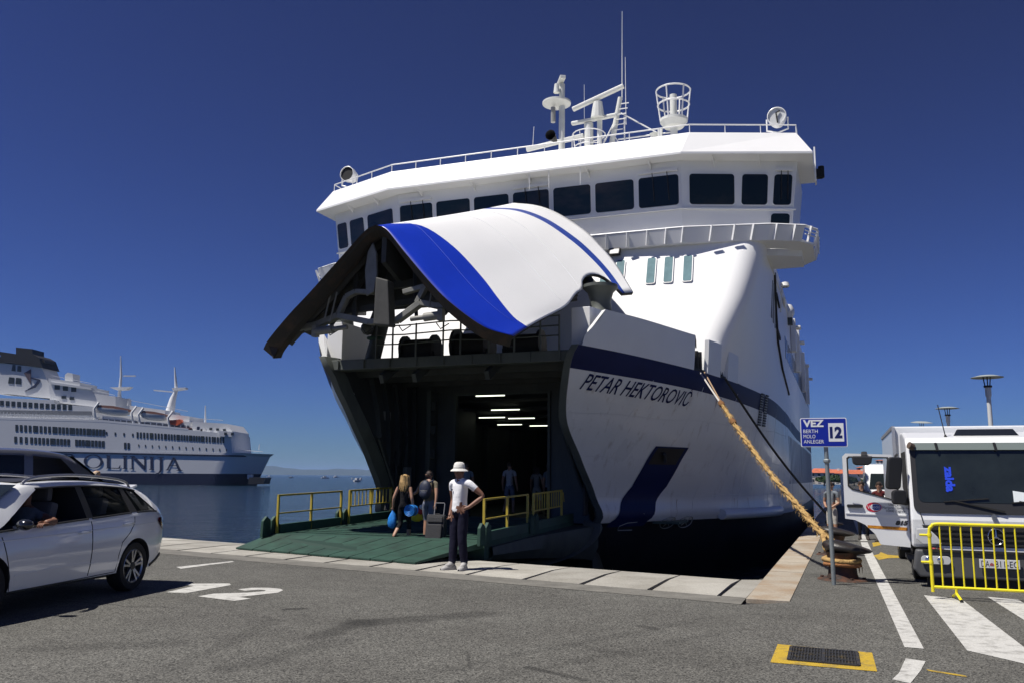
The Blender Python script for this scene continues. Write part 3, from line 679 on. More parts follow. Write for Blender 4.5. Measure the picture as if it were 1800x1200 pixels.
# ---------------------------------------------------------------- superstructure
def zlow(u): return sheer(u, 4.74)
def ssv(u, z):
    k = max(0, min(1, (z - 4.7) / 4.2))
    low = hull_v(u, zlow(u)) - 0.15 * max(0, min(1, (-.75 - u) / .5)); return lerp(low, 7.72, k)
def ss_front(z): return lerp(-2.35, -.72, (z - 4.9) / 4.1)
def ss_outline(z):
    uf = ss_front(z); r = 0.75; vs = ssv(uf + r, z); P = []
    for k in range(11):
        v = (vs - r) * k / 10; P.append((v, uf - 0.25 * (1 - (v / 7.0) ** 2), z))
    cu = P[-1][1]
    for k in range(1, 9): a = PI / 2 * k / 8; P.append((vs - r + r * math.sin(a), cu + r * (1 - math.cos(a)), z))
    kz = (z - 4.62) / (9.15 - 4.62); ue = cu + r
    for t in (.04, .08, .12, .16, .2, .25, .3, .36, .45, .6, .8, 1.0):
        u = lerp(ue, STERN, t); z2 = lerp(min(4.62, zlow(u)), 9.15, kz) if u > -.7 else z
        P.append((ssv(u, z2) if kz > 0 else hull_v(u, zlow(u)), u, z2))
    return P
zs_ = [4.62, 4.9, 5.2, 5.5, 5.8, 6.4, 7.0, 7.6, 8.2, 8.8, 9.15]
for side in (1, -1):
    mb = MB(); mb.grid([[(side * v, u, zz) for v, u, zz in ss_outline(z)] for z in zs_], flip=side < 0)
    mb.build('superstructure', SHIPWHITE, ferry, smooth=35)
mb = MB(); o_ = ss_outline(9.15); mb.poly([(v, u, 9.15) for v, u, _ in o_] + [(-v, u, 9.15) for v, u, _ in o_[::-1]]); mb.build('upper_deck', SHIPWHITE, ferry, fix=False)
# tall narrow windows in the raked front
WINB = M('pale_window_glass', (0.16, 0.26, 0.28), 0.12, spec=0.6, var=0.15, scale=3)
def front_pt(v, z, off):
    uf = ss_front(z); return Vector((v, uf - 0.25 * (1 - (v / 7.0) ** 2) - off, z))
for vw in (0.6, 1.1, 2.15, 2.75, 3.25, 4.25, 4.8, 5.4, -0.6, -1.1, -2.15, -2.75, -3.25, -4.25, -4.8, -5.4):
    a_ = front_pt(vw, 7.55, .0); b_ = front_pt(vw, 8.50, 0); ex = Vector((1, 0, 0)); ey = (b_ - a_).normalized(); L_ = (b_ - a_).length
    w = MB().prism(rrect(-.16, 0, .16, L_, .07), a_ - Vector((0, .02, .015)), ex, ey, .025).build('front_window', WHITE, ferry)
    MB().prism(rrect(-.13, .03, .13, L_ - .03, .05), a_ - Vector((0, .02, .015)), ex, ey, .032).build('pane', WINB, w)
# floodlight on the front wall
p_ = front_pt(3.05, 8.78, .14)
fl = MB().box(p_, (.36, .16, .26), (-.5, 0, 0)).build('floodlight', DARKSTEEL, ferry, bevel=.02)
MB().box(p_ + Vector((0, -.085, -.02)), (.29, .03, .19), (-.5, 0, 0)).build('lens', M('lamp_lens', (0.6, 0.6, 0.58), .15), fl)
# gallery under the bridge
gal = [(0, -1.28), (5.3, -1.28), (7.9, -.75), (8.9, -.25), (9.25, .35), (9.25, 2.4)]
gin = [(0, -.5), (5.2, -.5), (7.7, .1), (8.4, .4), (8.5, .8), (8.5, 2.4)]
for side in (1, -1):
    mb = MB(); T = 8.97
    mb.grid([[(side * v, u, T) for v, u in gin], [(side * v * .985, u + .12, T - .02) for v, u in gal]], flip=side > 0)
    mb.grid([[(side * v * .985, u + .12, T - .02) for v, u in gal], [(side * v * .985, u + .12, T - .10) for v, u in gal], [(side * v * .93, u + .75, T - .14) for v, u in gal]], flip=side > 0)
    mb.build('gallery_deck', SHIPWHITE, ferry)
    mb = MB(); mb.grid([[(side * v * .986, u + .12, T - .1) for v, u in gal[:4]], [(side * v, u, T + .35) for v, u in gal[:4]]]); mb.build('gallery_screen', SHIPWHITE, ferry, solid=.03)
    mb = MB(); mb.tube([(side * v, u, T + .38) for v, u in gal], .03, 6); mb.build('gallery_rail', WHITE, ferry)
    sp_ = spline([Vector((v, u, 0)) for v, u in gal], 8); acc = 0; last = sp_[0]
    for q in sp_[1:]:
        acc += (q - last).length
        if acc > .52:
            acc = 0; MB().bar((side * q.x, q.y - .03, T + .37), (side * q.x * .985, q.y + .08, T - .1), .035, .08).build('gallery_bracket', WHITE, ferry)
        last = q
    for hh in (.1, .22, .33):
        mb = MB(); mb.tube([(side * v, u, T + hh) for v, u in gal[3:]], .018, 5); mb.build('gallery_rail', WHITE, ferry)
    # soffit box beneath the wing end
    mb = MB(); mb.prism([(6.9, .2), (8.0, .5), (8.75, .9), (8.75, 2.4), (7.0, 2.4)] if side > 0 else [(-6.9, .2), (-7.0, 2.4), (-8.75, 2.4), (-8.75, .9), (-8.0, .5)], (0, 0, 8.64), (1, 0, 0), (0, 1, 0), .22); mb.build('wing_soffit', SHIPWHITE, ferry)
# wheelhouse
bw = [(-8.45, .62), (-5.15, -.62), (5.15, -.62), (8.45, .62)]            # wall foot, front
bt = [(-8.75, .48), (-5.2, -.86), (5.2, -.86), (8.75, .48)]              # wall head leans outward
zb, zt = 9.2, 11.80
mb = MB()
mb.grid([[(v, u, zb) for v, u in [(-8.45, 4.0)] + bw + [(8.45, 4.0)]], [(v, u, zt) for v, u in [(-8.75, 4.0)] + bt + [(8.75, 4.0)]]])
mb.poly([(-8.45, 4, zb), (8.45, 4, zb), (8.75, 4, zt), (-8.75, 4, zt)])
mb.build('wheelhouse', SHIPWHITE, ferry)
BGLASS = M('wheelhouse_glass', (0.010, 0.018, 0.016), 0.06, spec=0.30, col2=(.05, .042, .032), amount=.60, scale=.8, stretch=(.6, .6, 1.4), each=.45)  # brownish blotches paint reflections into the glass colour
def wall_frame(i, s0, s1, z0, z1):
    """rectangle on wheelhouse panel i between fractions s0..s1"""
    f = lambda s, z: Vector((*[lerp(lerp(bw[i][k], bw[i + 1][k], s), lerp(bt[i][k], bt[i + 1][k], s), (z - zb) / (zt - zb)) for k in (0, 1)], z))
    o = f(s0, z0); ex = (f(s1, z0) - o); ey = (f(s0, z1) - o); W_, H_ = ex.length, ey.length; ex.normalize(); ey.normalize(); nn = ex.cross(ey).normalized()
    return o, ex, ey, W_, H_, nn
def bridge_window(i, s0, s1, z0=10.28, z1=11.28, wip=False):
    o, ex, ey, W_, H_, nn = wall_frame(i, s0, s1, z0, z1)
    w = MB().prism(rrect(-.035, -.035, W_ + .035, H_ + .035, .12), o + nn * .004, ex, ey, .022).build('bridge_window', SHIPWHITE, ferry)
    MB().prism(rrect(0, 0, W_, H_, .10), o + nn * .006, ex, ey, .028).build('pane', BGLASS, w)
    if wip:
        for q in (.35, .72):
            mb = MB(); a_ = o + ex * W_ * q + ey * (H_ + .12) + nn * .06; mb.tube([a_, a_ - ey * .45 + ex * .03, a_ - ey * .78 + ex * .05], .014, 5); mb.bar(a_ - ey * .35 + nn * -.01 + ex * .02, a_ - ey * .95 + ex * .055 + nn * -.01, .025); mb.build('wiper', BLACK, w)
        mb = MB(); mb.bar(o + ex * .02 + ey * (H_ + .16) + nn * .06, o + ex * (W_ - .02) + ey * (H_ + .16) + nn * .06, .07, .09); mb.build('wiper_box', SHIPWHITE, w)
for k in range(7): bridge_window(1, (k + .055) / 7, (k + .945) / 7, wip=k in (0, 3, 6))
for s0, s1 in ((.07, .47), (.53, .76), (.81, .97)): bridge_window(2, s0, s1, wip=s0 > .8)
for s0, s1 in ((.03, .19), (.24, .47), (.53, .93)): bridge_window(0, s0, s1)
bridge_window(2, .80, .97, 9.48, 10.0)
mb = MB()
for a_, b_ in zip(bt, bt[1:]): mb.bar((a_[0] * .985, a_[1] + .08, 10.14), (b_[0] * .985, b_[1] + .08, 10.14), .05, .05)
mb.build('window_sill', SHIPWHITE, ferry)
# roof: sloped fascia, soffit and top
lo = [(-9.23, 2.8), (-9.23, -.09), (-5.3, -1.45), (5.3, -1.45), (9.23, -.09), (9.23, 2.8)]
up = [(-8.75, 2.8), (-8.75, .29), (-5.5, -.91), (5.5, -.91), (8.75, .29), (8.75, 2.8)]
mb = MB()
mb.grid([[(v, u, 11.72) for v, u in lo], [(v, u, 11.79) for v, u in lo], [(v, u, 12.62) for v, u in up]])
mb.poly([(v, u, 12.62) for v, u in up]); mb.poly([(v, u, 11.72) for v, u in lo][::-1]); mb.build('wheelhouse_roof', SHIPWHITE, ferry)
for v_ in (-7.6, -6.2, -4.2, -2.1, 0, 2.1, 4.2, 6.2, 7.6):
    uu = pw(abs(v_), [0, 5.3, 9.23], [-1.45, -1.45, -.09]); MB().prism([(uu + .1, 0), (uu + .62, 0), (uu + .62, -.22)], (v_, 0, 11.72), (0, 1, 0), (0, 0, 1), .03).build('soffit_bracket', SHIPWHITE, ferry)
mb = MB(); mb.box((9.27, 1.2, 11.75), (.05, .5, 1.15)); mb.build('wing_end_plate', WHITE, ferry)
mb = MB(); mb.box((9.38, 1.3, 11.5), (.2, .24, .3)); mb.cyl((9.45, 1.3, 11.35), (9.45, 1.3, 11.75), .1, n=12); mb.build('side_light', BLACK, ferry, bevel=.02)
# roof rail
rp = [Vector((v, u + .08, 12.92)) for v, u in up]
mb = MB(); mb.tube(rp, .022, 6); mb.build('roof_rail', WHITE, ferry)
for a_, b_ in zip(rp, rp[1:]):
    n_ = max(2, int((b_ - a_).length / .95))
    for k in range(n_): q = a_.lerp(b_, k / n_); MB().cyl(q - Vector((0, 0, .32)), q, .016, n=6).build('rail_post', WHITE, ferry)
for v_ in (-1.05, -.35, .75, ):
    MB().cyl((v_ + 1.2, -1.4, 11.75), (v_ + 1.2, -1.38, 11.1), .012, n=5).build('drain_pipe', WHITE, ferry)
# ---------------------------------------------------------------- masts and aerials on the roof
MASTW = M('mast_paint', (0.66, 0.67, 0.63), 0.4, var=0.08, scale=3)
ma = MB().cyl((.22, 2.0, 12.6), (.24, 2.0, 16.45), .13, .11, 12).build('radar_post', MASTW, ferry, smooth=40)
MB().lathe([(0.001, 15.52), (.3, 15.56), (.55, 15.68), (.55, 15.75), (.1, 15.82), (.001, 15.82)], (.02, 2.0, 0), 24).build('radar_platform', MASTW, ma, smooth=30)
MB().box((.2, 1.95, 16.55), (.22, .9, .12), (0, 0, .5)).build('small_scanner', MASTW, ma, bevel=.02)
MB().cyl((.08, 1.8, 16.05), (.08, 1.8, 16.4), .12, .08, 10).build('scanner_motor', MASTW, ma)
MB().cyl((-.04, 1.75, 14.85), (-.04, 1.75, 15.45), .09, n=10).build('signal_lamp', M('lamp_glass_grey', (.3, .3, .28), .2), ma)
MB().lathe([(.05, 1.55), (.08, 1.75), (.2, 1.15)], (.05, 0, 14.1), 14, 'y').build('horn', DARKSTEEL, ma, smooth=40)
MB().bar((-1.2, 2.0, 14.0), (1.1, 2.0, 14.25), .14, .16).build('yard', MASTW, ma, bevel=.02)
MB().cyl((-.95, 2, 14.05), (-.9, 2, 14.9), .012, n=5).build('whip_aerial', WHITE, ma)
mm = MB().cyl((1.85, 2.3, 12.6), (2.45, 2.3, 15.7), .13, .09, 12).build('main_mast', MASTW, ferry, smooth=40)
MB().bar((.75, 1.7, 15.22), (2.72, 1.75, 15.88), .2, .13).build('radar_scanner', MASTW, mm, bevel=.03)
MB().cyl((1.7, 1.8, 14.8), (1.72, 1.75, 15.4), .26, .17, 12).build('scanner_motor', MASTW, mm)
MB().cyl((1.3, 2.0, 12.6), (1.3, 2.0, 14.7), .17, n=12).build('scanner_post', MASTW, mm, smooth=40)
MB().cyl((1.72, 2.0, 12.6), (1.72, 2.0, 14.8), .1, n=12).build('scanner_post', MASTW, mm, smooth=40)
MB().bar((.65, 1.9, 14.75), (2.4, 1.9, 14.85), .18, .12).build('radar_scanner', MASTW, mm, bevel=.03)
mb = MB()
for h_, r_ in ((14.25, .62), (13.75, .55), (13.3, .5)): mb.tube([(1.3 + r_ * math.cos(t), 2 + r_ * math.sin(t), h_) for t in [2 * PI * k / 20 for k in range(20)]], .022, 5, closed=True)
for k in range(10): t = 2 * PI * k / 10; mb.cyl((1.3 + .47 * math.cos(t), 2 + .47 * math.sin(t), 13.0), (1.3 + .62 * math.cos(t), 2 + .62 * math.sin(t), 14.25), .016, n=5)
mb.build('guard_basket', WHITE, mm)
mb = MB()
for a_, b_ in (((2.3, 2.3, 15.2), (3.9, 2.3, 14.05)), ((2.35, 2.3, 14.05), (4.4, 2.3, 14.05)), ((2.1, 2.3, 13.2), (3.9, 2.3, 14.0)), ((2.6, 2.3, 12.6), (3.3, 2.3, 13.95)), ((3.6, 2.3, 12.6), (3.6, 2.3, 14.05)), ((4.4, 2.3, 14.05), (4.5, 2.3, 12.7)), ((2.35, 2.5, 15.2), (1.4, 2.5, 13.4)), ((2.6, 2.3, 14.9), (2.6, 2.3, 12.6)), ((2.15, 2.3, 14.3), (3.1, 2.3, 12.7))): mb.cyl(a_, b_, .028, n=6)
mb.build('mast_stays', WHITE, mm)
MB().lathe([(.02, 13.9), (.22, 14.06), (.02, 14.08)], (3.75, 2.3, 0), 14).build('gps_dome', MASTW, mm)
MB().cyl((2.52, 2.3, 15.6), (2.56, 2.3, 19.2), .022, .010, 6).build('whip_aerial', WHITE, mm)
MB().cyl((2.66, 2.3, 14.6), (2.66, 2.3, 17.3), .02, .010, 6).build('whip_aerial', WHITE, mm)
MB().cyl((.95, 2.6, 13.8), (.95, 2.6, 16.6), .010, n=5).build('whip_aerial', WHITE, mm)
for k in range(6): MB().bar((2.2 + k * .06, 2.2, 14.4 + k * .2), (2.55 + k * .05, 2.2, 14.4 + k * .2), .03).build('mast_rung', WHITE, mm)
cn = MB().cyl((4.5, 2, 12.6), (4.5, 2, 15.35), .13, n=12).build('lookout_post', MASTW, ferry, smooth=40)
MB().lathe([(.001, 14.05), (.35, 14.1), (.5, 14.3), (.5, 14.4), (.001, 14.42)], (4.5, 2, 0), 24).build('lookout_platform', MASTW, cn, smooth=30)
mb = MB()
for h_, r_ in ((15.5, .62), (14.95, .57)): mb.tube([(4.5 + r_ * math.cos(t), 2 + r_ * math.sin(t), h_) for t in [2 * PI * k / 24 for k in range(24)]], .03, 6, closed=True)
for k in range(6): t = 2 * PI * k / 6 + .3; mb.cyl((4.5 + .48 * math.cos(t), 2 + .48 * math.sin(t), 14.35), (4.5 + .62 * math.cos(t), 2 + .62 * math.sin(t), 15.5), .03, n=6)
mb.build('lookout_rail', WHITE, cn)
MB().bar((3.98, 2, 12.6), (4.0, 2, 14.1), .16, .16).build('lookout_ladder', MASTW, cn)
for (v_, c_) in ((8.15, WHITE), (-8.4, WHITE)):
    so = MB().lathe([(.001, .30), (.24, .26), (.30, .0), (.31, -.24), (.29, -.25), (.28, -.20)], (v_, .9, 13.45), 24, 'y').build('searchlight', c_, ferry, smooth=40)
    MB().lathe([(.001, -.20), (.285, -.20)], (v_, .9, 13.45), 24, 'y').build('lens', BLACK if v_ < 0 else M('searchlight_lens', (.62, .63, .62), .25), so)
    if v_ > 0: MB().tube([(v_ + .1, .66, 13.62), (v_ - .02, .64, 13.55), (v_ + .02, .64, 13.2)], .025, 6).build('lamp_bracket', BLACK, so)
    mb = MB(); mb.tube([(v_ - .34, .9, 13.45), (v_ - .34, .9, 13.05), (v_, .9, 12.95), (v_ + .34, .9, 13.05), (v_ + .34, .9, 13.45)], .03, 6); mb.cyl((v_, .9, 12.6), (v_, .9, 12.95), .05, n=8); mb.build('yoke', WHITE, so)
# ---------------------------------------------------------------- side towards the quay: windows, deck gear
SIDEG = M('side_window_glass', (0.05, 0.06, 0.07), 0.1, spec=.6)
for (z0, z1, u0, u1, st) in ((6.3, 7.2, 8, 34, 1.1), (1.35, 3.2, 7.5, 34, 1.05)):
    u = u0
    while u < u1:
        if z0 > 6: f_ = lambda uu, z: Vector((ssv(uu, z) + .005, uu, z))
        else: f_ = lambda uu, z: Vector((hull_v(uu, z) + .005, uu, z))
        w = .62 if z0 > 6 else .34
        mb = MB(); mb.grid([[f_(u, z0), f_(u + w, z0)], [f_(u, z1), f_(u + w, z1)]]); mb.build('side_window', SIDEG if z0 > 6 else M('recess_grey', (.28, .30, .33), .5), ferry, solid=.02)
        u += st
for k in range(4):
    mb = MB(); f_ = lambda uu, z: Vector((ssv(uu, z) + .006, uu, z)); mb.grid([[f_(2.6 + k * .5, 7.0 - .1 * k), f_(2.75 + k * .5, 7.0 - .1 * k)], [f_(2.6 + k * .5, 8.3), f_(2.75 + k * .5, 8.3)]]); mb.build('side_louvre', M('vent_grey2', (.2, .21, .22), .5), ferry, solid=.02)
mb = MB(); mb.tube([Vector((ssv(u, z) + .03, u, z)) for u, z in ((3.2, 8.7), (3.8, 7.4), (4.4, 6.4), (5.8, 5.6), (8.5, 4.9))], .04, 6); mb.build('cable_run', DARKSTEEL, ferry)
for z in (8.1, 6.9):
    mb = MB(); mb.bar((ssv(4, z) + .03, 4.0, z), (ssv(5, z) + .03, 5.2, z - .25), .05, .12); mb.build('side_bracket', BLACK, ferry)
MB().lathe([(.001, .34), (.2, .28), (.3, .08), (.3, -.12), (.22, -.3), (.001, -.3)], (7.72, 11.0, 8.75), 16).build('radome', WHITE, ferry, smooth=40)
MB().box((7.78, 11.0, 8.3), (.28, .3, .3)).build('radome_base', STEELGREY, ferry)
for u_, z_, h_ in ((13, 8.2, 1.5), (17, 8.1, 2.2), (23, 7.7, 2.2), (29, 7.6, 2.4)):
    mb = MB(); mb.box((7.85, u_, z_ - .2), (.22, .5, h_)); mb.box((8.0, u_ + .3, z_ + .2), (.35, .6, .12)); mb.build('davit', WHITE, ferry, bevel=.03)
MB().cyl((7.8, 7.2, 8.6), (7.75, 8.6, 8.5), .05, n=6).build('lamp_arm', WHITE, ferry)
MB().lathe([(.001, .12), (.14, .08), (.17, -.06), (.13, -.1)], (7.95, 5.5, 8.75), 12).build('deck_lamp', WHITE, ferry, smooth=40)
MB().cyl((7.75, 5.5, 7.7), (7.85, 5.5, 8.7), .035, n=6).build('lamp_arm', WHITE, ferry)
mb = MB(); mb.prism([(-7.75, 1.0), (7.75, 1.0), (7.75, STERN), (-7.75, STERN)], (0, 0, 8.62), (1, 0, 0), (0, 1, 0), .06); mb.build('boat_deck', SHIPWHITE, ferry)
# ---------------------------------------------------------------- foredeck gear
for side in (1, -1):
    mb = MB(); P = [(side * 3.37, -7.08), (side * 3.86, -7.08), (side * 4.4, -5.2), (side * 3.37, -5.2)]
    mb.prism(P if side > 0 else P[::-1], (0, 0, 4.66), (1, 0, 0), (0, 1, 0), 1.12); mb.build('winch_house', SHIPWHITE, ferry, bevel=.015)
    pst = MB().lathe([(.34, 5.75), (.30, 5.85), (.27, 6.05), (.34, 6.3), (.46, 6.42), (.46, 6.5), (.001, 6.5)], (side * 3.9, -6.2, 0), 18).build('visor_pivot', STEELGREY, ferry, smooth=40)
mb = MB()
for u in (-7.55,):
    for z in (5.0, 5.25, 5.5): mb.tube([(-2.0, u, z), (-1.2, u + .1, z), (0.2, u, z + .03), (1.2, u + .1, z), (3.2, u, z)], .02, 5)
    for v in (-2.0, -1.5, -.8, 0, .5, 1.3, 2.0, 2.7, 3.2): mb.cyl((v, u, 4.62), (v, u, 5.52), .025, n=6)
mb.build('foredeck_rail', STEELGREY, ferry)
for v, r in ((-1.2, .38), (.4, .5), (1.9, .36)):
    mb = MB(); mb.cyl((v - .45, -6.5, 5.0), (v + .45, -6.5, 5.0), r * .72, n=16); mb.cyl((v - .5, -6.5, 5.0), (v - .42, -6.5, 5.0), r, n=16); mb.cyl((v + .42, -6.5, 5.0), (v + .5, -6.5, 5.0), r, n=16); mb.box((v, -6.5, 4.75), (1.1, .5, .25))
    mb.build('mooring_winch', DARKSTEEL, ferry, smooth=40)
MB().lathe([(.16, 4.65), (.14, 5.2), (.24, 5.25), (.24, 5.3), (.001, 5.3)], (-2.35, -7.0, 0), 14).build('deck_vent', GREEN, ferry, smooth=40)
mb = MB(); mb.cyl((-2.35, -7.15, 4.6), (-2.3, -6.6, 6.1), .22, .2, 14); mb.ball((-2.55, -7.1, 5.55), .2, 10); mb.build('visor_pivot', STEELGREY, ferry, smooth=40)
# ---------------------------------------------------------------- bow visor, swung up
C0 = [(0, -11.15, 7.12), (0.28, -11.18, 6.98), (0.80, -11.28, 6.40), (1.54, -11.38, 5.60), (2.05, -11.4, 5.12), (2.72, -11.2, 4.62), (3.2, -10.75, 4.47)]
C1 = [(0, -2.45, 10.35), (0.65, -2.05, 10.32), (1.35, -1.95, 10.02), (2.4, -2.55, 9.20), (3.1, -3.15, 8.45), (3.75, -3.85, 7.65), (4.5, -4.94, 6.54)]
CM = [(0, -6.9, 8.66), (0.85, -6.95, 8.46), (1.7, -7.1, 7.86), (2.5, -7.35, 7.02), (3.0, -7.55, 6.45), (3.4, -7.7, 5.98), (3.65, -7.6, 5.75)]
c0, c1, cm = spline(C0, 5), spline(C1, 5), spline(CM, 5)
def visor_pt(s, i, side=1, off=0.0):
    a, b, m = c0[i], c1[i], cm[i]
    p = a * ((1 - s) * (1 - 2 * s)) + m * (4 * s * (1 - s)) + b * (s * (2 * s - 1))     # quadratic through lip, middle and rear edge
    return Vector((side * p.x, p.y, p.z))
NS = 40; NI = len(c0)
def notch(s, i):
    """arched cut-out in the side edge where the visor clears its pivot"""
    return False
VBLUE = 0.20
vis = None
for side in (1, -1):
    mb = MB(); ss = [k / NS for k in range(NS + 1)]
    def edge_i(s):      # how far down the flank reaches at station s
        e = NI - 1.0
        e -= 4.0 * math.exp(-((s - .60) / .13) ** 2)          # curved lower edge
        if .63 < s < .90: e -= 5.5 * math.sin(PI * (s - .63) / .27) ** .7
        return e
    rows = []
    for s in ss:
        e = edge_i(s); r = []
        for j in range(NI):
            x = e * j / (NI - 1); i = min(int(x), NI - 2); t = x - i
            r.append(visor_pt(s, i, side).lerp(visor_pt(s, i + 1, side), t))
        rows.append(r)
    def border(j): q = j / (NI - 1); return .075 + .125 * math.sin(PI * min(1, q * 1.02)) ** .75 * (1 - .30 * q) + .035 * q
    def pt(s, j):
        e = edge_i(s); x = e * j / (NI - 1); i = min(int(x), NI - 2); t = x - i
        return visor_pt(s, i, side).lerp(visor_pt(s, i + 1, side), t)
    def st0(j): return lerp(.72, .87, (j / (NI - 1)) ** .8)
    NB = 10; spans = [(NB, lambda j: (0, border(j)), 1), (26, lambda j: (border(j), st0(j)), 0), (3, lambda j: (st0(j), st0(j) + .055), 2), (6, lambda j: (st0(j) + .055, 1.0), 0)]
    for n_, f_, mi in spans:
        mb.m = mi
        mb.grid([[pt(lerp(*f_(j), k / n_), j) for j in range(NI)] for k in range(n_ + 1)])
    mb.m = 0
    o = mb.build('bow_visor', [SHIPWHITE, BLUE, M('visor_stripe_blue', (0.01, 0.045, 0.30), .35), DARKSTEEL, DARKSTEEL, DARKSTEEL], ferry, smooth=50, weld=True)
    md = o.modifiers.new('plate', 'SOLIDIFY'); md.thickness = 0.09; md.offset = -1 if True else 1; md.material_offset = 3; md.material_offset_rim = 3
    if side == 1: vis = o
    # which way is outward
    f = o.data.polygons[len(o.data.polygons) // 2]
    if f.normal.x * side + f.normal.z < 0:
        bm = bmesh.new(); bm.from_mesh(o.data); bmesh.ops.reverse_faces(bm, faces=bm.faces); bm.to_mesh(o.data); bm.free()
VRIM = M('visor_rim_rubber', (0.028, 0.023, 0.019), 0.8, col2=(0.07, 0.04, 0.025), amount=.6, scale=3, bump=.4, bscale=15)
full = [Vector((-p.x, p.y, p.z)) for p in c0[::-1]] + list(c0[1:])
mb = MB(); inn = [Vector((p.x * .95, p.y + .2, p.z - .15)) for p in full]
mb.grid([full, [p + Vector((0, -.05, 0)) for p in full], [p + Vector((0, -.02, -.05)) for p in inn], [p + Vector((0, .25, 0)) for p in inn]])
mb.build('visor_rim', VRIM, vis, smooth=50)
M('seam_pale', (.10, .14, .45), .4)
for s_ in (.13, .45, .62):
    MB().tube([visor_pt(s_, i_) + Vector((.0, 0, .004)) for i_ in range(1, 27)], .004, 4).build('plate_seam', M('seam_grey', (.62, .63, .65), .4) if s_ > .2 else MATS['seam_pale'], vis)
def rib(s, inset, w, name, mat):
    mb = MB(); outer = []; inner = []
    for side, rng in ((-1, range(NI - 4, 0, -1)), (1, range(0, NI - 3))):
        for i in rng:
            p = visor_pt(s, i, side); c = Vector((0, p.y, p.z - 1.5)); d = (c - p); d.normalize()
            outer.append(p + d * .1); inner.append(p + d * (.1 + inset))
    mb.grid([outer, inner]); o = mb.build(name, mat, vis, smooth=40); md = o.modifiers.new('t', 'SOLIDIFY'); md.thickness = w; return o
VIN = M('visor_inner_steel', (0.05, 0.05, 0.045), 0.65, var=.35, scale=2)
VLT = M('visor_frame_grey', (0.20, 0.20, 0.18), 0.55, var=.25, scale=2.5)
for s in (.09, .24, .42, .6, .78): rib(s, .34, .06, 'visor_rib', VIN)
# centre girder with its pale hook plate
mb = MB(); P = [visor_pt(s, 0) for s in (.03, .12, .25, .4, .55)]
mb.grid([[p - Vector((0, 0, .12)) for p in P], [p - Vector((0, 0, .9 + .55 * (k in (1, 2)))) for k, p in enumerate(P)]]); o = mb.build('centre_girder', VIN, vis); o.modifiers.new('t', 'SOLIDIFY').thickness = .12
mb = MB(); mb.prism([(-.1, 0), (.1, .08), (.16, .5), (.12, 1.0), (.02, 1.25), (-.1, 1.05), (-.16, .6)], (-.25, -10.85, 5.55), (1, 0, 0), (0, 0, 1), .08); mb.build('hook_plate', VLT, vis, bevel=.02)
mb = MB(); mb.prism([(-.22, 0), (.2, -.05), (.12, 1.0), (-.2, 1.1)], (.15, -10.75, 4.85), (1, 0, 0), (0, 0, 1), .3); mb.build('centre_girder', VIN, vis, bevel=.03)
# web plates that close the inside of the visor
for s in (.30, .52, .72):
    mb = MB(); P = []
    for side, rng in ((-1, range(NI - 8, 0, -1)), (1, range(0, NI - 7))):
        for i in rng:
            p = visor_pt(s, i, side); c = Vector((0, p.y, p.z - 1.5)); P.append(p + (c - p).normalized() * .14)
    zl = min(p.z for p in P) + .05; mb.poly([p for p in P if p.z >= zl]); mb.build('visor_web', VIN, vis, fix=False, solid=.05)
# cross beam and its raised yoke
def path_bar(P, w, h, name, mat, parent):
    mb = MB()
    for a_, b_ in zip(P, P[1:]): mb.bar(a_, b_, w, h)
    return mb.build(name, mat, parent, bevel=.012)
U_ = -10.7
path_bar([(-2.25, U_, 4.93), (-1.75, U_, 5.0), (-1.2, U_, 5.18), (-.35, U_, 4.98), (.35, U_, 4.98), (.95, U_, 5.35), (1.35, U_, 5.25), (1.8, U_, 5.25)], .2, .13, 'cross_beam', VLT, vis)
path_bar([(-1.2, U_, 5.2), (-1.0, U_, 5.62), (-.75, U_, 5.72), (.0, U_, 5.65)], .16, .11, 'yoke_frame', VLT, vis)
path_bar([(.85, U_, 5.35), (1.05, U_, 5.72), (.5, U_, 5.62)], .16, .11, 'yoke_frame', VLT, vis)
path_bar([(1.0, U_ + .3, 5.7), (.9, U_ + .3, 6.2)], .1, .1, 'yoke_frame', VIN, vis)
path_bar([(-.95, U_ + .3, 5.2), (-.95, U_ + .3, 6.3)], .1, .1, 'yoke_frame', VIN, vis)
for a_, b_ in (((-1.75, U_ - .1, 4.82), (-.9, U_ - .1, 4.88)), ((1.5, U_ - .1, 5.02), (.75, U_ - .1, 4.97))):
    mb = MB(); A_, B_ = Vector(a_), Vector(b_); mb.cyl(A_, A_.lerp(B_, .55), .10, n=12); mb.cyl(A_.lerp(B_, .55), B_, .055, n=10); mb.box(A_, (.12, .16, .26)); mb.build('locking_cylinder', VLT, vis, smooth=40)
for a_, b_ in (((-1.3, -10.9, 5.0), (-1.15, -10.9, 5.7)), ((-1.45, -10.9, 5.1), (-1.3, -10.9, 5.75)), ((1.2, -10.8, 5.2), (1.25, -10.8, 5.6))): MB().cyl(a_, b_, .02, n=6).build('pipe', VLT, vis)
for k in range(9):      # longitudinal stringers on the inside of the plating
    i = 3 + 3 * k
    for side in (1, -1):
        if i < NI - 4:
            mb = MB(); P = [visor_pt(s, i, side) + (Vector((0, visor_pt(s, i, side).y, visor_pt(s, i, side).z - 1.5)) - visor_pt(s, i, side)).normalized() * .16 for s in (.04, .12, .22, .34, .48)]
            for a_, b_ in zip(P, P[1:]): mb.bar(a_, b_, .05, .16)
            mb.build('stringer', VIN, vis)
for x_ in (-1.7, -.6, .6, 1.35): MB().bar((x_, U_ + .45, 5.05 + .1 * (x_ > 0)), (x_ * .55, U_ + .8, 6.35), .07, .09).build('brace', VIN, vis)
path_bar([(-1.9, U_ + .5, 5.35), (1.7, U_ + .5, 5.6)], .12, .16, 'cross_beam', VIN, vis)
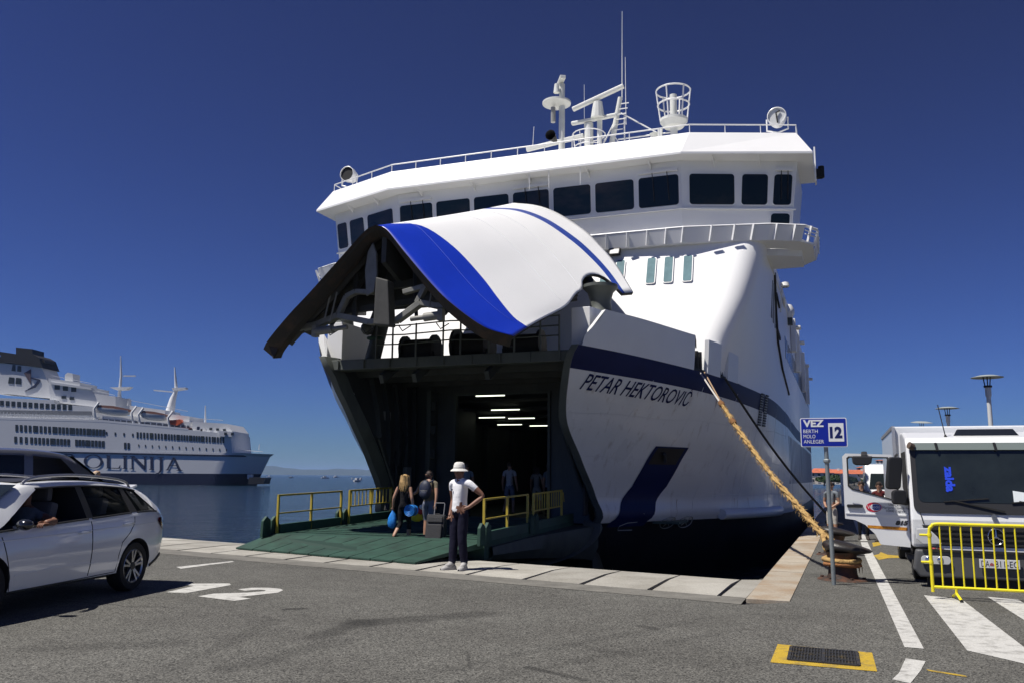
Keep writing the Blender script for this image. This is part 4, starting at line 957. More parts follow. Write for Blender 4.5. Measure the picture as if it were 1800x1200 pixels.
path_bar([(-1.3, U_ + 1.0, 6.05), (1.2, U_ + 1.0, 6.1)], .12, .2, 'cross_beam', VIN, vis)
for k in range(4): x_ = -1.5 + k * .95; MB().tube([(x_, U_ - .02, 4.86), (x_ + .12, U_ - .05, 4.72), (x_ + .3, U_, 4.84)], .014, 5).build('hydraulic_hose', BLACK, vis)
# lifting arms back to the pivots
for side in (1, -1):
    mb = MB(); mb.bar((side * 3.2, -6.4, 6.25), (side * 2.5, -8.2, 5.9), .3, .35); mb.bar((side * 2.5, -8.2, 5.9), (side * 1.5, -10.4, 5.3), .22, .3); mb.build('lifting_arm', VIN, vis, bevel=.03)
mb = MB(); mb.prism([(-2.9, 4.62), (-2.55, 4.75), (-2.62, 4.35), (-2.72, 4.2)], (0, -11.0, 0), (1, 0, 0), (0, 0, 1), .06); mb.build('locking_lug', VRIM, vis)
# ---------------------------------------------------------------- bow ramp
ramp = bpy.data.objects.new('bow_ramp', None); COL.objects.link(ramp); ramp.parent = ferry
SEC = [(-4.5, 0.33, 2.65), (-7.85, 0.24, 2.65), (-10.9, 0.17, 2.65)]
RT = .46
for k in range(2):
    (ua, za, wa), (ub2, zb2, wb) = SEC[k], SEC[k + 1]
    bl = [(-wa, ua - .02, za), (wa, ua - .02, za), (wb, ub2 + .02, zb2), (-wb, ub2 + .02, zb2)]
    tb = [(p[0], p[1], p[2] - (RT if q < 2 else RT - .1)) for q, p in enumerate(bl)]
    mb = MB(); mb.poly(bl); mb.poly(tb[::-1])
    for q in range(4): mb.poly([bl[q], tb[q], tb[(q + 1) % 4], bl[(q + 1) % 4]])
    mb.build('ramp_section', GREEN, ramp)
# end flap of separate plates, cut on the skew to lie on the quay
NP = 9
JG = M('joint_dark_green', (.006, .03, .02), .7)
for k in range(NP):
    t0, t1 = k / NP, (k + 1) / NP; g = .012
    a0_, a1_ = lerp(-2.65, 2.65, t0) + g, lerp(-2.65, 2.65, t1) - g
    e0, e1 = (lerp(-3.0, 2.05, t0) + g, lerp(-11.65, -12.8, t0)), (lerp(-3.0, 2.05, t1) - g, lerp(-11.65, -12.8, t1))
    top = [(a0_, -10.92, .172), (a1_, -10.92, .172), (e1[0], e1[1], -.095), (e0[0], e0[1], -.095)]; bot = [(p[0], p[1], p[2] - d) for p, d in zip(top, (.12, .12, .03, .03))]
    mb = MB(); mb.poly(top); mb.poly(bot[::-1])
    for q in range(4): mb.poly([top[q], bot[q], bot[(q + 1) % 4], top[(q + 1) % 4]])
    mb.build('flap_plate', GREEN, ramp)
mb = MB(); mb.poly([(-2.6, -10.95, .14), (2.6, -10.95, .14), (1.9, -12.5, -.10), (-2.9, -11.5, -.10)]); mb.build('flap_underside', JG, ramp, fix=False)
for k in range(14):
    u = -4.8 - k * .43; z = pw(-u, [4.5, 7.85, 10.9], [.33, .24, .17]); MB().bar((-2.4, u, z + .008), (2.4, u, z + .008), .04, .018).build('tread_bar', GREEN, ramp)
for side in (1, -1):
    for (u0, u1, z0, z1) in ((-4.5, -7.6, .33, .25), (-8.05, -10.65, .235, .175)):
        MB().bar((side * 2.6, u0, z0 + .09), (side * 2.6, u1, z1 + .09), .09, .22).build('ramp_kerb', DKGREEN, ramp, bevel=.01)
    for u, z in ((-7.85, .24), (-10.9, .17)):
        for du in (-.16, .16):
            mb = MB(); mb.prism([(-.16, -.06), (.16, -.06), (.12, .32), (-.02, .40), (-.14, .3)], (side * 2.66 - .035, u + du, z), (0, 1, 0), (0, 0, 1), .07); mb.build('hinge_lug', GREEN, ramp, bevel=.01)
    for (u0, u1, n_, inner) in ((-8.07, -10.75, 3, False), (-5.4, -7.66, 3, True)):
        zf = lambda u: pw(-u, [4.5, 7.85, 10.9], [.33, .24, .17])
        f_ = lambda t, h: Vector((side * 2.58, lerp(u0, u1, t), zf(lerp(u0, u1, t)) + h))
        MB().bar(f_(-.01, .86), f_(1.01, .86), .048, .042).build('hand_rail', YELLOW, ramp, bevel=.008)
        MB().bar(f_(0, .45), f_(1, .45), .035, .03).build('hand_rail', YELLOW, ramp)
        for k in range(n_): MB().bar(f_(k / (n_ - 1), .0), f_(k / (n_ - 1), .85), .05, .05).build('rail_post', YELLOW, ramp)
        if inner:
            for k in range(12): t = (k + .5) / 12; MB().bar(f_(t, .45), f_(t, .84), .022, .022).build('rail_baluster', YELLOW, ramp)
    mb = MB(); mb.tube([f_(0, .8), f_(-.03, .72), f_(-.06, .8), f_(-.10, .55)], .012, 5); mb.build('chain_link', YELLOW, ramp)
# rounded chin below the opening
mb = MB(); rows = []
for z, du in ((.26, 0), (-.1, .25), (-.6, .7), (-1.6, 1.5)):
    rows.append([(v, -4.55 + du + .25 * (abs(v) / 3.4) ** 3, z) for v in [lerp(-3.4, 3.4, k / 12) for k in range(13)]])
mb.grid(rows); mb.build('bow_sill', BOOT, ferry, smooth=60)
# side girders beneath the ramp, deep at the ship and tapering to the flap
for side in (1, -1):
    rows = []
    for k in range(13):
        t = k / 12; u = lerp(-4.4, -10.6, t); v = lerp(3.3, 2.72, min(1, t * 1.6)); ztop = pw(-u, [4.5, 7.85, 10.9], [.22, .14, .06]); dep = lerp(.95, .30, t ** .8)
        rows.append([(side * 2.6, u, ztop), (side * v, u, ztop - .02), (side * (v + .02), u, ztop - dep * .6), (side * (v - .15), u, ztop - dep), (side * (v - .7), u, ztop - dep)])
    MB().grid(rows).build('ramp_side_girder', M('girder_grey_green', (.045, .055, .05), .6, var=.3), ramp, smooth=40)

# rounded shell edge below the opening, curling in under the ramp
for side in (1, -1):
    rows = []
    path = spline([(3.38, -4.52, .30), (3.40, -4.75, .02), (3.28, -5.3, -.28), (3.0, -6.3, -.52), (2.6, -7.8, -.66)], 6)
    for p in path: rows.append([(side * (p.x + .02), p.y + .30, p.z + .03), (side * (p.x + .04), p.y, p.z), (side * (p.x - .10), p.y - .06, p.z - .02), (side * (p.x - .45), p.y + .02, p.z + .06)])
    MB().grid(rows).build('opening_rim', STEELGREY, ferry, smooth=60)
# ================================================================== vehicles
def smooth_pw(x, xs, ys):
    """monotone-ish smooth interpolation of a table"""
    if x <= xs[0]: return ys[0]
    if x >= xs[-1]: return ys[-1]
    for i in range(len(xs) - 1):
        if x <= xs[i + 1]:
            h = xs[i + 1] - xs[i]; t = (x - xs[i]) / h
            d = (ys[i + 1] - ys[i]) / h
            d0 = (ys[i] - ys[i - 1]) / (xs[i] - xs[i - 1]) if i > 0 else d
            d2 = (ys[i + 2] - ys[i + 1]) / (xs[i + 2] - xs[i + 1]) if i + 2 < len(xs) else d
            m0 = (d + d0) / 2 if d * d0 > 0 else 0; m1 = (d + d2) / 2 if d * d2 > 0 else 0
            return (2 * t ** 3 - 3 * t * t + 1) * ys[i] + (t ** 3 - 2 * t * t + t) * h * m0 + (-2 * t ** 3 + 3 * t * t) * ys[i + 1] + (t ** 3 - t * t) * h * m1
TINT = M('car_tinted_glass', (0.010, 0.013, 0.014), 0.03, spec=0.7, alpha=0.62)
TYRE = M('tyre_rubber', (0.012, 0.012, 0.012), 0.8, bump=.2, bscale=60)
RIM = M('alloy_rim', (0.42, 0.42, 0.43), 0.3, metal=0.9)
RIMDK = M('alloy_dark', (0.03, 0.03, 0.032), 0.45, metal=0.4)
SEATM = M('seat_fabric', (0.10, 0.10, 0.105), 0.85)
SEATL = M('seat_pale', (0.42, 0.41, 0.39), 0.85)
PLASTIC = M('black_plastic', (0.02, 0.02, 0.021), 0.5)
class Car:
    def __init__(s, T): s.T = T
    def t(s, k, x): return smooth_pw(x, *s.T[k])
    def section(s, x):
        w, b, zr, yr, zs = s.t('w', x), s.t('belt', x), s.t('roof', x), s.t('yr', x), s.t('sill', x)
        P = [(w * .82, zs), (w * .95, zs + .05), (w * .985, zs + .20), (w, lerp(zs, b, .48)), (w * .995, lerp(zs, b, .66)), (w * .975, b - .10), (w * .95, b - .03), (w * .93, b)]
        g = max(0.0, zr - b)
        yr_ = lerp(w * .90, yr, min(1, g / .35))
        for f in (.12, .3, .5, .7, .88): P.append((lerp(w * .925, yr_ + .035, f ** 1.08), b + (g * .84) * f + .002))
        P += [(yr_ + .02, b + g * .90), (yr_ - .015, b + g * .955), (yr_ * .85, b + g * .985), (yr_ * .5, zr + .008), (0, zr + .014)]
        return P
    def side(s, x, z):
        """half width at (x, z)"""
        P = s.section(x)
        for (y0, z0), (y1, z1) in zip(P, P[1:]):
            if z0 <= z <= z1 and z1 > z0: return lerp(y0, y1, (z - z0) / (z1 - z0))
        return P[7][0]
    def pt(s, x, z, side, off=0.0): return Vector((x, side * (s.side(x, z) + off), z))
CABIN = M('cabin_dark', (0.02, 0.02, 0.022), 0.8)
def car_body(c, root, paint, x0, x1, wins, arches, dx=.06):
    """closed shell; wheel arches and glazed openings are cut out of it"""
    n = int((x1 - x0) / dx) + 1; X = [lerp(x0, x1, k / (n - 1)) for k in range(n)]
    mb = MB(); rows = []
    for x in X:
        S = c.section(x); rows.append([(x, y, z) for y, z in S] + [(x, -y, z) for y, z in S[:-1][::-1]])
    mb.grid(rows, closed=True)
    mb.poly(rows[0]); mb.poly(rows[-1][::-1])
    o = mb.build('body', [paint, CABIN], root, weld=True)
    def cut(cm):
        co = cm.build('cutter', [CABIN, CABIN], root); [setattr(p, 'material_index', 1) for p in co.data.polygons]
        md = o.modifiers.new('b', 'BOOLEAN'); md.operation = 'DIFFERENCE'; md.object = co; md.solver = 'EXACT'
        dg = bpy.context.evaluated_depsgraph_get(); me = bpy.data.meshes.new_from_object(o.evaluated_get(dg)); o.modifiers.clear(); o.data = me; bpy.data.objects.remove(co)
    for ax, rr in arches:
        for side in (1, -1): cut(MB().cyl((ax, side * .60, .33), (ax, side * 1.3, .33), rr, n=40))
    for wa, wb in wins:
        P = []
        for k in range(9):
            f = k / 8; x = wb(f); P.append((x, c.t('belt', x) + (c.t('roof', x) - c.t('belt', x)) * .84 * f + .004))
        for k in range(9):
            f = 1 - k / 8; x = wa(f); P.append((x, c.t('belt', x) + (c.t('roof', x) - c.t('belt', x)) * .84 * f + .004))
        cut(MB().prism(P, (0, 1.3, 0), (1, 0, 0), (0, 0, 1), 2.6))
    me = o.data
    for p in me.polygons: p.use_smooth = True
    me.set_sharp_from_angle(angle=math.radians(28))
    return o
def side_pane(c, root, side, wa, wb, off, name='side_window', mat=None, f0=0.02, f1=.985, nx=10, nz=6):
    mb = MB(); rows = []
    for k in range(nz + 1):
        f = lerp(f0, f1, k / nz); xa, xb = wa(f), wb(f); r = []
        for i in range(nx + 1):
            x = lerp(xa, xb, i / nx); b, zr = c.t('belt', x), c.t('roof', x); z = b + (zr - b) * .84 * f + .002
            r.append(c.pt(x, z, side, off))
        rows.append(r)
    mb.grid(rows); return mb.build(name, mat or TINT, root, smooth=60)
def seam(c, root, side, P, r=.006, off=.001, mat=None, name='panel_gap'):
    mb = MB(); mb.tube([c.pt(x, z, side, off) for x, z in P], r, 5); return mb.build(name, mat or BLACK, root)
def wheel(root, x, side, y, R=.325, W=.22, spokes=5, style='alloy', name='wheel'):
    w = bpy.data.objects.new(name, None); COL.objects.link(w); w.parent = root; w.location = (x, side * y, R); w.rotation_euler = (0, 0, 0 if side > 0 else PI)
    r = R * .70
    MB().lathe([(r, -W), (r + .01, -W), (R - .02, -W + .005), (R, -W + .04), (R, -.04), (R - .02, -.005), (r + .01, 0), (r, -.01)], (0, 0, 0), 40, 'y').build('tyre', TYRE, w, smooth=50)
    rm = MB()
    rm.lathe([(r, -.20), (r, -.015), (r - .012, -.006), (r - .03, -.02), (r - .035, -.10), (.05, -.11)], (0, 0, 0), 40, 'y').build('rim', RIM if style == 'alloy' else RIMDK, w, smooth=40)
    for k in range(spokes):
        for da in ((-.16, .16) if style == 'alloy' else (0,)):
            a = 2 * PI * k / spokes + .3; b = a + da * 1.15
            mb = MB(); mb.bar((.05 * math.cos(a + da), -.035, .05 * math.sin(a + da)), ((r - .012) * math.cos(b), -.018, (r - .012) * math.sin(b)), .032, .028, up=(0, 1, 0)); mb.build('spoke', RIM, w, bevel=.004)
    MB().lathe([(.001, -.012), (.05, -.016), (.058, -.04)], (0, 0, 0), 16, 'y').build('hub_cap', RIMDK, w)
    MB().lathe([(.001, -.09), (r - .04, -.092)], (0, 0, 0), 24, 'y').build('brake_disc', RIMDK, w)
    return w
def seats(root, P, mat):
    for x, y, z in P:
        mb = MB(); mb.box((x, y, z), (.5, .5, .16)); mb.box((x - .28, y, z + .33), (.14, .48, .62), (0, -.22, 0)); mb.box((x - .38, y, z + .73), (.10, .26, .18)); mb.build('seat', mat, root, bevel=.04)

# ---- white estate car, driving towards the camera's left
WPAINT = M('white_car_paint', (0.80, 0.81, 0.81), 0.18, coat=1.0, spec=.5)
WG = Car(dict(w=([-2.20, -2.12, -1.95, -1.6, -.6, .8, 1.6, 2.1, 2.3], [.66, .79, .86, .90, .905, .905, .885, .80, .60]),
              belt=([-2.20, -2.0, -1.5, -.6, .4, 1.3, 1.7, 2.1, 2.3], [.96, 1.015, 1.035, 1.0, .955, .91, .88, .80, .70]),
              roof=([-2.20, -2.12, -1.95, -1.78, -1.55, -1.1, -.4, .2, .62, 1.0, 1.45, 1.6, 2.0, 2.3], [.965, 1.03, 1.19, 1.325, 1.39, 1.44, 1.47, 1.46, 1.42, 1.24, .965, .93, .85, .72]),
              yr=([-2.2, -1.8, 0, 1.2], [.50, .55, .60, .58]), sill=([-2.2, -1.95, -1.7, 1.7, 2.0, 2.3], [.42, .30, .22, .22, .22, .30])))
def lin(a, b): return lambda f: lerp(a, b, f)
whx, why = -0.155, -0.988
wr = ground_px(222, 1037)
hd = Vector((whx, why, 0)).normalized(); lf = Vector((-hd.y, hd.x, 0))
wag_o = Vector((wr.x, wr.y, 0)) + hd * 1.32 * 1.06 - lf * .80 * 1.06
wagon = thing('estate_car', 'white estate car with roof rails, driver arm resting on the open window', 'car', wag_o, math.atan2(hd.y, hd.x))
wagon.scale = (1.06,) * 3
WWIN = [(lambda f: -0.32 + .02 * f, lambda f: lerp(1.28, .38, f)), (lambda f: -1.22 - .0 * f, lambda f: -.40 + .02 * f), (lambda f: lerp(-1.88, -1.60, f), lambda f: lerp(-1.36, -1.30, f))]
car_body(WG, wagon, WPAINT, -2.20, 2.30, WWIN, ((-1.32, .365), (1.36, .365)))
for side in (1, -1):
    for k, (wa, wb) in enumerate(WWIN):
        if not (side == 1 and k == 0): side_pane(WG, wagon, side, wa, wb, -.012, mat=TINT)
    # black window surround and pillars
    for k, (wa, wb) in enumerate(WWIN):
        mb = MB(); P = [WG.pt(lerp(wa(0), wb(0), i / 12), WG.t('belt', lerp(wa(0), wb(0), i / 12)) + .004, side, .004) for i in range(13)]
        mb.tube(P, .013, 5); mb.build('window_trim', CHROME if False else PLASTIC, wagon)
    side_pane(WG, wagon, side, lambda f: -.42 + .02 * f, lambda f: -.30 + .02 * f, .003, 'pillar_trim', PLASTIC)
    side_pane(WG, wagon, side, lambda f: lerp(-1.37, -1.31, f), lambda f: -1.21, .003, 'pillar_trim', PLASTIC)
    top = [(x, WG.t('belt', x) + (WG.t('roof', x) - WG.t('belt', x)) * .845) for x in [lerp(-1.62, .42, i / 16) for i in range(17)]]
    mb = MB(); mb.tube([WG.pt(x, z, side, .004) for x, z in top], .012, 5); mb.build('window_trim', PLASTIC, wagon)
    for sx in (-.36, -1.27): seam(WG, wagon, side, [(sx + (.0 if sx > -1 else -.05 * abs(z - .6)), z) for z in [.30 + .06 * k for k in range(12)]] if sx > -1 else [(-1.27, .98), (-1.25, .9), (-1.15, .78), (-.98, .66), (-.93, .5), (-.92, .30)])
    seam(WG, wagon, side, [(.98 + .02 * k, .28 + .065 * k) for k in range(10)])
    seam(WG, wagon, side, [(-.92, .29), (0, .275), (1.0, .27)], .005)
    seam(WG, wagon, side, [(x, lerp(.90, .84, (x + 1.85) / 3.15) - .02) for x in [lerp(-1.85, 1.3, k / 20) for k in range(21)]], .010, -.004, WPAINT, 'shoulder_crease')
    seam(WG, wagon, side, [(x, .43 + .03 * math.sin((x + .9) * 1.5)) for x in [lerp(-.9, .95, k / 14) for k in range(15)]], .010, -.004, WPAINT, 'sill_crease')
    for hx, hz in ((-.20, .84), (-1.10, .90)):
        p = WG.pt(hx, hz, side, .03); mb = MB(); mb.tube([WG.pt(hx - .11, hz, side, -.004), WG.pt(hx - .09, hz, side, .03), WG.pt(hx + .09, hz - .005, side, .03), WG.pt(hx + .11, hz - .005, side, -.004)], .014, 6); mb.build('door_handle', WPAINT, wagon, smooth=60)
        MB().ball(WG.pt(hx, hz - .012, side, -.028), .05, 10, (1.3, .6, .6)).build('handle_recess', PLASTIC, wagon, smooth=60)
    # roof rail
    rr = [Vector((x, side * (.565 - .02 * abs(x)), WG.t('roof', x) + dz)) for x, dz in ((-1.62, -.02), (-1.50, .04), (-1.15, .055), (-.4, .06), (.2, .055), (.45, .03), (.55, -.01))]
    mb = MB(); mb.tube(spline(rr, 4), .018, 8); mb.build('roof_rail', RIM, wagon, smooth=60)
    # tail lamp
    mb = MB(); rows = [[WG.pt(x, z, side, .010) for x in (-2.285, -2.22, -2.10, -1.98)] for z in (.80, .87, .93, .965)]
    rows = [[WG.pt(lerp(-2.19, e, t), z, side, .016) for t in (0, .33, .66, 1)] for z, e in ((.77, -2.02), (.84, -1.92), (.90, -1.84), (.945, -1.88))]
    mb.grid(rows); mb.build('tail_lamp', M('tail_lamp_red', (0.10, 0.006, 0.008), 0.12, coat=1), wagon, smooth=60)
    mb = MB(); mb.ball((.98, side * .99, .99), .10, 14, (.75, 1.0, .62)); mb.bar((.98, side * .86, .95), (.96, side * .95, .97), .05); mb.build('door_mirror', M('mirror_gloss_black', (.012, .013, .014), .12, coat=1), wagon, smooth=50)
    for ax in (-1.32, 1.36):
        wheel(wagon, ax, side, .885)
mb = MB(); mb.grid([[(-2.16, y, .30) for y in (-.6, 0, .6)], [(-2.22, y, .47) for y in (-.6, 0, .6)]]); mb.build('rear_valance', PLASTIC, wagon)
for side in (1, -1): seam(WG, wagon, side, [(-2.17, .46), (-2.05, .42), (-1.92, .37), (-1.72, .30)], .03, -.01, PLASTIC, 'bumper_valance')
mb = MB(); mb.grid([[(-2.10, y * .9, 1.06) for y in (-.62, -.3, 0, .3, .62)], [(-1.80, y * .8, 1.315) for y in (-.62, -.3, 0, .3, .62)]]); mb.build('rear_window', GLASS, wagon)
mb = MB(); mb.grid([[(x, y * k, WG.t('roof', x) + .024 - .012 * y * y) for y in (-.66, -.33, 0, .33, .66)] for x, k in ((1.42, 1.0), (1.25, .98), (1.1, .96), (.95, .94), (.8, .92), (.68, .90))]); mb.build('windscreen', GLASS, wagon, smooth=60)
mb = MB(); mb.box((-1.76, 0, 1.365), (.22, 1.0, .03), (0, .22, 0)); mb.build('roof_spoiler', WPAINT, wagon, bevel=.012)
mb = MB(); mb.grid([[(x, y * .95, WG.t('roof', x) + .017 - .008 * abs(y)) for y in (-.5, -.25, 0, .25, .5)] for x in [lerp(.55, -1.5, k / 10) for k in range(11)]]); mb.build('roof_panel', PLASTIC, wagon, smooth=60)
for side in (1, -1):
    mb = MB(); mb.grid([[WG.pt(lerp(2.27, e, t), z, side, .012) for t in (0, .33, .66, 1)] for z, e in ((.60, 2.0), (.65, 1.92), (.70, 1.85))]); mb.build('headlamp', M('car_headlamp', (.5, .52, .54), .1, coat=1), wagon, smooth=60)
MB().prism(rrect(-.42, .36, .42, .60, .05), (2.305, 0, 0), (0, 1, 0), (0, 0, 1), .015).build('front_grille', PLASTIC, wagon)
MB().box((2.325, 0, .42), (.012, .50, .11)).build('number_plate', M('car_plate_white', (.6, .61, .62), .4), wagon)
MB().cyl((-1.45, .0, 1.40), (-1.65, 0, 1.56), .01, n=6).build('roof_aerial', PLASTIC, wagon)
seats(wagon, ((.35, .38, .57), (.35, -.38, .57)), SEATM); seats(wagon, ((-.65, .38, .60), (-.65, -.38, .60)), SEATL)
mb = MB(); mb.box((0, 0, .36), (3.0, 1.5, .05)); mb.box((1.2, 0, .80), (.35, 1.5, .22)); mb.build('cabin_floor', PLASTIC, wagon)
mb = MB(); mb.tube([(.82 - .08 * math.cos(t), .38 + .18 * math.cos(t), .88 + .18 * math.sin(t)) for t in [2 * PI * k / 20 for k in range(20)]], .016, 6, closed=True); mb.build('steering_wheel', PLASTIC, wagon)

# ---- grey people carrier behind it, facing the ferry
GPAINT = M('grey_car_paint', (0.15, 0.155, 0.17), 0.28, metal=.35, coat=.9)
VG = Car(dict(w=([-2.45, -2.35, -2.0, -1, 1, 1.8, 2.3, 2.45], [.70, .86, .94, .955, .955, .92, .80, .6]),
              belt=([-2.45, -2, 0, 1.4, 1.9, 2.3, 2.45], [1.16, 1.18, 1.17, 1.15, 1.10, .95, .8]),
              roof=([-2.45, -2.40, -2.25, -2.0, -1.2, 0, .8, 1.1, 1.35, 2.0, 2.15, 2.45], [1.17, 1.5, 1.88, 1.95, 1.99, 1.99, 1.96, 1.90, 1.76, 1.26, 1.13, .82]),
              yr=([-2.4, 0, 1.5], [.72, .74, .70]), sill=([-2.45, -1.8, 1.8, 2.45], [.34, .26, .26, .36])))
vh = Vector((.55, .835, 0)).normalized(); vl = Vector((-vh.y, vh.x, 0))
vo = Vector((-8.25, 18.0, 0)) - vh * 1.95 * 1.06 + vl * .93 * 1.06
van_g = thing('people_carrier', 'dark grey people carrier behind the white estate car, facing the ferry', 'car', vo, math.atan2(vh.y, vh.x))
van_g.scale = (1.06,) * 3
VWIN = [(lambda f: .42, lambda f: lerp(1.62, .95, f ** 1.3)), (lambda f: -1.0, lambda f: .26), (lambda f: lerp(-2.2, -2.05, f), lambda f: -1.14)]
car_body(VG, van_g, GPAINT, -2.45, 2.45, VWIN, ((-1.5, .37), (1.45, .37)))
for side in (1, -1):
    for k, (wa, wb) in enumerate(VWIN): side_pane(VG, van_g, side, wa, wb, -.012, mat=M('carrier_clear_glass', (0.012, 0.015, 0.016), 0.03, spec=.6, alpha=.28) if k == 0 else TINT)
    for sx in (.34, -1.07): seam(VG, van_g, side, [(sx, .34 + .1 * k) for k in range(9)])
    for ax in (-1.5, 1.45): wheel(van_g, ax, side, .94)
    mb = MB(); mb.ball((1.55, side * 1.08, 1.2), .13, 10, (.6, .9, .9)); mb.build('door_mirror', GPAINT, van_g, smooth=50)
mb = MB(); mb.grid([[(2.06, y * .98, 1.235) for y in (-.78, -.4, 0, .4, .78)], [(1.45, y * .92, 1.70) for y in (-.78, -.4, 0, .4, .78)], [(1.2, y * .9, 1.872) for y in (-.78, -.4, 0, .4, .78)]]); mb.build('windscreen', GLASS, van_g, smooth=60)
seats(van_g, ((.55, .42, .78), (.55, -.42, .78), (-.5, .42, .78), (-.5, -.42, .78)), SEATM)
mb = MB(); mb.box((0, 0, .5), (3.8, 1.6, .05)); mb.build('cabin_floor', PLASTIC, van_g)

# ---- white box lorry with its door open
LP = M('lorry_white_paint', (0.78, 0.79, 0.79), 0.3, coat=.5, var=.015, scale=2)
to = ground_px(1757, 1036)
lorry = thing('box_lorry', 'white box lorry parked facing the camera behind the yellow barrier, near-side door wide open', 'lorry', (to.x, to.y, 0), -PSI)
lorry.scale = (1.06,) * 3
LG = M('lorry_grey_plastic', (0.075, 0.077, 0.08), 0.55, var=.1)
HW = 1.12
# cab shell: extruded side profile with the front leaning back at the screen
prof = [(0.06, .62), (0.02, .80), (0.0, 1.0), (.03, 1.17), (.22, 2.02), (.40, 2.14), (.95, 2.24), (1.62, 2.27), (1.62, .62)]
mb = MB(); mb.prism(prof, (-HW, 0, 0), (0, 1, 0), (0, 0, 1), 2 * HW); mb.build('cab', LP, lorry, bevel=.05, bseg=3)
# windscreen with black border
def scr(x, z, off): t = (z - 1.17) / .85; return Vector((x, .03 + .19 * t - off, z))
mb = MB(); P = rrect(-1.07, 1.09, 1.07, 2.04, .10); mb.poly([scr(x, z, .012) for x, z in P]); mb.build('screen_border', PLASTIC, lorry, fix=False, solid=.01)
P = rrect(-1.00, 1.24, 1.00, 1.98, .08); mb = MB(); mb.poly([scr(x, z, .022) for x, z in P]); scn = mb.build('windscreen', M('lorry_screen_glass', (0.018, 0.024, 0.024), 0.05, spec=.6, var=.3, scale=2), lorry, fix=False)
mb = MB(); mb.poly([scr(-1.05, 1.96, .05), scr(1.05, 1.96, .05), scr(1.05, 2.06, .02), scr(-1.05, 2.06, .02)]); mb.build('sun_visor', M('visor_smoke', (0.16, 0.19, 0.18), .15), lorry, fix=False, solid=.012)
for x in (-.68, .12, .75): MB().bar(scr(x, 1.95, .06), scr(x - .02, 2.06, .04), .035, .02).build('visor_bracket', PLASTIC, lorry)
for x0_, x1_ in ((-.55, .15), (.35, 1.0)):
    mb = MB(); mb.bar(scr(x1_, 1.13, .04), scr(x0_, 1.27, .035), .018); mb.bar(scr(x0_ - .1, 1.25, .035), scr(x0_ + .5, 1.30, .035), .016); mb.build('wiper', BLACK, lorry)
for x, z, w, h in ((.38, 1.33, .2, .1), (.62, 1.33, .16, .09)):
    mb = MB(); mb.poly([scr(x - w / 2, z - h * .7, .026), scr(x + w / 2, z - h * .7, .026), scr(x + w / 2, z + h * .5, .026), scr(x - w / 2, z + h * .8, .026)]); mb.build('dashboard_paper', M('paper', (.7, .75, .76), .7), scn, fix=False)
# blue lettering hanging in the screen, read downwards; a faint glow is added to the letters
t_ = text_on('screen_lettering', 'zaida', M('blue_letter', (0.02, 0.06, 0.6), .4, emit=(0.02, .08, .9), estr=.06), scn, scr(-.60, 1.72, .03), (.0, -.2235, -1), (1, 0, 0), .17, bold=.008)
mb = MB(); mb.prism([(-.40, 0), (.52, 0), (.44, .10), (-.34, .10)], (0, .62, 2.165), (1, 0, 0), (0, .25, 1), .03); mb.build('roof_hatch', M('hatch_black', (.015, .017, .022), .25), lorry, bevel=.01)
mb = MB(); mb.cyl((-.52, .5, 2.16), (-.60, .52, 2.62), .008, n=5); mb.cyl((-.52, .5, 2.14), (-.52, .5, 2.19), .03, .012, 8); mb.build('roof_aerial', BLACK, lorry)
# grille, badge, headlamps, bumper, number plate
mb = MB(); mb.prism([(-.98, .93), (.98, .93), (.70, .65), (-.70, .65)], (0, -.035, 0), (1, 0, 0), (0, 0, 1), -.05); gr_ = mb.build('grille', PLASTIC, lorry, bevel=.01)
for k in range(4): z = .69 + .065 * k; MB().bar((-.74 - .05 * k, -.045, z), (.74 + .05 * k, -.045, z), .03, .03).build('grille_slat', BLACK, gr_)
mb = MB(); mb.prism([(-.78, .66), (-.70, .60), (.70, .60), (.78, .66)], (0, -.04, 0), (1, 0, 0), (0, 0, 1), -.04); mb.build('grille_lower_lip', LP, lorry, bevel=.008)
mb = MB(); mb.tube([(.105 * math.cos(t), -.07, .80 + .105 * math.sin(t)) for t in [2 * PI * k / 28 for k in range(28)]], .010, 6, closed=True)
for a in (PI / 2, PI / 2 + 2 * PI / 3, PI / 2 - 2 * PI / 3): mb.tube([(0, -.072, .80), (.10 * math.cos(a), -.07, .80 + .10 * math.sin(a))], [.014, .005], 6)
mb.build('star_badge', CHROME, lorry, smooth=60)
mb = MB(); mb.cyl((0, -.035, 1.06), (0, .0, 1.06), .035, n=16); mb.build('bonnet_badge', RIM, lorry)
seam_x = -.97
MB().bar((-.99, -.012, 1.10), (-.95, -.03, .94), .008, .01).build('panel_gap', BLACK, lorry); MB().bar((.99, -.012, 1.10), (.95, -.03, .94), .008, .01).build('panel_gap', BLACK, lorry)
LENS = M('headlamp_lens', (.55, .56, .56), .12, spec=.7)
for s_ in (-1, 1):
    mb = MB(); mb.prism([(s_ * 1.06, .88), (s_ * .90, .89), (s_ * .78, .78), (s_ * .72, .68), (s_ * .98, .67), (s_ * 1.07, .74)], (0, -.03, 0), (1, 0, 0), (0, 0, 1), -.05 if s_ > 0 else .05); h_ = mb.build('headlamp', LENS, lorry, bevel=.012)
    h_.location.y = -.0
    MB().ball((s_ * .90, -.05, .78), .065, 10, (1, .4, 1)).build('reflector', CHROME, h_, smooth=60)
mb = MB(); mb.prism([(-1.13, .34), (-1.08, .60), (1.08, .60), (1.13, .34), (1.05, .24), (-1.05, .24)], (0, -.16, 0), (1, 0, 0), (0, 0, 1), -.30); bu = mb.build('bumper', LG, lorry, bevel=.035, bseg=3)
bu.location = (0, .02, 0)
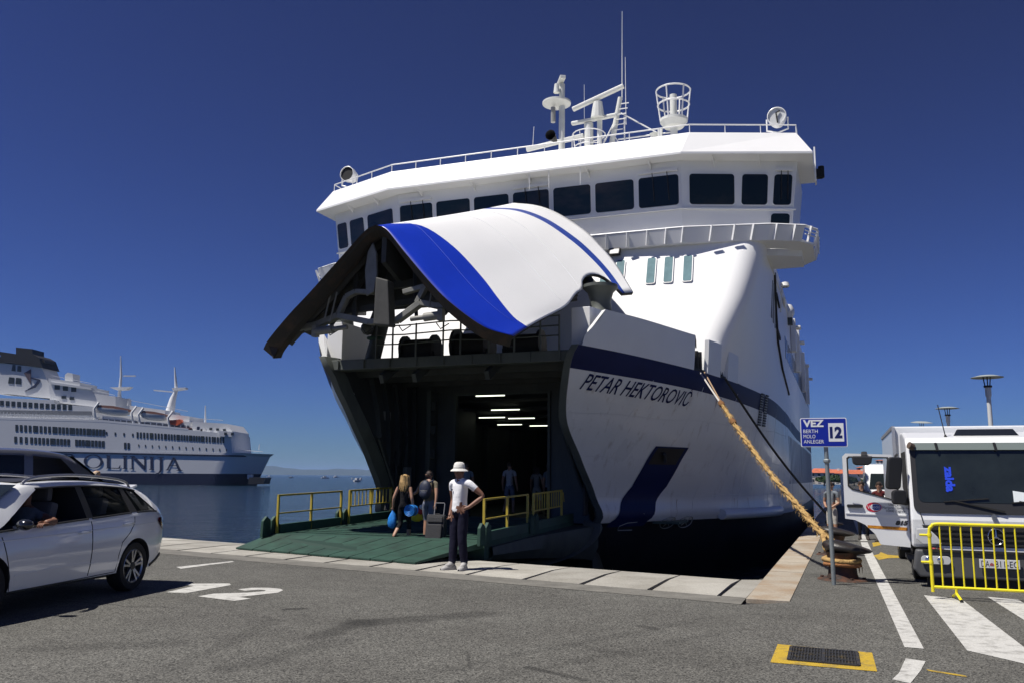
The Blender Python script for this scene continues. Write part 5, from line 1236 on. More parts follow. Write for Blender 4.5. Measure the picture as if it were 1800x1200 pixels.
for s_ in (-1, 1):
    mb = MB(); mb.prism(rrect(-.20, -.055, .20, .055, .05), (s_ * .83, -.165, .475), (1, 0, 0), (0, 0, 1), .02); f_ = mb.build('fog_lamp', LENS, lorry, bevel=.006)
    for dx_ in (-.1, .06): MB().ball((s_ * .83 + dx_, -.185, .475), .045, 10, (1, .35, 1)).build('reflector', CHROME, f_, smooth=60)
MB().box((0, -.150, .60), (2.0, .03, .03)).build('bumper_groove', BLACK, lorry)
pl = MB().box((0, -.178, .455), (.52, .014, .115)).build('number_plate', M('plate_white', (.62, .63, .64), .4), lorry, bevel=.004)
text_on('plate_lettering', 'DA', BLACK, pl, (-.235, -.187, .415), (1, 0, 0), (0, 0, 1), .115, fit=.105)
text_on('plate_lettering', '811-EC', BLACK, pl, (-.06, -.187, .415), (1, 0, 0), (0, 0, 1), .115, fit=.30)
mb = MB(); mb.prism([(-.025, 0), (.025, 0), (.025, .025), (0, .04), (-.025, .025)], (-.10, -.187, .43), (1, 0, 0), (0, 0, 1), .001); mb.build('plate_crest', M('crest_red', (.35, .08, .08), .5), pl)
mb = MB(); mb.box((0, .0, .22), (1.9, .1, .2)); mb.build('under_guard', BLACK, lorry)
# chassis and cargo box
mb = MB(); mb.box((0, 3.4, .60), (.9, 6.2, .22)); mb.build('chassis', BLACK, lorry)
mb = MB(); mb.box((0, 4.05, 1.59), (2.42, 4.4, 1.58)); bx_ = mb.build('cargo_box', LP, lorry, bevel=.02)
for s_ in (-1, 1):
    MB().bar((s_ * 1.20, 1.83, .82), (s_ * 1.20, 1.83, 2.37), .05, .05).build('box_edge_trim', M('trim_alu', (.5, .5, .5), .35, metal=.6), bx_)
    MB().bar((s_ * 1.20, 1.86, 2.365), (s_ * 1.20, 6.2, 2.365), .05, .05).build('box_edge_trim', MATS['trim_alu'], bx_)
for s_ in (-1, 1):
    for ax in (1.15, 5.0):
        w_ = wheel(lorry, 0, 1, 0, R=.40, W=.26, style='steel'); w_.location = (s_ * 1.07, ax, .40); w_.rotation_euler = (0, 0, -PI / 2 if s_ > 0 else PI / 2)
    mb = MB(); mb.prism([(.55, .55), (.70, .82), (1.15, .92), (1.60, .82), (1.72, .55), (1.62, .55), (1.15, .80), (.68, .55)], (s_ * 1.12 - (.14 if s_ > 0 else -.0), 0, 0), (0, 1, 0), (0, 0, 1), .14 if s_ > 0 else -.14); mb.build('wheel_arch', LG, lorry)
# black panel painting the dark of the doorway on the solid cab, with step
mb = MB(); mb.prism([(.30, .80), (.28, 1.2), (.45, 1.95), (1.45, 1.95), (1.45, .80)], (-HW - .004, 0, 0), (0, 1, 0), (0, 0, 1), .01); mb.build('doorway_dark_panel', BLACK, lorry)
mb = MB(); mb.box((-1.05, .75, .45), (.25, .5, .06)); mb.box((-1.05, .75, .72), (.25, .5, .06)); mb.build('cab_step', LG, lorry)
# the open door (hinged at the front edge, swung square to the cab)
dr = bpy.data.objects.new('open_door', None); COL.objects.link(dr); dr.parent = lorry; dr.location = (-HW - .01, .30, 0); dr.rotation_euler = (0, 0, math.radians(4))
dp = [(-.93, .98), (-.79, .965), (-.64, .90), (-.50, .77), (-.43, .63), (0, .60), (0, 1.20), (-.06, 1.42), (-.16, 1.78), (-.20, 1.90), (-.88, 1.915), (-.93, 1.87)]
win = [(-.86, 1.45), (-.80, 1.40), (-.12, 1.235), (-.10, 1.26), (-.20, 1.66), (-.26, 1.855), (-.83, 1.865), (-.86, 1.84)]
def ring_plate(outer, inner, y, t, name, mat, parent):
    bm = bmesh.new()
    def loop(P): 
        vs = [bm.verts.new((x, y, z)) for x, z in P]; return [bm.edges.new((vs[i], vs[(i + 1) % len(vs)])) for i in range(len(vs))]
    es = loop(outer) + loop(inner); bmesh.ops.triangle_fill(bm, use_beauty=True, use_dissolve=False, edges=es)
    ext = bmesh.ops.extrude_face_region(bm, geom=list(bm.faces)); bmesh.ops.translate(bm, verts=[v for v in ext['geom'] if isinstance(v, bmesh.types.BMVert)], vec=(0, t, 0))
    bmesh.ops.recalc_face_normals(bm, faces=bm.faces); me = bpy.data.meshes.new(name); bm.to_mesh(me); bm.free(); return add(name, me, mat, parent)
ring_plate(dp, win, 0, .055, 'door_panel', LP, dr)
grow = lambda P, k: [(lerp(sum(p[0] for p in P) / len(P), x, k), lerp(sum(p[1] for p in P) / len(P), z, k)) for x, z in P]
ring_plate(grow(win, 1.03), grow(win, .965), -.008, .07, 'window_seal', BLACK, dr)
mb = MB(); mb.poly([(x, .02, z) for x, z in win]); mb.build('door_window', M('door_clear_glass', (.03, .035, .035), .02, alpha=.10, spec=.5), dr, fix=False)
mb = MB(); mb.prism(rrect(-.90, .0, -.66, .045, .02), (0, -.006, 1.14), (1, 0, 0), (0, 0, 1), .03); mb.build('door_handle', PLASTIC, dr, bevel=.008)
mb = MB(); mb.tube([(-.80, -.01, 1.20), (-.79, -.03, 1.19), (-.71, -.03, 1.185), (-.70, -.01, 1.18)], .012, 6); mb.build('door_handle', RIM, dr)
# round company emblem and lettering
EM = []
for k, (rx, rz, mt, xo, yo) in enumerate(((.115, .068, M('emblem_red', (.55, .02, .05), .4), -.50, -.004), (.080, .050, M('emblem_white', (.75, .75, .75), .4), -.475, -.006), (.070, .040, M('emblem_blue', (.02, .06, .35), .4), -.465, -.008))):
    mb = MB(); mb.poly([(xo + rx * math.cos(t), yo, 1.15 + rz * math.sin(t)) for t in [2 * PI * j / 28 for j in range(28)]]); mb.build('door_emblem', mt, dr, fix=False)
text_on('door_emblem', 'V', MATS['emblem_white'], dr, (-.600, -.009, 1.125), (1, 0, 0), (0, 0, 1), .075)
text_on('door_emblem', 'ledo', MATS['emblem_white'], dr, (-.528, -.010, 1.135), (1, 0, 0), (0, 0, 1), .06, fit=.12)
BLK = M('letter_navy', (.02, .03, .07), .5)
for k, tx in enumerate(('Ledo d.d.', 'Marijana Čavića 1a', '10000 Zagreb')): text_on('door_lettering', tx, BLK, dr, (-.19, -.004, 1.175 - .045 * k), (1, 0, 0), (0, 0, 1), .05, align='CENTER')
text_on('door_lettering', '815', M('letter_grey', (.04, .04, .045), .4), dr, (-.20, -.004, .91), (1, 0, 0), (0, 0, 1), .075, fit=.19, shear=.25, bold=.006)
mb = MB(); mb.grid([[(-.60, -.003, .855), (-.03, -.003, .83)], [(-.61, -.003, .895), (-.03, -.003, .875)]]); mb.build('amber_stripe', M('amber_stripe', (.70, .30, .02), .5, col2=(.45, .16, .01), amount=.5, scale=40), dr, fix=False)
MB().bar((-.92, -.006, 1.06), (0, -.006, 1.04), .012, .02).build('door_crease', LP, dr)
# mirrors
mb = MB(); mb.prism(rrect(-.105, -.23, .105, .22, .05), (-.22, -.20, 1.64), (1, .25, 0), (.12, 0, 1), .09); mb.build('mirror', PLASTIC, dr, bevel=.02)
mb = MB(); mb.prism(rrect(-.10, -.10, .10, .10, .05), (-.17, -.20, 1.30), (1, .25, 0), (.05, 0, 1), .09); mb.build('mirror', PLASTIC, dr, bevel=.02)
mb = MB(); mb.prism([(-.15, .07), (.15, .07), (.13, -.03), (.08, -.06), (-.10, -.06), (-.14, -.03)], (-.66, -.22, 1.80), (1, 0, 0), (0, 0, 1), .10); mb.bar((-.62, -.17, 1.86), (-.60, .0, 1.92), .09, .06); mb.build('kerb_mirror', PLASTIC, dr, bevel=.02)
mb = MB(); mb.tube([(-.12, -.02, 1.90), (-.16, -.15, 1.88), (-.2, -.17, 1.7)], .018, 6); mb.tube([(-.03, -.02, 1.24), (-.08, -.14, 1.26), (-.15, -.16, 1.3)], .02, 6); mb.ball((-.04, -.03, 1.24), .07, 10, (1.4, .7, .8)); mb.build('mirror_arm', PLASTIC, dr, smooth=50)
mb = MB(); mb.cyl((-1.02, .18, 2.0), (-1.08, .14, 2.03), .05, n=10); mb.build('marker_lamp', M('marker_brown', (.10, .07, .05), .4), lorry)

# the lorry stands a little lower than its drawing height: fit every part except the wheels
for ch in list(lorry.children):
    if not ch.name.startswith('wheel') or ch.name.startswith('wheel_arch'):
        ch.scale.z = 1.10; ch.location.z = ch.location.z * 1.10 - .117
# ---- white panel van further along the quay
pv = bb(24.5, -3.1)
vanw = thing('panel_van', 'white panel van further down the quay behind the lorry, its door open', 'van', pv, -PSI)
prof = [(-.02, .45), (-.10, .95), (.15, 1.10), (.75, 1.25), (1.25, 1.95), (1.55, 2.35), (5.2, 2.45), (5.3, .45)]
mb = MB(); mb.prism(prof, (-.98, 0, 0), (0, 1, 0), (0, 0, 1), 1.96); mb.build('body', LP, vanw, bevel=.08, bseg=3)
mb = MB(); mb.poly([(-.85, .74, 1.30), (.85, .74, 1.30), (.75, 1.22, 1.95), (-.75, 1.22, 1.95)]); mb.build('windscreen', GLASS, vanw, fix=False, solid=.02)
mb = MB(); mb.prism([(1.0, 1.3), (1.35, 1.85), (2.0, 1.85), (2.0, 1.3)], (-.995, 0, 0), (0, 1, 0), (0, 0, 1), .02); mb.build('side_window', GLASS, vanw)
vd_ = ring_plate([(-1.02, .55), (0, .5), (0, 1.28), (-.32, 1.92), (-.92, 1.95), (-1.02, 1.85)], [(-.93, 1.3), (-.10, 1.28), (-.38, 1.80), (-.86, 1.84)], .95, .06, 'open_door', LP, vanw)
vd_.location = (-.98, 0, 0)
mb = MB(); mb.poly([(-1.91, .98, 1.3), (-1.08, .98, 1.28), (-1.36, .98, 1.8), (-1.84, .98, 1.84)]); mb.build('door_window', M('pale_door_glass', (.2, .25, .25), .1, alpha=.5), vanw, fix=False)
for s_ in (-1, 1):
    for ax in (.8, 4.2):
        w_ = wheel(vanw, 0, 1, 0, R=.34, W=.22, style='steel'); w_.location = (s_ * .96, ax, .34); w_.rotation_euler = (0, 0, -PI / 2 if s_ > 0 else PI / 2)
# ================================================================== people
SKINM = M('skin', (0.36, 0.20, 0.13), 0.55, var=.08, scale=9)
SKINT = M('skin_tanned', (0.19, 0.09, 0.055), 0.55, var=.08, scale=9)
def cloth(name, col, var=.15): return M(name, col, 0.9, var=var, scale=7, bump=.8, bscale=13, spec=.12)
DENIM = cloth('navy_trousers', (0.011, 0.011, 0.024)); WHITESHIRT = cloth('white_polo', (0.75, 0.75, 0.76), .03); BLACKTOP = cloth('black_clothes', (0.012, 0.012, 0.014))
KHAKI = cloth('khaki_tshirt', (0.16, 0.14, 0.10)); SHORTS = cloth('grey_blue_shorts', (0.17, 0.19, 0.25)); SHOE = M('trainer_grey', (0.34, 0.33, 0.32), .7, var=.3, scale=25); DKSHOE = M('dark_shoe', (0.03, 0.022, 0.018), .7)
def person(name, label, loc, rz, J, mats, group=None, h=1.75, scale=1.0):
    """one continuous skinned body; J overrides joints; mats: material per body region"""
    D = dict(pelvis=(0, 0, .93), waist=(0, 0, 1.06), chest=(0, 0, 1.26), neckb=(0, .0, 1.43), neck=(0, .01, 1.50), head=(0, .02, 1.60), crown=(0, .015, 1.70),
             shL=(.175, 0, 1.40), elL=(.23, -.02, 1.12), wrL=(.25, .06, .88), haL=(.25, .09, .78),
             shR=(-.175, 0, 1.40), elR=(-.23, -.02, 1.12), wrR=(-.25, .06, .88), haR=(-.25, .09, .78),
             hipL=(.09, 0, .88), knL=(.10, .02, .50), anL=(.105, 0, .09), toL=(.12, .15, .035),
             hipR=(-.09, 0, .88), knR=(-.10, .02, .50), anR=(-.105, 0, .09), toR=(-.12, .15, .035))
    D.update(J); V = {k: Vector(v) for k, v in D.items()}
    R_ = dict(pelvis=(.155, .115), waist=(.135, .10), chest=(.155, .11), neckb=(.085, .075), neck=(.054, .058), head=(.078, .095), crown=(.055, .065),
              sh=(.062, .062), el=(.042, .042), wr=(.028, .030), ha=(.035, .022), hip=(.088, .092), kn=(.058, .060), an=(.040, .045), to=(.040, .03))
    R_.update(mats.get('radii', {}))
    chains = [('pelvis', 'waist', 'body'), ('waist', 'chest', 'body'), ('chest', 'neckb', 'body'), ('neckb', 'neck', 'skin'), ('neck', 'head', 'skin'), ('head', 'crown', 'skin')]
    for s in 'LR':
        chains += [('neckb', 'sh' + s, 'body'), ('sh' + s, 'el' + s, 'arm'), ('el' + s, 'wr' + s, 'fore'), ('wr' + s, 'ha' + s, 'skin'),
                   ('pelvis', 'hip' + s, 'leg'), ('hip' + s, 'kn' + s, 'leg'), ('kn' + s, 'an' + s, 'shin'), ('an' + s, 'to' + s, 'shoe')]
    names = list(V); verts = [V[k] for k in names]; idx = {k: i for i, k in enumerate(names)}
    edges = []; segs = []; rad = [R_[k[:2]] if k[:2] in ('sh', 'el', 'wr', 'ha', 'kn', 'an', 'to') and k[-1] in 'LR' else (R_['hip'] if k.startswith('hip') else R_[k]) for k in names]
    for a, b, reg in chains:
        if reg in ('arm', 'leg', 'shin', 'fore'):          # a middle vertex keeps the limb's belly and lets a hem cut it
            m = V[a].lerp(V[b], .45); ra, rb = rad[idx[a]], rad[idx[b]]; k = len(verts); verts.append(m); f = 1.08 if reg in ('shin', 'leg', 'fore') else 1.0
            rad.append((lerp(ra[0], rb[0], .45) * f, lerp(ra[1], rb[1], .45) * f)); edges += [(idx[a], k), (k, idx[b])]
            segs += [(V[a], m, reg + '0'), (m, V[b], reg + '1')]
        else: edges.append((idx[a], idx[b])); segs.append((V[a], V[b], reg))
    me = bpy.data.meshes.new('body'); me.from_pydata(verts, edges, []); ob = bpy.data.objects.new('tmp', me); COL.objects.link(ob)
    sk = ob.modifiers.new('skin', 'SKIN'); sk.use_smooth_shade = True; sk.branch_smoothing = .4
    for i, r in enumerate(rad): me.skin_vertices[0].data[i].radius = r
    me.skin_vertices[0].data[idx['pelvis']].use_root = True
    sb = ob.modifiers.new('sub', 'SUBSURF'); sb.levels = 2; sb.render_levels = 2
    dg = bpy.context.evaluated_depsgraph_get(); bm_ = bpy.data.meshes.new_from_object(ob.evaluated_get(dg)); bpy.data.objects.remove(ob)
    mlist = []; mi = {}
    def midx(m):
        if m.name not in mi: mi[m.name] = len(mlist); mlist.append(m)
        return mi[m.name]
    bm_.materials.clear()
    look = {}
    for p in bm_.polygons:
        c = p.center; best = 1e9; reg = 'body'
        for a, b, r in segs:
            d = b - a; t = max(0, min(1, (c - a).dot(d) / max(d.length_squared, 1e-9))); q = (c - (a + d * t)).length
            if q < best: best = q; reg = r
        m = mats.get(reg) or mats.get(reg[:-1]) or mats.get({'arm1': 'fore', 'fore0': 'fore', 'fore1': 'fore'}.get(reg, reg)) or mats['skin']
        if reg == 'body' and mats.get('hips') and c.z < mats.get('hem', 1.0): m = mats['hips']
        p.material_index = midx(m); p.use_smooth = True
    for m in mlist: bm_.materials.append(m)
    root = thing(name, label, 'person', loc, rz, group); root.scale = (scale,) * 3
    bo = bpy.data.objects.new('body', bm_); COL.objects.link(bo); bo.parent = root
    # shoes with soles, ears, nose
    for s in 'LR':
        a, t = V['an' + s], V['to' + s]; d = (t - a); d.z = 0; d.normalize()
        heel = Vector((a.x, a.y, 0)) - d * .06; n = Vector((-d.y, d.x, 0)); base = a.z - .09
        up = Vector((0, 0, 1)); rows = []
        if (t - a).normalized().z > -.75:
            for k, (f, w, hh) in enumerate(((-.01, .03, .05), (.03, .042, .09), (.10, .044, .10), (.17, .048, .075), (.23, .046, .055), (.275, .03, .04), (.285, .012, .03))):
                cpt = heel + d * f + up * base; rows.append([cpt + n * w + up * .0, cpt + n * w * 1.05 + up * hh * .5, cpt + n * w * .6 + up * hh, cpt - n * w * .6 + up * hh, cpt - n * w * 1.05 + up * hh * .5, cpt - n * w])
            MB().grid(rows, closed=True).build('shoe', mats.get('shoe', DKSHOE), root, smooth=60)
    hd_ = V['head']; fwd = Vector(mats.get('face', (0, 1, 0))).normalized(); rt = Vector((fwd.y, -fwd.x, 0))
    mb = MB()
    for s in (1, -1): mb.ball(hd_ + rt * s * .082 + Vector((0, 0, -.005)), .028, 8, (.6, .8, 1.2))
    mb.tube([hd_ + fwd * .088 + Vector((0, 0, .03)), hd_ + fwd * .118 + Vector((0, 0, -.012)), hd_ + fwd * .094 + Vector((0, 0, -.03))], [.010, .017, .012], 6); mb.build('ears_and_nose', mats['skin'], root, smooth=60)
    mb = MB()
    for s in (1, -1): mb.ball(hd_ + fwd * .088 + rt * s * .033 + Vector((0, 0, .02)), .012, 6)
    mb.build('eyes', M('eye_dark', (.03, .02, .02), .3), root)
    mb = MB(); mb.tube([hd_ + fwd * .096 + rt * .026 + Vector((0, 0, -.055)), hd_ + fwd * .102 + Vector((0, 0, -.054)), hd_ + fwd * .096 - rt * .026 + Vector((0, 0, -.055))], .007, 6); mb.build('mouth', M('lips', (.22, .08, .07), .5), root)
    # hands: palm plus five bent fingers
    if mats.get('hands', True):
        for s, sg in (('L', 1), ('R', -1)):
            w_, h_ = V['wr' + s], V['ha' + s]; d = (h_ - w_).normalized(); side = d.cross(Vector(mats.get('palm' + s, (0, 1, 0))))
            if side.length < .1: side = d.cross(Vector((1, 0, 0)))
            side.normalize(); pn = side.cross(d)
            mb = MB()
            for k, L_ in enumerate((.055, .062, .058, .048)):
                b0 = h_ + side * (k - 1.5) * .019; mb.tube([b0 - d * .02, b0 + d * L_ * .45, b0 + d * L_ * .8 + pn * .018, b0 + d * L_ * .92 + pn * .036], [.0095, .009, .008, .006], 6)
            b0 = w_ + d * .035 - side * .03; mb.tube([b0, b0 + d * .03 - side * .022, b0 + d * .06 - side * .022 + pn * .012], [.012, .010, .007], 6)
            mb.build('fingers', mats['skin'], root, smooth=60)
    return root, V
def hair_cap(root, V, mat, fwd=(0, 1, 0), length=0.0, r=.108, drop=-.01):
    """hair as a shell over the back and top of the head; length lets it fall behind"""
    fwd = Vector(fwd).normalized(); c = V['head'] + Vector((0, 0, .02)); rt = Vector((fwd.y, -fwd.x, 0)); rows = []
    for k in range(9):
        ph = PI * .62 * k / 8; row = []
        for j in range(17):
            th = 2 * PI * j / 16; dirv = (fwd * math.cos(th) + rt * math.sin(th)) * math.sin(ph) + Vector((0, 0, 1)) * math.cos(ph)
            front = max(0, math.cos(th)); p = c + Vector((dirv.x * r * .90, dirv.y * r * .98, dirv.z * r * 1.05))
            if front > .25 and ph > .9: p = c + (p - c) * .80 + Vector((0, 0, .05 * front))
            row.append(p)
        rows.append(row)
    MB().grid(rows).build('hair', mat, root, smooth=60)
    if length > 0:
        rnd = random.Random(3)
        for k in range(26):
            t = lerp(-1.9, 1.9, k / 25); b = c + (fwd * -math.cos(t) + rt * math.sin(t)) * r * .88 + Vector((0, 0, rnd.uniform(-.02, .04)))
            out_ = (fwd * -math.cos(t) + rt * math.sin(t)); L_ = length * rnd.uniform(.75, 1.05); mb = MB()
            mb.tube([b + Vector((0, 0, .05)), b + out_ * .02 - Vector((0, 0, L_ * .3)), b + out_ * .035 - fwd * .01 - Vector((0, 0, L_ * .65)) + rt * rnd.uniform(-.02, .02), b + out_ * .03 - fwd * .015 - Vector((0, 0, L_)) + rt * rnd.uniform(-.04, .04)], [.020, .022, .018, .005], 6)
            mb.build('hair_lock', mat, root, smooth=60)

# ---- man in the white polo shirt watching the camera, hand on hip
p0 = ground_px(806, 1001)
man, V = person('person', 'person in white polo shirt, white bucket hat and navy trousers standing hand on hip', (p0.x, p0.y, .008), math.radians(142), dict(
    shR=(-.19, 0, 1.41), elR=(-.41, -.13, 1.20), wrR=(-.235, .04, 1.02), haR=(-.165, .09, .985),
    shL=(.185, 0, 1.41), elL=(.20, -.06, 1.13), wrL=(.17, .04, .92), haL=(.15, .08, .85),
    hipR=(-.085, 0, .90), knR=(-.09, .03, .50), anR=(-.11, -.02, .09), toR=(-.15, .12, .035), hipL=(.085, 0, .90), knL=(.085, .03, .50), anL=(.09, .06, .09), toL=(.13, .21, .035),
    head=(0, .03, 1.60), crown=(0, .03, 1.69)),
    dict(skin=SKINT, body=WHITESHIRT, arm0=WHITESHIRT, arm1=SKINT, fore=SKINT, leg=DENIM, shin=DENIM, shoe=SHOE, hips=DENIM, hem=.925, face=(-.15, .98, 0), palmR=(0, -1, 0),
         radii=dict(pelvis=(.172, .135), waist=(.166, .135), chest=(.172, .13), hip=(.098, .10), kn=(.078, .082), an=(.060, .066), sh=(.072, .072))), scale=1.085)
HATM = M('bucket_hat_cotton', (0.62, 0.61, 0.57), .9, var=.08, scale=12, bump=.3, bscale=30)
hc = V['head'] + Vector((0, 0, .035)); hat = MB(); hat.lathe([(.001, .125), (.05, .122), (.080, .105), (.095, .065), (.100, .02), (.106, .01), (.130, -.006), (.150, -.026), (.152, -.030), (.130, -.014), (.102, .002)], hc, 28); hat.build('bucket_hat', HATM, man, smooth=60)
MB().lathe([(.1005, .012), (.1030, .014), (.101, .036), (.098, .036)], hc, 28).build('hat_band', cloth('hat_band', (.5, .49, .45)), man, smooth=60)
mb = MB(); nb = V['neckb']
mb.grid([[(nb.x + r * math.cos(t), nb.y + .01 + r * .9 * math.sin(t), nb.z + hz) for t in [2 * PI * k / 18 + PI / 2 + .25 for k in range(18)]] for r, hz in ((.078, .005), (.070, .055), (.088, .035))]); mb.build('collar', WHITESHIRT, man, smooth=40)
mb = MB(); mb.box((.075, .122, 1.30), (.03, .012, .03)); mb.build('chest_badge', M('badge_navy', (.03, .03, .06), .6), man)
for k in range(3): MB().box((-.262 - .012 * k, -.005 - .03 * k, 1.335 - .01 * k), (.012, .03, .022), (0, -.6, -.4)).build('sleeve_mark', MATS['badge_navy'], man)

# ---- couple walking up the ramp
def on_ferry(u, v, z): return Vector((FX + u * math.sin(PSI) + v * math.cos(PSI), FY + u * math.cos(PSI) - v * math.sin(PSI), z + FZ))
BLONDE = M('blonde_hair', (0.42, 0.27, 0.11), .5, var=.35, scale=14, bump=.4, bscale=60); BROWNH = M('brown_hair', (.05, .03, .02), .6, bump=.4, bscale=60)
pw_ = ground_px(708, 954, .17)
RZF = -PSI
wom, V = person('person', 'person with long blonde hair and black clothes carrying a blue bag up the green ramp', pw_, RZF, dict(
    elL=(.25, -.05, 1.13), wrL=(.26, .02, .91), haL=(.25, .05, .83), elR=(-.26, -.06, 1.13), wrR=(-.31, .0, .90), haR=(-.33, .02, .82),
    knL=(.08, .16, .52), anL=(.09, .12, .12), toL=(.10, .26, .06), knR=(-.08, .0, .49), anR=(-.10, -.30, .20), toR=(-.11, -.26, .05), hipL=(.08, 0, .88), hipR=(-.08, 0, .88)),
    dict(skin=SKINM, body=BLACKTOP, arm=SKINM, fore=SKINM, leg=BLACKTOP, shin0=BLACKTOP, shin1=SKINM, shoe=DKSHOE, hips=BLACKTOP, radii=dict(chest=(.14, .10), waist=(.115, .09), pelvis=(.16, .12), kn=(.062, .066), sh=(.05, .05))), scale=.88)
hair_cap(wom, V, BLONDE, length=.34)
MB().tube([V['shL'] + Vector((-.06, .05, .05)), V['shL'] + Vector((-.05, -.05, .03)), Vector((.10, -.10, 1.2))], .012, 6).build('top_strap', BLACKTOP, wom)
BAGB = M('bright_blue_fabric', (0.012, 0.20, 0.62), .6, var=.25, scale=8, bump=.5, bscale=12)
pm_ = ground_px(752, 951, .19)
mback, V2 = person('person', 'person in khaki T-shirt and grey shorts with a navy backpack pulling a suitcase', pm_, RZF, dict(
    shL=(.19, 0, 1.41), shR=(-.19, 0, 1.41), elR=(-.36, .05, 1.18), wrR=(-.52, .08, 1.10), haR=(-.60, .10, 1.08), elL=(.25, -.10, 1.13), wrL=(.26, -.16, .90), haL=(.26, -.18, .82),
    knL=(.10, -.03, .50), anL=(.10, -.16, .12), toL=(.11, -.04, .05), knR=(-.09, .10, .51), anR=(-.11, .05, .09), toR=(-.12, .19, .035), head=(-.02, .04, 1.60), crown=(-.02, .04, 1.695)),
    dict(skin=SKINM, body=KHAKI, arm0=KHAKI, arm1=SKINM, fore=SKINM, leg=SHORTS, shin=SKINM, shoe=DKSHOE, hips=SHORTS, hem=.97, face=(-.75, .66, 0), radii=dict(chest=(.17, .12), kn=(.075, .08), hip=(.10, .10))), scale=.93)
hair_cap(mback, V2, BROWNH, fwd=(-.75, .66, 0), r=.104)
# backpack worn by the man
BPK = M('navy_nylon', (0.014, 0.020, 0.045), .6, var=.3, scale=6, bump=.4, bscale=14)
def rel(root, p): return root.matrix_basis @ Vector(p)
bp = thing('backpack', 'navy backpack on the back of the person in khaki T-shirt', 'backpack', pm_, RZF); bp.scale = (.93,) * 3
mb = MB(); mb.ball((0, -.20, 1.24), .2, 18, (.80, .58, 1.18)); mb.build('main_bag', BPK, bp, smooth=60)
mb = MB(); mb.ball((0, -.305, 1.14), .11, 14, (1.0, .45, .9)); mb.build('front_pocket', BPK, bp, smooth=60)
for s_ in (1, -1):
    mb = MB(); mb.tube([(s_ * .09, -.14, 1.42), (s_ * .12, -.02, 1.475), (s_ * .13, .10, 1.40), (s_ * .13, .125, 1.25)], .018, 6); mb.build('shoulder_strap', BPK, bp, smooth=60)
mb = MB(); mb.tube([(-.03, -.16, 1.46), (-.02, -.17, 1.50), (.02, -.17, 1.50), (.03, -.16, 1.46)], .008, 6); mb.build('grab_loop', BLACK, bp)
MB().tube([(-.10, -.30, 1.22), (0, -.345, 1.235), (.10, -.30, 1.22)], .006, 5).build('zip', M('zip_grey', (.2, .2, .2), .4), bp)
# suitcase on wheels
sc_ = thing('suitcase', 'dark grey wheeled suitcase pulled up the ramp beside the backpacker', 'suitcase', ground_px(764, 958, .16), RZF + .15)
CASE = M('suitcase_fabric', (.02, .02, .023), .75, var=.2, scale=12, bump=.3, bscale=40)
sc_.rotation_euler = (math.radians(-14), 0, RZF + .15)
MB().box((0, 0, .36), (.42, .25, .60)).build('shell', CASE, sc_, bevel=.04, bseg=3)
MB().box((0, -.14, .27), (.34, .06, .34)).build('front_pocket', CASE, sc_, bevel=.025)
MB().box((0, -.13, .54), (.34, .05, .13)).build('front_pocket', CASE, sc_, bevel=.02)
for x in (-.17, .17): MB().cyl((x - .02, .06, .04), (x + .02, .06, .04), .04, n=14).build('wheel', BLACK, sc_)
mb = MB(); mb.tube([(-.11, .1, .64), (-.11, .12, .93), (-.10, .12, .96), (.10, .12, .96), (.11, .12, .93), (.11, .1, .64)], .011, 6); mb.build('pull_handle', M('handle_grey', (.2, .2, .21), .4), sc_)
mb = MB(); mb.tube([(-.06, 0, .66), (-.05, 0, .69), (.05, 0, .69), (.06, 0, .66)], .012, 6); mb.build('grab_handle', BLACK, sc_)
# blue shoulder bag and rolled blue mat in the woman's hands
bag = thing('drawstring_bag', 'bright blue drawstring bag hanging from the left hand of the blonde person', 'bag', pw_, RZF); bag.scale = (.88,) * 3
rows = []
for z, rx, ry in ((.36, .03, .03), (.40, .10, .06), (.50, .125, .075), (.62, .115, .07), (.72, .075, .05), (.79, .03, .025), (.83, .012, .012)): rows.append([(-.33 + .02 * (z - .6) + rx * math.cos(t) * (1 + .10 * math.sin(3 * t + z * 9)), .02 + ry * math.sin(t), z) for t in [2 * PI * k / 18 for k in range(18)]])
MB().grid(rows, closed=True).build('sack', BAGB, bag, smooth=60)
MB().tube([(-.33, .02, .80), (-.32, .03, .86), (-.345, .01, .84), (-.335, .02, .79)], .006, 5).build('cord', BAGB, bag)
mat_ = thing('rolled_mat', 'bright blue rolled inflatable mat tucked under the arm of the blonde person', 'mat', pw_, RZF); mat_.scale = (.88,) * 3
mb = MB()
for k in range(4): r = .14 - .032 * k; mb.lathe([(r - .012, -.22), (r, -.23), (r, .02), (r - .012, .03)], (.27, 0, .83), 22, 'y')
mb.build('mat_roll', BAGB, mat_, smooth=40); MB().lathe([(.001, -.215), (.135, -.215)], (.27, 0, .83), 20, 'y').build('mat_end', M('mat_deep_blue', (.006, .07, .26), .6), mat_)
MB().lathe([(.142, -.12), (.146, -.11), (.146, -.09), (.142, -.08)], (.27, 0, .83), 22, 'y').build('mat_strap', BLACK, mat_)
yb = thing('beach_bag', 'yellow and red beach bag carried between the couple on the ramp', 'bag', ground_px(728, 948, .19), RZF)
rows = []
for z, rx, ry in ((.42, .06, .05), (.46, .15, .09), (.58, .13, .08), (.68, .07, .05), (.76, .015, .015)): rows.append([(.06 + rx * math.cos(t), ry * math.sin(t), z) for t in [2 * PI * k / 16 for k in range(16)]])
MB().grid(rows, closed=True).build('sack', M('bag_yellow', (.60, .50, .01), .6, var=.2, scale=6, bump=.4, bscale=14), yb, smooth=60)
MB().ball((.14, -.02, .66), .085, 12, (1, .7, 1.1)).build('red_pouch', M('bag_red', (.45, .03, .04), .6), yb, smooth=60)
MB().ball((.20, -.03, .75), .075, 12, (1, .7, .9)).build('white_towel', cloth('towel_white', (.7, .7, .68)), yb, smooth=60)

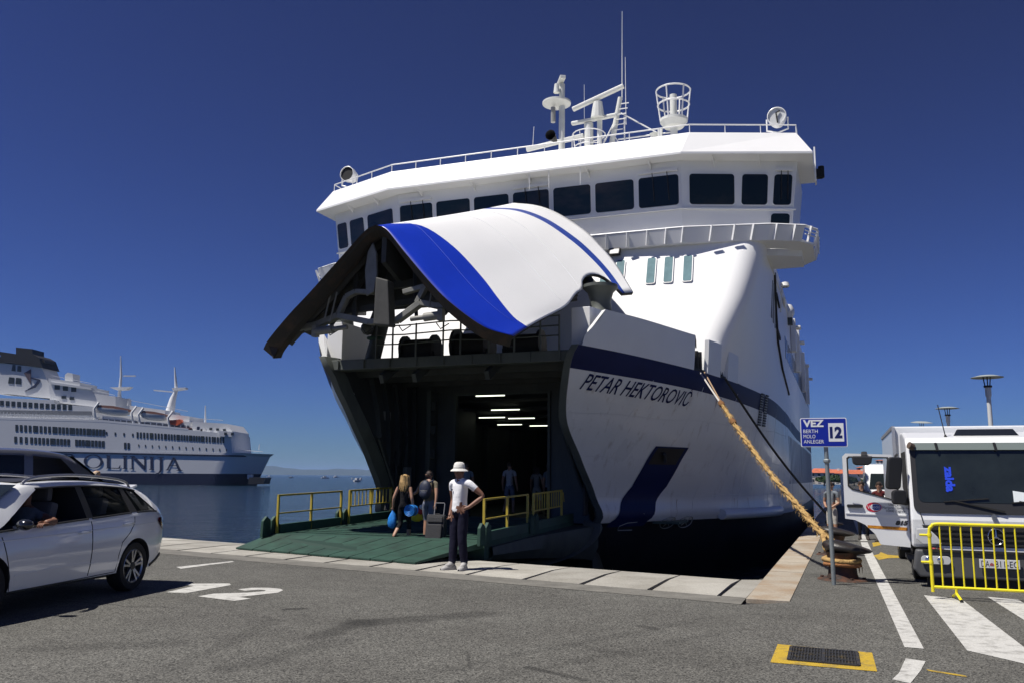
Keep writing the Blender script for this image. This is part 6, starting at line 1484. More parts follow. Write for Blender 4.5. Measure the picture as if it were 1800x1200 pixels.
# ---- passengers on the car deck, people on the quay
def simple(label, loc, rz, top, leg, shin, hair=BROWNH, sc=1.0, J=None, skin=SKINM, group=None, shoe=DKSHOE, arm1=None, long=0):
    r, V = person('person', label, loc, rz, J or {}, dict(skin=skin, body=top, arm0=top, arm1=arm1 or skin, fore=skin if arm1 is None else arm1, leg=leg, shin=shin, shoe=shoe, hips=leg, hem=.96, hands=False), group, scale=sc); hair_cap(r, V, hair, length=long); return r
PALE = cloth('pale_shirt', (.5, .5, .52)); LBLUE = cloth('light_blue_shirt', (.25, .33, .42)); GREYT = cloth('grey_tshirt', (.17, .19, .21)); CREAM = cloth('cream_shorts', (.42, .40, .36)); MAROON = cloth('maroon_top', (.10, .02, .02)); BLUES = cloth('royal_blue_shirt', (.02, .06, .42))
stride = dict(knL=(.09, .12, .51), anL=(.09, .10, .10), toL=(.10, .25, .04), knR=(-.09, -.02, .5), anR=(-.09, -.26, .16), toR=(-.10, -.17, .05))
simple('person in white shirt walking into the car deck, nearest the doorway middle', on_ferry(-2.2, -.15, .30), RZF, PALE, SHORTS, SKINM, sc=.97, J=stride)
simple('person in pale top and skirt-length shorts right of the white-shirted passenger in the doorway', on_ferry(-.6, .2, .30), RZF, cloth('beige_top', (.34, .32, .30)), CREAM, SKINM, sc=.90, J=stride, long=.2)
simple('person in light blue shirt bending at the left of the car-deck doorway', on_ferry(-3.6, -1.0, .32), RZF + .9, LBLUE, BLACKTOP, BLACKTOP, sc=.93)
simple('person in dark clothes standing in the shade at the right of the doorway', on_ferry(-1.9, 1.05, .30), RZF - .5, GREYT, BLACKTOP, BLACKTOP, sc=.95)
g_ = bb(10.2, -.95)
simple('person in grey T-shirt and cream shorts standing by the quay edge beside the ship', g_, RZF + PI * .85, GREYT, CREAM, SKINM, sc=.93, shoe=SHOE, J=dict(wrL=(.10, .16, 1.0), haL=(.04, .18, .99), wrR=(-.10, .16, 1.0), haR=(-.04, .18, .98)))
simple('person in navy jacket standing behind the sign post next to the grey T-shirt person', bb(11.4, -1.75), RZF + PI, cloth('navy_jacket', (.015, .018, .04)), BLACKTOP, BLACKTOP, sc=.95, arm1=MATS['navy_jacket'])
simple('person in maroon top standing between the sign post and the open lorry door', bb(10.6, -2.2), RZF + PI * .9, MAROON, BLACKTOP, BLACKTOP, sc=.94)
simple('person in dark trousers and red sandals seen beneath the open lorry door', bb(8.6, -3.35), RZF + PI * 1.1, cloth('brown_top', (.10, .06, .04)), cloth('maroon_trousers', (.03, .012, .014)), MATS['maroon_trousers'], sc=.92, shoe=M('red_sandal', (.3, .03, .03), .6))
p_ = ground_px(157, 905); 
simple('person with grey blonde hair walking beyond the windscreen of the grey people carrier', Vector((-9.75, 20.3, 0)), -.9, cloth('dark_blue_top', (.02, .03, .07)), DENIM, DENIM, hair=M('grey_blonde_hair', (.40, .27, .17), .6), sc=.985)
simple('person in royal blue shirt standing beyond the grey people carrier, seen through its window', Vector((-10.55, 19.4, 0)), -.6, BLUES, MAROON, SKINM, sc=.90)
# driver of the estate car, forearm on the sill
drv_s = 1.06
drv = thing('person', 'person driving the white estate car with a bare forearm on the window sill', 'person', wag_o, math.atan2(hd.y, hd.x))
drv.scale = (1.06,) * 3
me_v = [(.30, .38, .70), (.22, .38, .95), (.20, .38, 1.10), (.22, .38, 1.18), (.25, .38, 1.28), (.27, .38, 1.36), (.22, .55, 1.06), (.27, .82, .985), (.50, .93, 1.0), (.60, .95, .985), (.24, .20, 1.06), (.45, .14, .88), (.72, .26, .92)]
me_e = [(0, 1), (1, 2), (2, 3), (3, 4), (4, 5), (2, 6), (6, 7), (7, 8), (8, 9), (2, 10), (10, 11), (11, 12)]
me = bpy.data.meshes.new('body'); me.from_pydata(me_v, me_e, []); ob = bpy.data.objects.new('tmp', me); COL.objects.link(ob); ob.modifiers.new('s', 'SKIN')
for i, r in enumerate((.15, .15, .12, .055, .085, .07, .06, .05, .036, .042, .06, .045, .035)): me.skin_vertices[0].data[i].radius = (r, r)
me.skin_vertices[0].data[0].use_root = True; sb = ob.modifiers.new('ss', 'SUBSURF'); sb.levels = 2; sb.render_levels = 2
dg = bpy.context.evaluated_depsgraph_get(); dm = bpy.data.meshes.new_from_object(ob.evaluated_get(dg)); bpy.data.objects.remove(ob); dm.materials.clear()
for m_ in (GREYT, SKINT): dm.materials.append(m_)
for p in dm.polygons: p.use_smooth = True; p.material_index = 1 if (p.center.z > 1.15 or p.center.y > .66 or p.center.x > .5) else 0
bo = bpy.data.objects.new('body', dm); COL.objects.link(bo); bo.parent = drv
mb = MB()
for k in range(4): b0 = Vector((.63, .925 + .02 * k, .985)); mb.tube([b0 - Vector((.03, 0, 0)), b0 + Vector((.04, 0, .0)), b0 + Vector((.065, 0, -.02)), b0 + Vector((.06, 0, -.045))], [.0095, .009, .008, .006], 6)
mb.tube([(.56, .90, 1.0), (.60, .885, 1.0), (.64, .885, .99)], [.012, .010, .007], 6); mb.build('fingers', SKINT, drv, smooth=60)
mb = MB(); mb.ball((.25, .38, 1.335), .105, 14, (1.0, .85, .8)); mb.build('hair', BROWNH, drv, smooth=60)
# ================================================================== quay furniture
def frame_on(name, label, cat, p, rz, group=None): return thing(name, label, cat, p, rz, group)
# ---- berth sign
sgp = ground_px(1466, 1027); PM = (sgp - cam.location).length
sg = thing('berth_sign', 'blue berth sign reading VEZ 12 on a thin galvanised post beside the rusty bollard', 'sign', (sgp.x, sgp.y, 0), -.33)
GALV = M('galvanised_steel', (.27, .30, .30), .45, metal=.5, var=.15, scale=6)
SBL = M('sign_blue', (.006, .02, .30), .35, var=.05); SWH = M('sign_white', (.74, .75, .76), .4)
zc, sw, sh = 2.43, .72, .475
MB().tube([(0, 0, 0), (-.012, 0, 1.2), (-.028, 0, 2.62)], .034, 12).build('post', GALV, sg, smooth=60)
bo_ = MB().prism(rrect(-sw / 2, -sh / 2, sw / 2, sh / 2, .025), (-.05, -.045, zc), (1, 0, 0), (0, 0, 1), .012).build('panel', SWH, sg)
MB().prism(rrect(-sw / 2 + .014, -sh / 2 + .014, sw / 2 - .014, sh / 2 - .014, .018), (-.05, -.048, zc), (1, 0, 0), (0, 0, 1), .012).build('blue_field', SBL, bo_)
MB().prism([(0, 0), (.235, 0), (.235, .30), (0, .30)], (-.05 + .075, -.050, zc - .15), (1, 0, 0), (0, 0, 1), .012).build('number_field', SWH, bo_)
def sgt(t, x, z, size, fit, mat, bold=.0): text_on('sign_lettering', t, mat, bo_, (-.05 + x, -.064, zc + z), (1, 0, 0), (0, 0, 1), size, fit=fit, bold=bold)
sgt('VEZ', -.315, .095, .155, .325, SWH, .006); sgt('BERTH', -.315, -.01, .085, .225, SWH, .0); sgt('MOLO', -.315, -.095, .085, .185, SWH, .0); sgt('ANLEGER', -.315, -.18, .085, .315, SWH, .0)
sgt('12', .095, -.085, .24, .19, M('sign_navy', (.006, .012, .10), .4), .012)
for z in (2.3, 2.55): MB().box((-.025, -.025, z), (.12, .03, .04)).build('clamp', GALV, sg)
MB().lathe([(.036, 1.93), (.055, 1.95), (.055, 1.98), (.036, 2.0)], (-.02, 0, 0), 10).build('band_clamp', GALV, sg)
# ---- bollards
def bollard(name, label, p, rz, s=1.0):
    b = thing(name, label, 'bollard', (p.x, p.y, 0), rz, 'mooring bollards on the side quay'); b.scale = (s,) * 3
    MB().lathe([(.001, .035), (.30, .04), (.43, .03), (.47, .004)], (0, 0, 0), 28).build('base_flange', RUST, b, smooth=50)
    MB().lathe([(.30, .03), (.27, .10), (.25, .25), (.245, .38), (.27, .46), (.30, .52)], (0, 0, 0), 28).build('column', RUST, b, smooth=50)
    rows = []
    for k in range(9):      # tilted oval head with an overhanging horn
        ph = PI * k / 8; row = []
        for j in range(24):
            th = 2 * PI * j / 24; x = math.cos(th) * math.sin(ph); y = math.sin(th) * math.sin(ph); z = -math.cos(ph)
            ex = .36 + (.20 if x > 0 else 0) * x; row.append((x * ex, y * .30, .60 + z * (.13 - .03 * x) - .05 * x))
        rows.append(row)
    MB().grid(rows, closed=True).build('head', M('bollard_black', (.016, .014, .013), .45, col2=(.04, .022, .014), amount=.62, scale=6, bump=.3, bscale=18), b, smooth=60)
    for k in range(6): t = 2 * PI * k / 6; MB().cyl((.38 * math.cos(t), .38 * math.sin(t), .02), (.38 * math.cos(t), .38 * math.sin(t), .065), .035, n=6).build('bolt', RUST, b)
    return b
B1 = ground_px(1482, 1018); bollard('mooring_bollard', 'rusty mooring bollard with a thick tan rope wound round it, behind the berth sign', B1, -PSI - .1, .88)
B2 = bb(5.6, -1.05); bollard('mooring_bollard', 'dark mooring bollard further along the quay, partly hidden by the nearer rusty one', B2, -PSI, .85)
# ---- mooring ropes
ROPE = M('tan_rope', (.40, .26, .095), .9, col2=(.22, .12, .04), amount=.60, scale=9, bump=.8, bscale=40); FRAY = M('frayed_rope', (.16, .075, .025), .95)
DKROPE = M('dark_rope', (.045, .04, .032), .9, var=.3, scale=20)
def ferry_pt(v, u, z): return Vector((FX + u * math.sin(PSI) + v * math.cos(PSI), FY + u * math.cos(PSI) - v * math.sin(PSI), z + FZ))
r0 = ferry_pt(hull_v(-3.1, 4.4) + .05, -3.1, 4.50); r1 = Vector((B1.x, B1.y, .40))
dirr = (r1 - r0); Lr = dirr.length; dn = dirr.normalized(); sx_ = dn.cross(Vector((0, 0, 1))).normalized(); sy_ = sx_.cross(dn)
rope = thing('mooring_rope', 'thick frayed tan mooring rope running from the bow down to the rusty bollard', 'rope', r1)
def rp(t, a, rad): 
    sag = -.28 * math.sin(PI * t); return r0.lerp(r1, t) + Vector((0, 0, sag)) + (sx_ * math.cos(a) + sy_ * math.sin(a)) * rad - r1
T0 = .20
for k in range(2):      # light pennant lines from the fairlead to the splice
    MB().tube([rp(t, k * PI, .05 * (1 - t / T0) + .015) for t in (0, .05, .1, .15, T0)], .022, 6).build('pennant', M('pennant_line', (.30, .20, .12), .8) if k else M('pennant_pale', (.5, .48, .45), .8), rope)
rnd = random.Random(11)
NSTR = 3
for k in range(NSTR):
    pts = []; rs = []
    for i in range(121):
        t = lerp(T0, .93, i / 120); a = t * 42 + 2 * PI * k / NSTR; spread = .024 + .009 * math.sin(t * 17 + k) + .02 * max(0, t - .6); pts.append(rp(t, a, spread)); rs.append(.029 + .008 * math.sin(i * 1.3 + k) + .006 * rnd.uniform(-1, 1))
    MB().tube(pts, rs, 8).build('strand', ROPE, rope, smooth=60)
for t in (T0 + .01, .32): MB().tube([rp(t - .012, 0, .0), rp(t, 0, 0), rp(t + .012, 0, 0)], [.06, .085, .06], 10).build('splice', FRAY, rope, smooth=40)
mb = MB()
for i in range(700):
    t = rnd.uniform(T0, .95); a = rnd.uniform(0, 2 * PI); p = rp(t, a, .06); q = p + dn * rnd.uniform(-.05, .09) + (sx_ * math.cos(a) + sy_ * math.sin(a)) * rnd.uniform(.01, .055) - Vector((0, 0, rnd.uniform(0, .05)))
    mb.tube([p, q], [.006, .002], 3, cap=False)
o_ = mb.build('loose_fibres', FRAY if False else ROPE, rope, fix=False); o_['kind'] = 'stuff'
# the eye of the rope opens round the bollard
for s_ in (1, -1):
    pts = []
    for t in (.92, .95, .98): pts.append(rp(t, 0, 0) + sx_ * s_ * (.03 + (t - .92) * 2.4))
    ctr = Vector((0, 0, -.06))
    for k in range(6): a = lerp(.9, PI, k / 5); dd = (-dn * 1).copy(); dd.z = 0; dd.normalize(); si = Vector((-dd.y, dd.x, 0)); pts.append(ctr + (dd * math.cos(a) + si * math.sin(a) * (-s_)) * .275 + Vector((0, 0, -.03 * k / 5)))
    MB().tube(spline(pts, 5), .042, 8).build('eye', ROPE, rope, smooth=60)
MB().tube([Vector((.275 * math.cos(t), .275 * math.sin(t), -.14 + .01 * math.sin(2 * t))) for t in [2 * PI * k / 28 for k in range(28)]], .038, 8, closed=True).build('turn', M('orange_rope', (.32, .14, .05), .9, bump=.7, bscale=40), rope, smooth=60)
mb = MB()
for i in range(14): a = rnd.uniform(-1, 1); p = Vector((.30 * math.cos(a), .30 * math.sin(a), -.14)); mb.tube([p, p + Vector((.01, 0, -.05)), p + Vector((.012, .0, -.10 - rnd.uniform(0, .05)))], [.008, .006, .003], 4)
o_ = mb.build('frayed_end', FRAY, rope); o_['kind'] = 'stuff'
q0 = ferry_pt(hull_v(-1.75, 4.3) + .06, -1.75, 4.45); q1 = Vector((B2.x, B2.y, .45)) + dB * 1.0
q1 = bb(13.0, -.9, .45)
rp2 = thing('mooring_rope', 'thin dark mooring line slanting across the white hull to the far bollard', 'rope', q1)
MB().tube([q0.lerp(q1, k / 24) - q1 + Vector((0, 0, -.25 * math.sin(PI * k / 24))) for k in range(25)], .035, 8).build('line', DKROPE, rp2, smooth=60)
bollard('mooring_bollard', 'small distant bollard by the quay edge where the dark line is made fast', bb(13.0, -.9), -PSI, .6)
# ---- yellow crowd barrier
bl_ = ground_px(1641, 1052); bar = thing('crowd_barrier', 'bright yellow tubular steel crowd barrier in front of the lorry', 'barrier', (bl_.x, bl_.y, 0), -PSI)
BH, BL, zb0 = 1.05, 2.3, .17
mb = MB(); mb.tube(spline([(0, 0, .10), (0, 0, .5), (0, 0, BH - .12), (.035, 0, BH - .035), (.12, 0, BH), (.6, 0, BH), (1.6, 0, BH), (BL - .12, 0, BH), (BL - .035, 0, BH - .035), (BL, 0, BH - .12), (BL, 0, .5), (BL, 0, .10)], 6), .024, 10); mb.build('frame', BYELLOW, bar, smooth=60)
MB().cyl((0, 0, zb0), (BL, 0, zb0), .021, n=10).build('bottom_rail', BYELLOW, bar, smooth=60)
for k in range(1, 17): MB().cyl((BL * k / 17, 0, zb0), (BL * k / 17, 0, BH), .0115, n=8).build('bar', BYELLOW, bar, smooth=60)
for x in (.30, BL - .30):
    mb = MB(); mb.tube([(x, 0, zb0), (x, 0, .09), (x + .03, -.20, .03), (x + .03, -.26, .02)], .020, 8); mb.tube([(x, 0, .09), (x - .02, .22, .03), (x - .02, .28, .02)], .020, 8); mb.build('foot', BYELLOW, bar, smooth=60)
    MB().cyl((x + .03, -.245, .02), (x + .03, -.275, .02), .024, n=8).build('foot_cap', BLACK, bar)
for z in (BH - .16, BH - .54):
    mb = MB(); mb.tube([(0, 0, z), (-.06, 0, z), (-.13, 0, z + .0)], .017, 8); mb.lathe([(.028, z - .03), (.034, z), (.028, z + .03)], (0, 0, 0), 10); mb.build('hook', BYELLOW, bar, smooth=60)
# ---- street lamps with round disc reflectors
def disc_lamp(label, px, py, D, Rd, tilt=0.0):
    r_ = sight(px, py); hor = math.hypot(r_.x, r_.y); p = Vector((r_.x / hor * D, r_.y / hor * D, 0)); z = CAMH + r_.z / hor * D
    t = thing('street_lamp', label, 'street lamp', p, 0, 'disc-topped lamps along the quay'); LW = M('lamp_white', (.62, .63, .63), .4)
    MB().tube([(0, 0, 0), (0, 0, z * .5), (0, 0, z - Rd * .85)], [.085, .075, .07], 14).build('pole', LW, t, smooth=60)
    MB().cyl((0, 0, z - Rd * 1.35), (0, 0, z - Rd * .75), .095, n=14).build('lamp_housing', LW, t, smooth=60)
    MB().cyl((0, 0, z - Rd * .75), (0, 0, z - Rd * .62), .13, n=14).build('collar', DARKSTEEL, t)
    mb = MB()
    for a in (.3, 2.2, 4.2): mb.cyl((.09 * math.cos(a), .09 * math.sin(a), z - Rd * .65), (.14 * math.cos(a), .14 * math.sin(a), z), .018, n=6)
    mb.build('strut', DARKSTEEL, t)
    o = MB().lathe([(.001, .05), (Rd * .5, .035), (Rd, -.03), (Rd, -.045), (Rd * .5, -.02), (.001, -.01)], (0, 0, 0), 32).build('disc', M('lamp_disc', (.30, .33, .32), .5), t, smooth=60); o.location = (0, 0, z); o.rotation_euler = (tilt, 0, 0)
    return t
disc_lamp('tallest of the three disc-topped street lamps, above the lorry box', 1735, 661, 33, .50)
disc_lamp('middle one of the three disc-topped street lamps behind the lorry', 1665, 716, 46, .52)
disc_lamp('smallest and farthest disc-topped street lamp, just over the lorry box corner', 1620, 741, 58, .62, .12)
# ================================================================== background
# ---- the other ferry across the harbour: laid out along a line facing the camera
FD = 232.0; KS = 0.06      # the ship lies a little oblique, bow farther off
def far_pt(px, py, d=0.0):
    """point on the far ship's side plane seen at photograph position; d = depth behind that plane"""
    D = FD + d; dx, dy = px - 900, py - 600; cr, sr = math.cos(ROLL), math.sin(ROLL)
    a = (dx * cr + dy * sr) / FPX; b = (dx * sr - dy * cr) / FPX; c, s = math.cos(PITCH), math.sin(PITCH)
    r = Vector((a, c - b * s, s + b * c)); t = (D + KS * 88) / (r.y - KS * r.x); return Vector((0, 0, CAMH)) + r * t
o0 = far_pt(0, 850); o0.z = WATER_Z
ship2 = thing('passenger_ferry', 'older white passenger ferry with a black-topped funnel moored across the harbour', 'ferry', o0)
def L2(px, py, d=0.0): return far_pt(px, py, d) - o0
SW2 = M('far_ship_white', (.60, .61, .62), .5, var=.06, scale=.05); SB2 = M('far_ship_navy', (.006, .010, .035), .5); SG2 = M('far_ship_glass', (.03, .035, .035), .3); SBK = M('far_funnel_black', (.012, .012, .014), .6); SLN = M('far_ship_letters', (.012, .02, .06), .6)
def slab(name, pts, d0, d1, mat, parent=None):
    """polygon outline on the side plane given depth d0..d1"""
    A_ = [L2(x, y, d0) for x, y in pts]; B_ = [Vector((p.x, p.y + (d1 - d0), p.z)) for p in A_]; mb = MB(); n = len(A_)
    mb.poly(A_); mb.poly(B_[::-1])
    for k in range(n): mb.poly([A_[k], B_[k], B_[(k + 1) % n], A_[(k + 1) % n]])
    return mb.build(name, mat, parent or ship2)
W2 = 18.0
# hull with flared bow: rows from keel to deck, narrowing to the stem
def hrow(y0, y1, x_end, bow, flare):
    r = []
    for k in range(61):
        t = k / 60; x = lerp(-260, x_end, t); y = lerp(y0, y1, t); tt = max(0, (t - .92) / .08); r.append((L2(x, y), W2 * .5 * (tt ** 1.7) * flare))
    return [(p + Vector((0, d, 0)), p + Vector((0, W2 - d, 0))) for p, d in r]
rows = [hrow(856, 858, 432, 1, 1.0), hrow(829, 832, 443, 1, 1.0), hrow(829 - .01, 832 - .01, 443, 1, 1.0), hrow(789, 801, 458, 1, .97), hrow(782, 796, 465, 1, .95)]
for nm, i, mt in (('hull', 0, SB2), ('hull', 2, SW2), ('hull', 3, SW2)):
    mb = MB(); mb.grid([[p[0] for p in rows[i]], [p[0] for p in rows[i + 1]]]); mb.grid([[p[1] for p in rows[i]], [p[1] for p in rows[i + 1]]]); mb.build(nm, mt, ship2, smooth=40)
mb = MB(); mb.poly([p[0] for p in rows[4]] + [p[1] for p in rows[4]][::-1]); mb.build('main_deck', SW2, ship2, fix=False)
mb = MB(); P = [L2(lerp(-260, 462, k / 40), lerp(786.5, 801.5, k / 40), -.12 + (max(0, (k / 40 - .92) / .08) ** 1.7) * 8.6) for k in range(41)]
for a_, b_ in zip(P, P[1:]): mb.bar(a_, b_, .12, .42)
mb.build('hull_stripe', SB2, ship2)
# decks
slab('upper_hull', [(-260, 727), (180, 739), (405, 762), (408, 795), (-260, 785)], .02, 17.5, SW2)
slab('boat_deck_house', [(-260, 690), (95, 702), (95, 709), (165, 714), (165, 724), (300, 737), (335, 741), (335, 748), (375, 752), (375, 760), (-260, 735)], 1.5, 16, SW2)
slab('top_house', [(85, 664), (140, 671), (140, 678), (162, 680), (162, 690), (203, 696), (203, 718), (88, 706)], 4, 14, SW2)
slab('wheelhouse', [(338, 740), (398, 744), (408, 757), (408, 766), (338, 764)], 1.0, 16, SW2)
slab('bridge_wing', [(385, 756), (408, 758), (408, 767), (385, 766)], -1.0, 1.5, SW2)
slab('fore_house', [(228, 712), (290, 720), (290, 726), (333, 731), (333, 742), (228, 730)], 3, 14, SW2)
slab('deck_shade', [(-260, 726), (180, 737), (330, 752), (330, 755), (180, 741), (-260, 730)], .0, 1.6, SW2)
# promenade shade behind the boats, painted as grey panels with nothing cut open
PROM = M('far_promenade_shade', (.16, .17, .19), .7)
for pts in ([(166, 734), (332, 747), (332, 753), (166, 741)], [(-260, 716), (160, 722), (160, 729), (-260, 721)]): slab('promenade_shade_panel', pts, 1.30, 1.52, PROM)
for k in range(16): x = lerp(170, 328, k / 15); y = lerp(733.5, 746.5, k / 15); MB().bar(L2(x, y, 1.2), L2(x, y + 8, 1.2), .25).build('deck_pillar', SW2, ship2)
# windows
def wrow(x0, x1, y0, y1, n, w, h, skip=(), d=-.02):
    for k in range(n):
        if k in skip: continue
        t = k / max(1, n - 1); x = lerp(x0, x1, t); y = lerp(y0, y1, t)
        mb = MB(); a, b_, c, e = L2(x, y, d), L2(x + w, y + w * .02, d), L2(x + w, y + h, d), L2(x, y + h, d); mb.poly([a, b_, c, e]); mb.build('window', SG2, ship2, fix=False, solid=.06)
for x0, x1, n in ((27, 58, 5), (62, 92, 5), (96, 122, 5), (127, 152, 5), (156, 180, 5)): wrow(x0, x1, 744 + x0 * .055, 744 + x1 * .055, n, 4.6, 11.5)
for x0, x1, n in ((25, 53, 4), (60, 88, 5), (93, 118, 5), (132, 150, 4), (154, 179, 5)): wrow(x0, x1, 765 + x0 * .05, 765 + x1 * .05, n, 4.6, 11)
for x0, x1, n in ((240, 263, 5), (266, 288, 5), (290, 310, 5), (313, 332, 5), (335, 353, 5), (356, 372, 4), (376, 391, 4)): wrow(x0, x1, 758.5 + (x0 - 240) * .062, 758.5 + (x1 - 240) * .062, n, 3.2, 10)
wrow(-20, 120, 702, 711, 15, 6.5, 9, d=1.47); wrow(243, 397, 780, 788, 14, 1.6, 4); wrow(218, 224, 777, 777.5, 2, 4, 11); wrow(96, 125, 676, 680, 3, 9, 8, d=3.9); wrow(108, 122, 695, 697, 2, 8, 5, d=3.9); wrow(186, 232, 758, 761, 4, 2.5, 5)
wrow(368, 392, 751, 753, 3, 5, 4, d=.9); wrow(394, 406, 759, 759.5, 2, 5, 5, d=-1.1)
# rails along the open decks
mb = MB()
for (xa, ya, xb, yb, d) in ((-100, 728.5, 175, 738, .4), (-100, 723, 175, 732.5, .4), (90, 659, 160, 673, 5), (160, 684, 202, 694, 5), (230, 703, 330, 722, 4), (340, 734, 392, 738, 2), (410, 789, 462, 793, 6)): mb.bar(L2(xa, ya, d), L2(xb, yb, d), .12)
mb.build('deck_rail', SW2, ship2)['kind'] = 'stuff'
for k in range(28): x = lerp(0, 172, k / 27); MB().bar(L2(x, 731 - 8 + x * .055, .4), L2(x, 731 + x * .055, .4), .14).build('rail_post', SW2, ship2)
# funnel
slab('funnel', [(-14, 690), (0, 637), (73, 645), (97, 700), (60, 697), (20, 692)], 5, 13, SW2)
slab('funnel_cap', [(3, 623), (-8, 637), (16, 637), (75, 646), (68, 628), (58, 622)], 4.5, 13.5, SBK)
for pts in ([(28, 610), (57, 613), (57, 625), (28, 623)], [(-10, 616), (30, 622), (30, 628), (-10, 622)], [(60, 626), (78, 632), (79, 637), (60, 634)]): slab('exhaust', pts, 6, 12, SBK)
for pts in ([(22, 640), (27, 641), (27, 652), (20, 651)], [(31, 642), (37, 643), (37, 653), (30, 652)], [(16, 662), (25, 663), (24, 674), (14, 673)], [(28, 663), (37, 664), (37, 675), (27, 674)]): slab('funnel_window', pts, 4.9, 5.1, SG2)
slab('funnel_emblem', [(42, 655), (54, 648), (54, 675)], 4.85, 5.0, M('emblem_maroon', (.10, .07, .08), .6)); slab('funnel_emblem', [(55, 662), (70, 666), (70, 670), (62, 680), (43, 687), (60, 676), (66, 668), (55, 665)], 4.8, 5.0, SLN)
# masts
def mast(P, r, name='mast'): mb = MB(); mb.tube([L2(x, y, 9) for x, y in P], r, 8); return mb.build(name, SW2, ship2, smooth=60)
mast([(210, 712), (210, 690), (213, 660), (212, 625)], [.9, .45, .35, .12]); slab('mast_platform', [(192, 680), (229, 679), (222, 684), (205, 685)], 8, 10, SW2); slab('radar', [(217, 659), (238, 659), (238, 661), (217, 661)], 8.8, 9.2, SW2)
mast([(299, 722), (304, 700), (310, 685), (307, 645)], [1.3, .9, .5, .15]); slab('mast_platform', [(302, 681), (326, 680), (326, 683), (304, 686)], 8, 10, SW2); slab('radar', [(270, 684), (303, 687), (303, 689), (270, 686)], 8.8, 9.2, SW2)
mast([(361, 744), (361, 712)], [.3, .12]); mast([(226, 712), (226, 700)], [.5, .5]); mast([(455, 790), (456, 780)], [.1, .08]); slab('cabin', [(114, 658), (119, 654), (128, 656), (128, 673), (114, 672)], 6, 10, SW2)
for pts in ([(88, 670), (160, 680), (160, 684), (88, 674)],): slab('deck_edge', pts, 3.5, 14, SW2)
# lifeboats under davits
RED = M('lifeboat_red', (.30, .05, .03), .5); LBW = M('lifeboat_white', (.55, .55, .55), .5)
def lifeboat(x0, x1, y, top):
    n = 10; rowsA = []
    for j, (dy, w) in enumerate(((0, 1.0), (5, .95), (10, .55), (12, .1))):
        rowsA.append([L2(lerp(x0, x1, k / n), y + dy * (math.sin(PI * min(1, max(0, k / n * 1.0))) ** .35 if j else 1) + (x1 - x0) * .11 * k / n, .2 + .9 * (1 - w * math.sin(PI * k / n) ** .5)) for k in range(n + 1)])
    b = MB(); b.grid(rowsA); o = b.build('lifeboat', LBW, ship2, smooth=60); return o
for x0, x1, y in ((166, 234, 714), (244, 298, 724)):
    lb = lifeboat(x0, x1, y, 0); P = [L2(x0 + 4, y - 1, .8), L2((x0 + x1) / 2, y + 1, .8), L2(x1 - 4, y + (x1 - x0) * .11, .8)]
    mb = MB(); mb.bar(P[0], P[1], .5, .7); mb.bar(P[1], P[2], .5, .7); mb.build('boat_cover', RED if False else M('cover_rust', (.22, .10, .07), .6), lb)
    for xx in (x0, x1 - 2): mb = MB(); yy = y + (xx - x0) * .11; mb.tube([L2(xx + 8, yy - 8, .5), L2(xx - 1, yy + 4, .2), L2(xx + 2, yy + 20, .6), L2(xx + 14, yy + 30, 1.2)], .35, 6); mb.build('davit', SW2, ship2, smooth=60)
slab('rescue_boat', [(297, 738), (316, 736), (320, 741), (310, 747), (299, 745)], .5, 2.5, M('rescue_orange', (.55, .10, .03), .5)); slab('rescue_boat', [(300, 750), (335, 751), (330, 758), (305, 757)], .5, 2.5, M('tender_maroon', (.10, .03, .03), .5))
for k in range(14): MB().box(L2(300 + k * 6.2 - (20 if k > 8 else 0), 756 - (k % 3) * 2, 1.2), (.5, .5, .9)).build('deck_gear', (SBK, LBW, SB2)[k % 3], ship2)
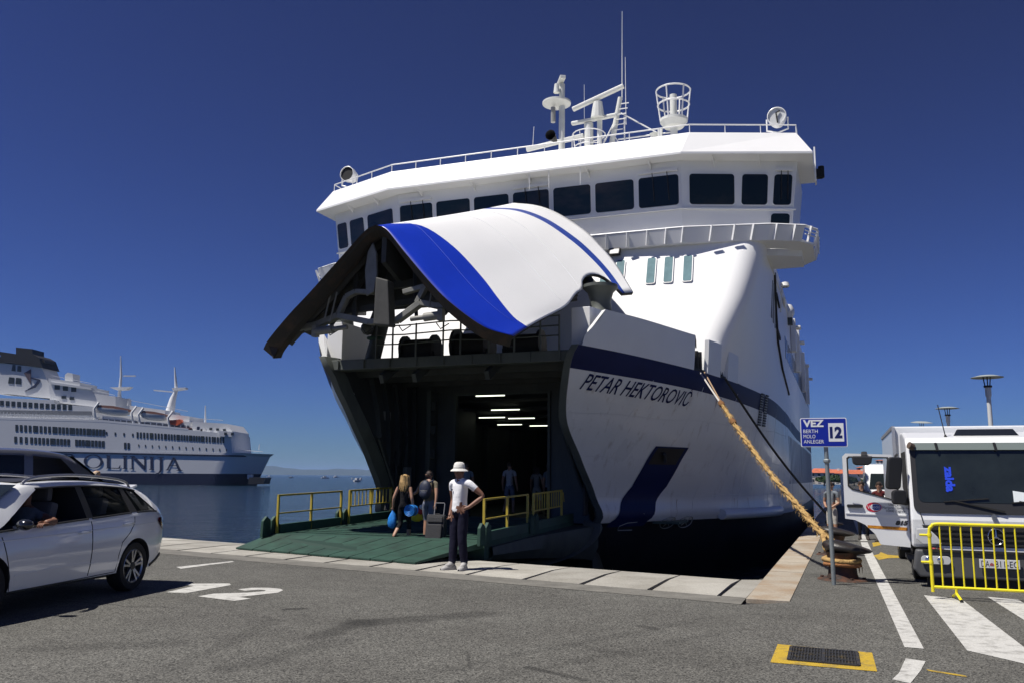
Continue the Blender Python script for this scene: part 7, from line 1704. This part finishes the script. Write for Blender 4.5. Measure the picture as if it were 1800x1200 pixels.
# lettering on the hull: roman capitals built stroke by stroke
def glyph(ch, x, y, w, h, sl):
    """polygons in a unit box for one serif letter; x, y = lower left corner in photograph units"""
    G = {'L': [[(.08, 0), (.36, 0), (.30, .05), (.30, .95), (.36, 1), (.02, 1), (.10, .95), (.10, .05), (.02, 0)], [(.10, 0), (.95, 0), (1.0, .26), (.94, .26), (.85, .06), (.28, .06)]],
         'I': [[(.0, 0), (1, 0), (1, .04), (.75, .06), (.75, .94), (1, .96), (1, 1), (0, 1), (0, .96), (.25, .94), (.25, .06), (0, .04)]],
         'N': [[(0, 0), (.28, 0), (.28, .04), (.18, .05), (.18, .95), (.10, 1), (0, 1), (0, .96), (.10, .94), (.10, .05), (0, .04)], [(.06, 1), (.26, 1), (.88, .22), (.88, .0), (.80, .0)], [(.72, 1), (1, 1), (1, .96), (.90, .94), (.90, 0), (.82, .0), (.82, .94), (.72, .96)]],
         'J': [[(.2, 1), (1, 1), (1, .96), (.80, .94), (.80, .05), (.65, -.15), (.35, -.28), (0, -.30), (.0, -.24), (.3, -.2), (.48, -.02), (.48, .94), (.2, .96)]],
         'A': [[(0, 0), (.26, 0), (.26, .04), (.17, .06), (.50, .86), (.47, 1.0), (.42, 1.0), (.08, .06), (0, .04)], [(.42, 1.0), (.55, 1.0), (.90, .06), (1, .04), (1, 0), (.64, 0), (.64, .04), (.72, .06)], [(.22, .34), (.70, .34), (.68, .40), (.24, .40)]],
         'R': [[(0, 0), (.34, 0), (.34, .04), (.26, .06), (.26, .94), (.34, 1), (0, 1), (0, .96), (.09, .94), (.09, .06), (0, .04)], [(.26, 1), (.58, 1), (.78, .88), (.80, .70), (.68, .54), (.45, .48), (.26, .48), (.26, .54), (.46, .56), (.58, .66), (.60, .80), (.50, .92), (.26, .94)], [(.42, .50), (.60, .52), (.90, .06), (1, .04), (1, 0), (.78, 0)]]}
    if ch == 'O':
        out = []
        n = 28; P = []
        for k in range(n):
            a0_, a1_ = 2 * PI * k / n, 2 * PI * (k + 1) / n
            f = lambda a, r1, r2: (.5 + r1 * math.cos(a), .5 + r2 * math.sin(a)); out.append([f(a0_, .5, .52), f(a1_, .5, .52), f(a1_, .36, .47), f(a0_, .36, .47)])
        G['O'] = out
    for poly in G[ch]:
        mb = MB(); mb.poly([L2(x + px_ * w, y + sl * px_ * w - py_ * h, -.04 + hull_in(x + px_ * w)) for px_, py_ in poly])
        o = mb.build('letter_stroke', SLN, ship2, fix=False, solid=.02)
def hull_in(px): return -.06
for ch, x, w in (('R', 112, 24), ('O', 147, 34), ('L', 185, 27), ('I', 215, 9), ('N', 228, 31), ('I', 262, 9), ('J', 274, 14), ('A', 291, 30)): glyph(ch, x, 821 + (x - 147) * .031, w, 23.0, .03)
slab('waterline_stage', [(438, 838), (466, 839), (463, 850), (436, 850)], 0, 6, SBK)
MB().box(L2(440, 837, 1.5), (1.2, 1.5, 1.2)).build('white_gear', LBW, ship2)
slab('hawse_pipe', [(430, 824), (434, 822), (431, 831), (427, 832)], 5.0, 7.4, SBK)
# ---- small white boats far out on the water
for k, (px, D_, L_) in enumerate(((481, 900, 6), (519, 800, 5), (578, 760, 7), (597, 1100, 8), (634, 420, 6.0), (640, 560, 5), (625, 640, 4))):
    X = (px - 900) / 1500 * D_; b = thing('small_boat', ('small white boat on the open water, ' + ('leftmost of the row', 'second from the left', 'third from the left', 'fourth from the left, most distant', 'largest, nearest the ferry bow', 'just right of the largest', 'dim one left of the largest')[k]), 'boat', (X, D_, WATER_Z), .3 * k, 'small boats out in the channel')
    rows = []
    for z, w in ((0, .7), (.5, 1.0), (1.0, 1.05)): rows.append([(L_ * (t - .5), w * L_ * .16 * math.sin(PI * min(.98, .12 + t * .88)) ** .6 * s_, z * L_ * .12) for s_, ts in ((1, (0, .25, .5, .75, 1)), (-1, (1, .75, .5, .25, 0))) for t in ts])
    MB().grid(rows, closed=True).build('hull', LBW, b); MB().box((-.05 * L_, 0, .20 * L_), (.35 * L_, .2 * L_, .16 * L_)).build('cabin', LBW, b, bevel=.05)
# ---- town beyond the quay: houses with red tiled roofs, trees in front
TILE = M('red_roof_tiles', (.42, .11, .05), .8, var=.25, scale=.8); CREAMW = M('cream_render', (.55, .50, .42), .8, var=.08); WHW = M('white_render', (.62, .61, .58), .8, var=.06); PINKW = M('pink_render', (.48, .30, .25), .8)
GROUNDB = 0.0
def house(label, px, D, w, h, rise, mat, nx, nz, name='town_house'):
    a = (px - 900) / FPX; p = Vector((a * D, D, 0)); r = thing(name, label, 'house', p, -math.atan(a), 'houses with red roofs behind the port')
    dp = w * .6
    MB().box((0, dp / 2, h / 2), (w, dp, h)).build('wall', mat, r)
    rf = MB(); e = .5; z0 = h - .05; P = [(-w / 2 - e, -e, z0), (w / 2 + e, -e, z0), (w / 2 + e, dp + e, z0), (-w / 2 - e, dp + e, z0)]; Q = [(-w / 2 + dp * .3, dp / 2, h + rise), (w / 2 - dp * .3, dp / 2, h + rise)]
    rf.poly([P[0], P[1], Q[1], Q[0]]); rf.poly([P[1], P[2], Q[1]]); rf.poly([P[2], P[3], Q[0], Q[1]]); rf.poly([P[3], P[0], Q[0]]); rf.poly(P[::-1]); ro = rf.build('roof', TILE, r)
    MB().box((w * .2, dp * .45, h + rise * .75), (.9, .9, rise)).build('chimney', WHW, ro)
    for i in range(nx):
        for j in range(nz):
            x = lerp(-w / 2, w / 2, (i + .5) / nx); z = lerp(0, h, (j + .62) / nz)
            f = MB().box((x, -.03, z), (w / nx * .42, .06, h / nz * .52)).build('window', M('town_glass', (.04, .045, .05), .2), r); MB().box((x, -.07, z - h / nz * .28), (w / nx * .5, .14, .12)).build('sill', WHW, f)
    return r
house('cream house with red roof seen just right of the ship stern', 1441, 320, 8.5, 4.3, 1.6, CREAMW, 4, 2); house('white house with red roof directly behind the sign post', 1462, 330, 8.2, 4.2, 1.5, WHW, 4, 2); house('pink rendered house with red roof beside the lorry door', 1481, 335, 6.0, 4.3, 1.4, PINKW, 3, 2)
house('cream house with orange roof seen through the left of the lorry door window', 1503, 320, 8.0, 4.0, 1.5, CREAMW, 3, 2); house('pale block of flats seen through the lorry door window', 1530, 400, 14, 7.5, .8, WHW, 6, 3); house('low house with red roof behind the open van door', 1558, 320, 9.0, 3.4, 1.9, WHW, 4, 2); house('tall white tower block rising behind the van roof', 1549, 560, 9.0, 14.5, .5, WHW, 4, 6)
LEAF = [M('leaf_green', (.035, .075, .018), .7, var=.3, scale=.5), M('leaf_dark', (.018, .04, .012), .7, var=.3, scale=.5)]
TRUNK = M('tree_bark', (.06, .045, .03), .9, var=.3, scale=3)
def tree(label, px, D, h, w, seed):
    rnd = random.Random(seed); a = (px - 900) / FPX; r = thing('shade_tree', label, 'tree', (a * D, D, 0), 0, 'round green trees in front of the houses')
    mb = MB(); mb.tube([(0, 0, 0), (.05, 0, h * .3), (.1, .05, h * .55)], [.22, .17, .1], 8)
    for k in range(5): t = 2 * PI * k / 5; mb.tube([(.05, 0, h * .35), (math.cos(t) * w * .2, math.sin(t) * w * .2, h * .55), (math.cos(t) * w * .36, math.sin(t) * w * .36, h * .7)], [.1, .06, .02], 6)
    mb.build('trunk', TRUNK, r, smooth=60)
    mb = MB()
    for k in range(1500):
        while True:
            x, y, z = rnd.uniform(-1, 1), rnd.uniform(-1, 1), rnd.uniform(-1, 1)
            d = x * x + y * y + z * z
            lump = .72 + .28 * math.sin(4.1 * x + seed) * math.cos(3.7 * y - z * 4)
            if d < lump * lump and d > .12: break
        p = Vector((x * w * .5, y * w * .5, h * .66 + z * h * .34)); s_ = rnd.uniform(.16, .3); R3 = Euler((rnd.uniform(0, 6), rnd.uniform(0, 6), rnd.uniform(0, 6))).to_matrix(); mb.m = 1 if rnd.random() < .4 else 0
        mb.poly([p + R3 @ Vector(q) * s_ for q in ((-1, -.5, 0), (0, -.7, .1), (1, 0, 0), (0, .7, .1), (-1, .5, 0))])
    mb.build('crown', LEAF, r, fix=False)
for k, (px, D, h, w) in enumerate(((1444, 235, 2.6, 6.0), (1461, 250, 3.2, 8.0), (1477, 240, 2.8, 7.0), (1496, 250, 2.5, 7.0))):
    tree(('round green tree nearest the ship stern, in front of the cream house', 'round green tree behind the sign post', 'round green tree between sign post and lorry door', 'round green tree behind the lower corner of the lorry door window')[k], px, D, h, w, k + 3)

# ---- sea air: one even, thin haze round everything
hz = MB(); hz.box((0, 9800, 60), (32600, 20900, 130)); HZ = bpy.data.materials.new('sea_haze'); HZ.use_nodes = True; hn = HZ.node_tree.nodes; hn.clear()
ho = hn.new('ShaderNodeOutputMaterial'); hv = hn.new('ShaderNodeVolumePrincipled'); hv.inputs['Color'].default_value = (0.42, 0.62, 1.0, 1); hv.inputs['Density'].default_value = 0.00008; hv.inputs['Anisotropy'].default_value = 0.2
HZ.node_tree.links.new(hv.outputs[0], ho.inputs['Volume'])
struct(hz.build('haze', HZ), 'stuff')
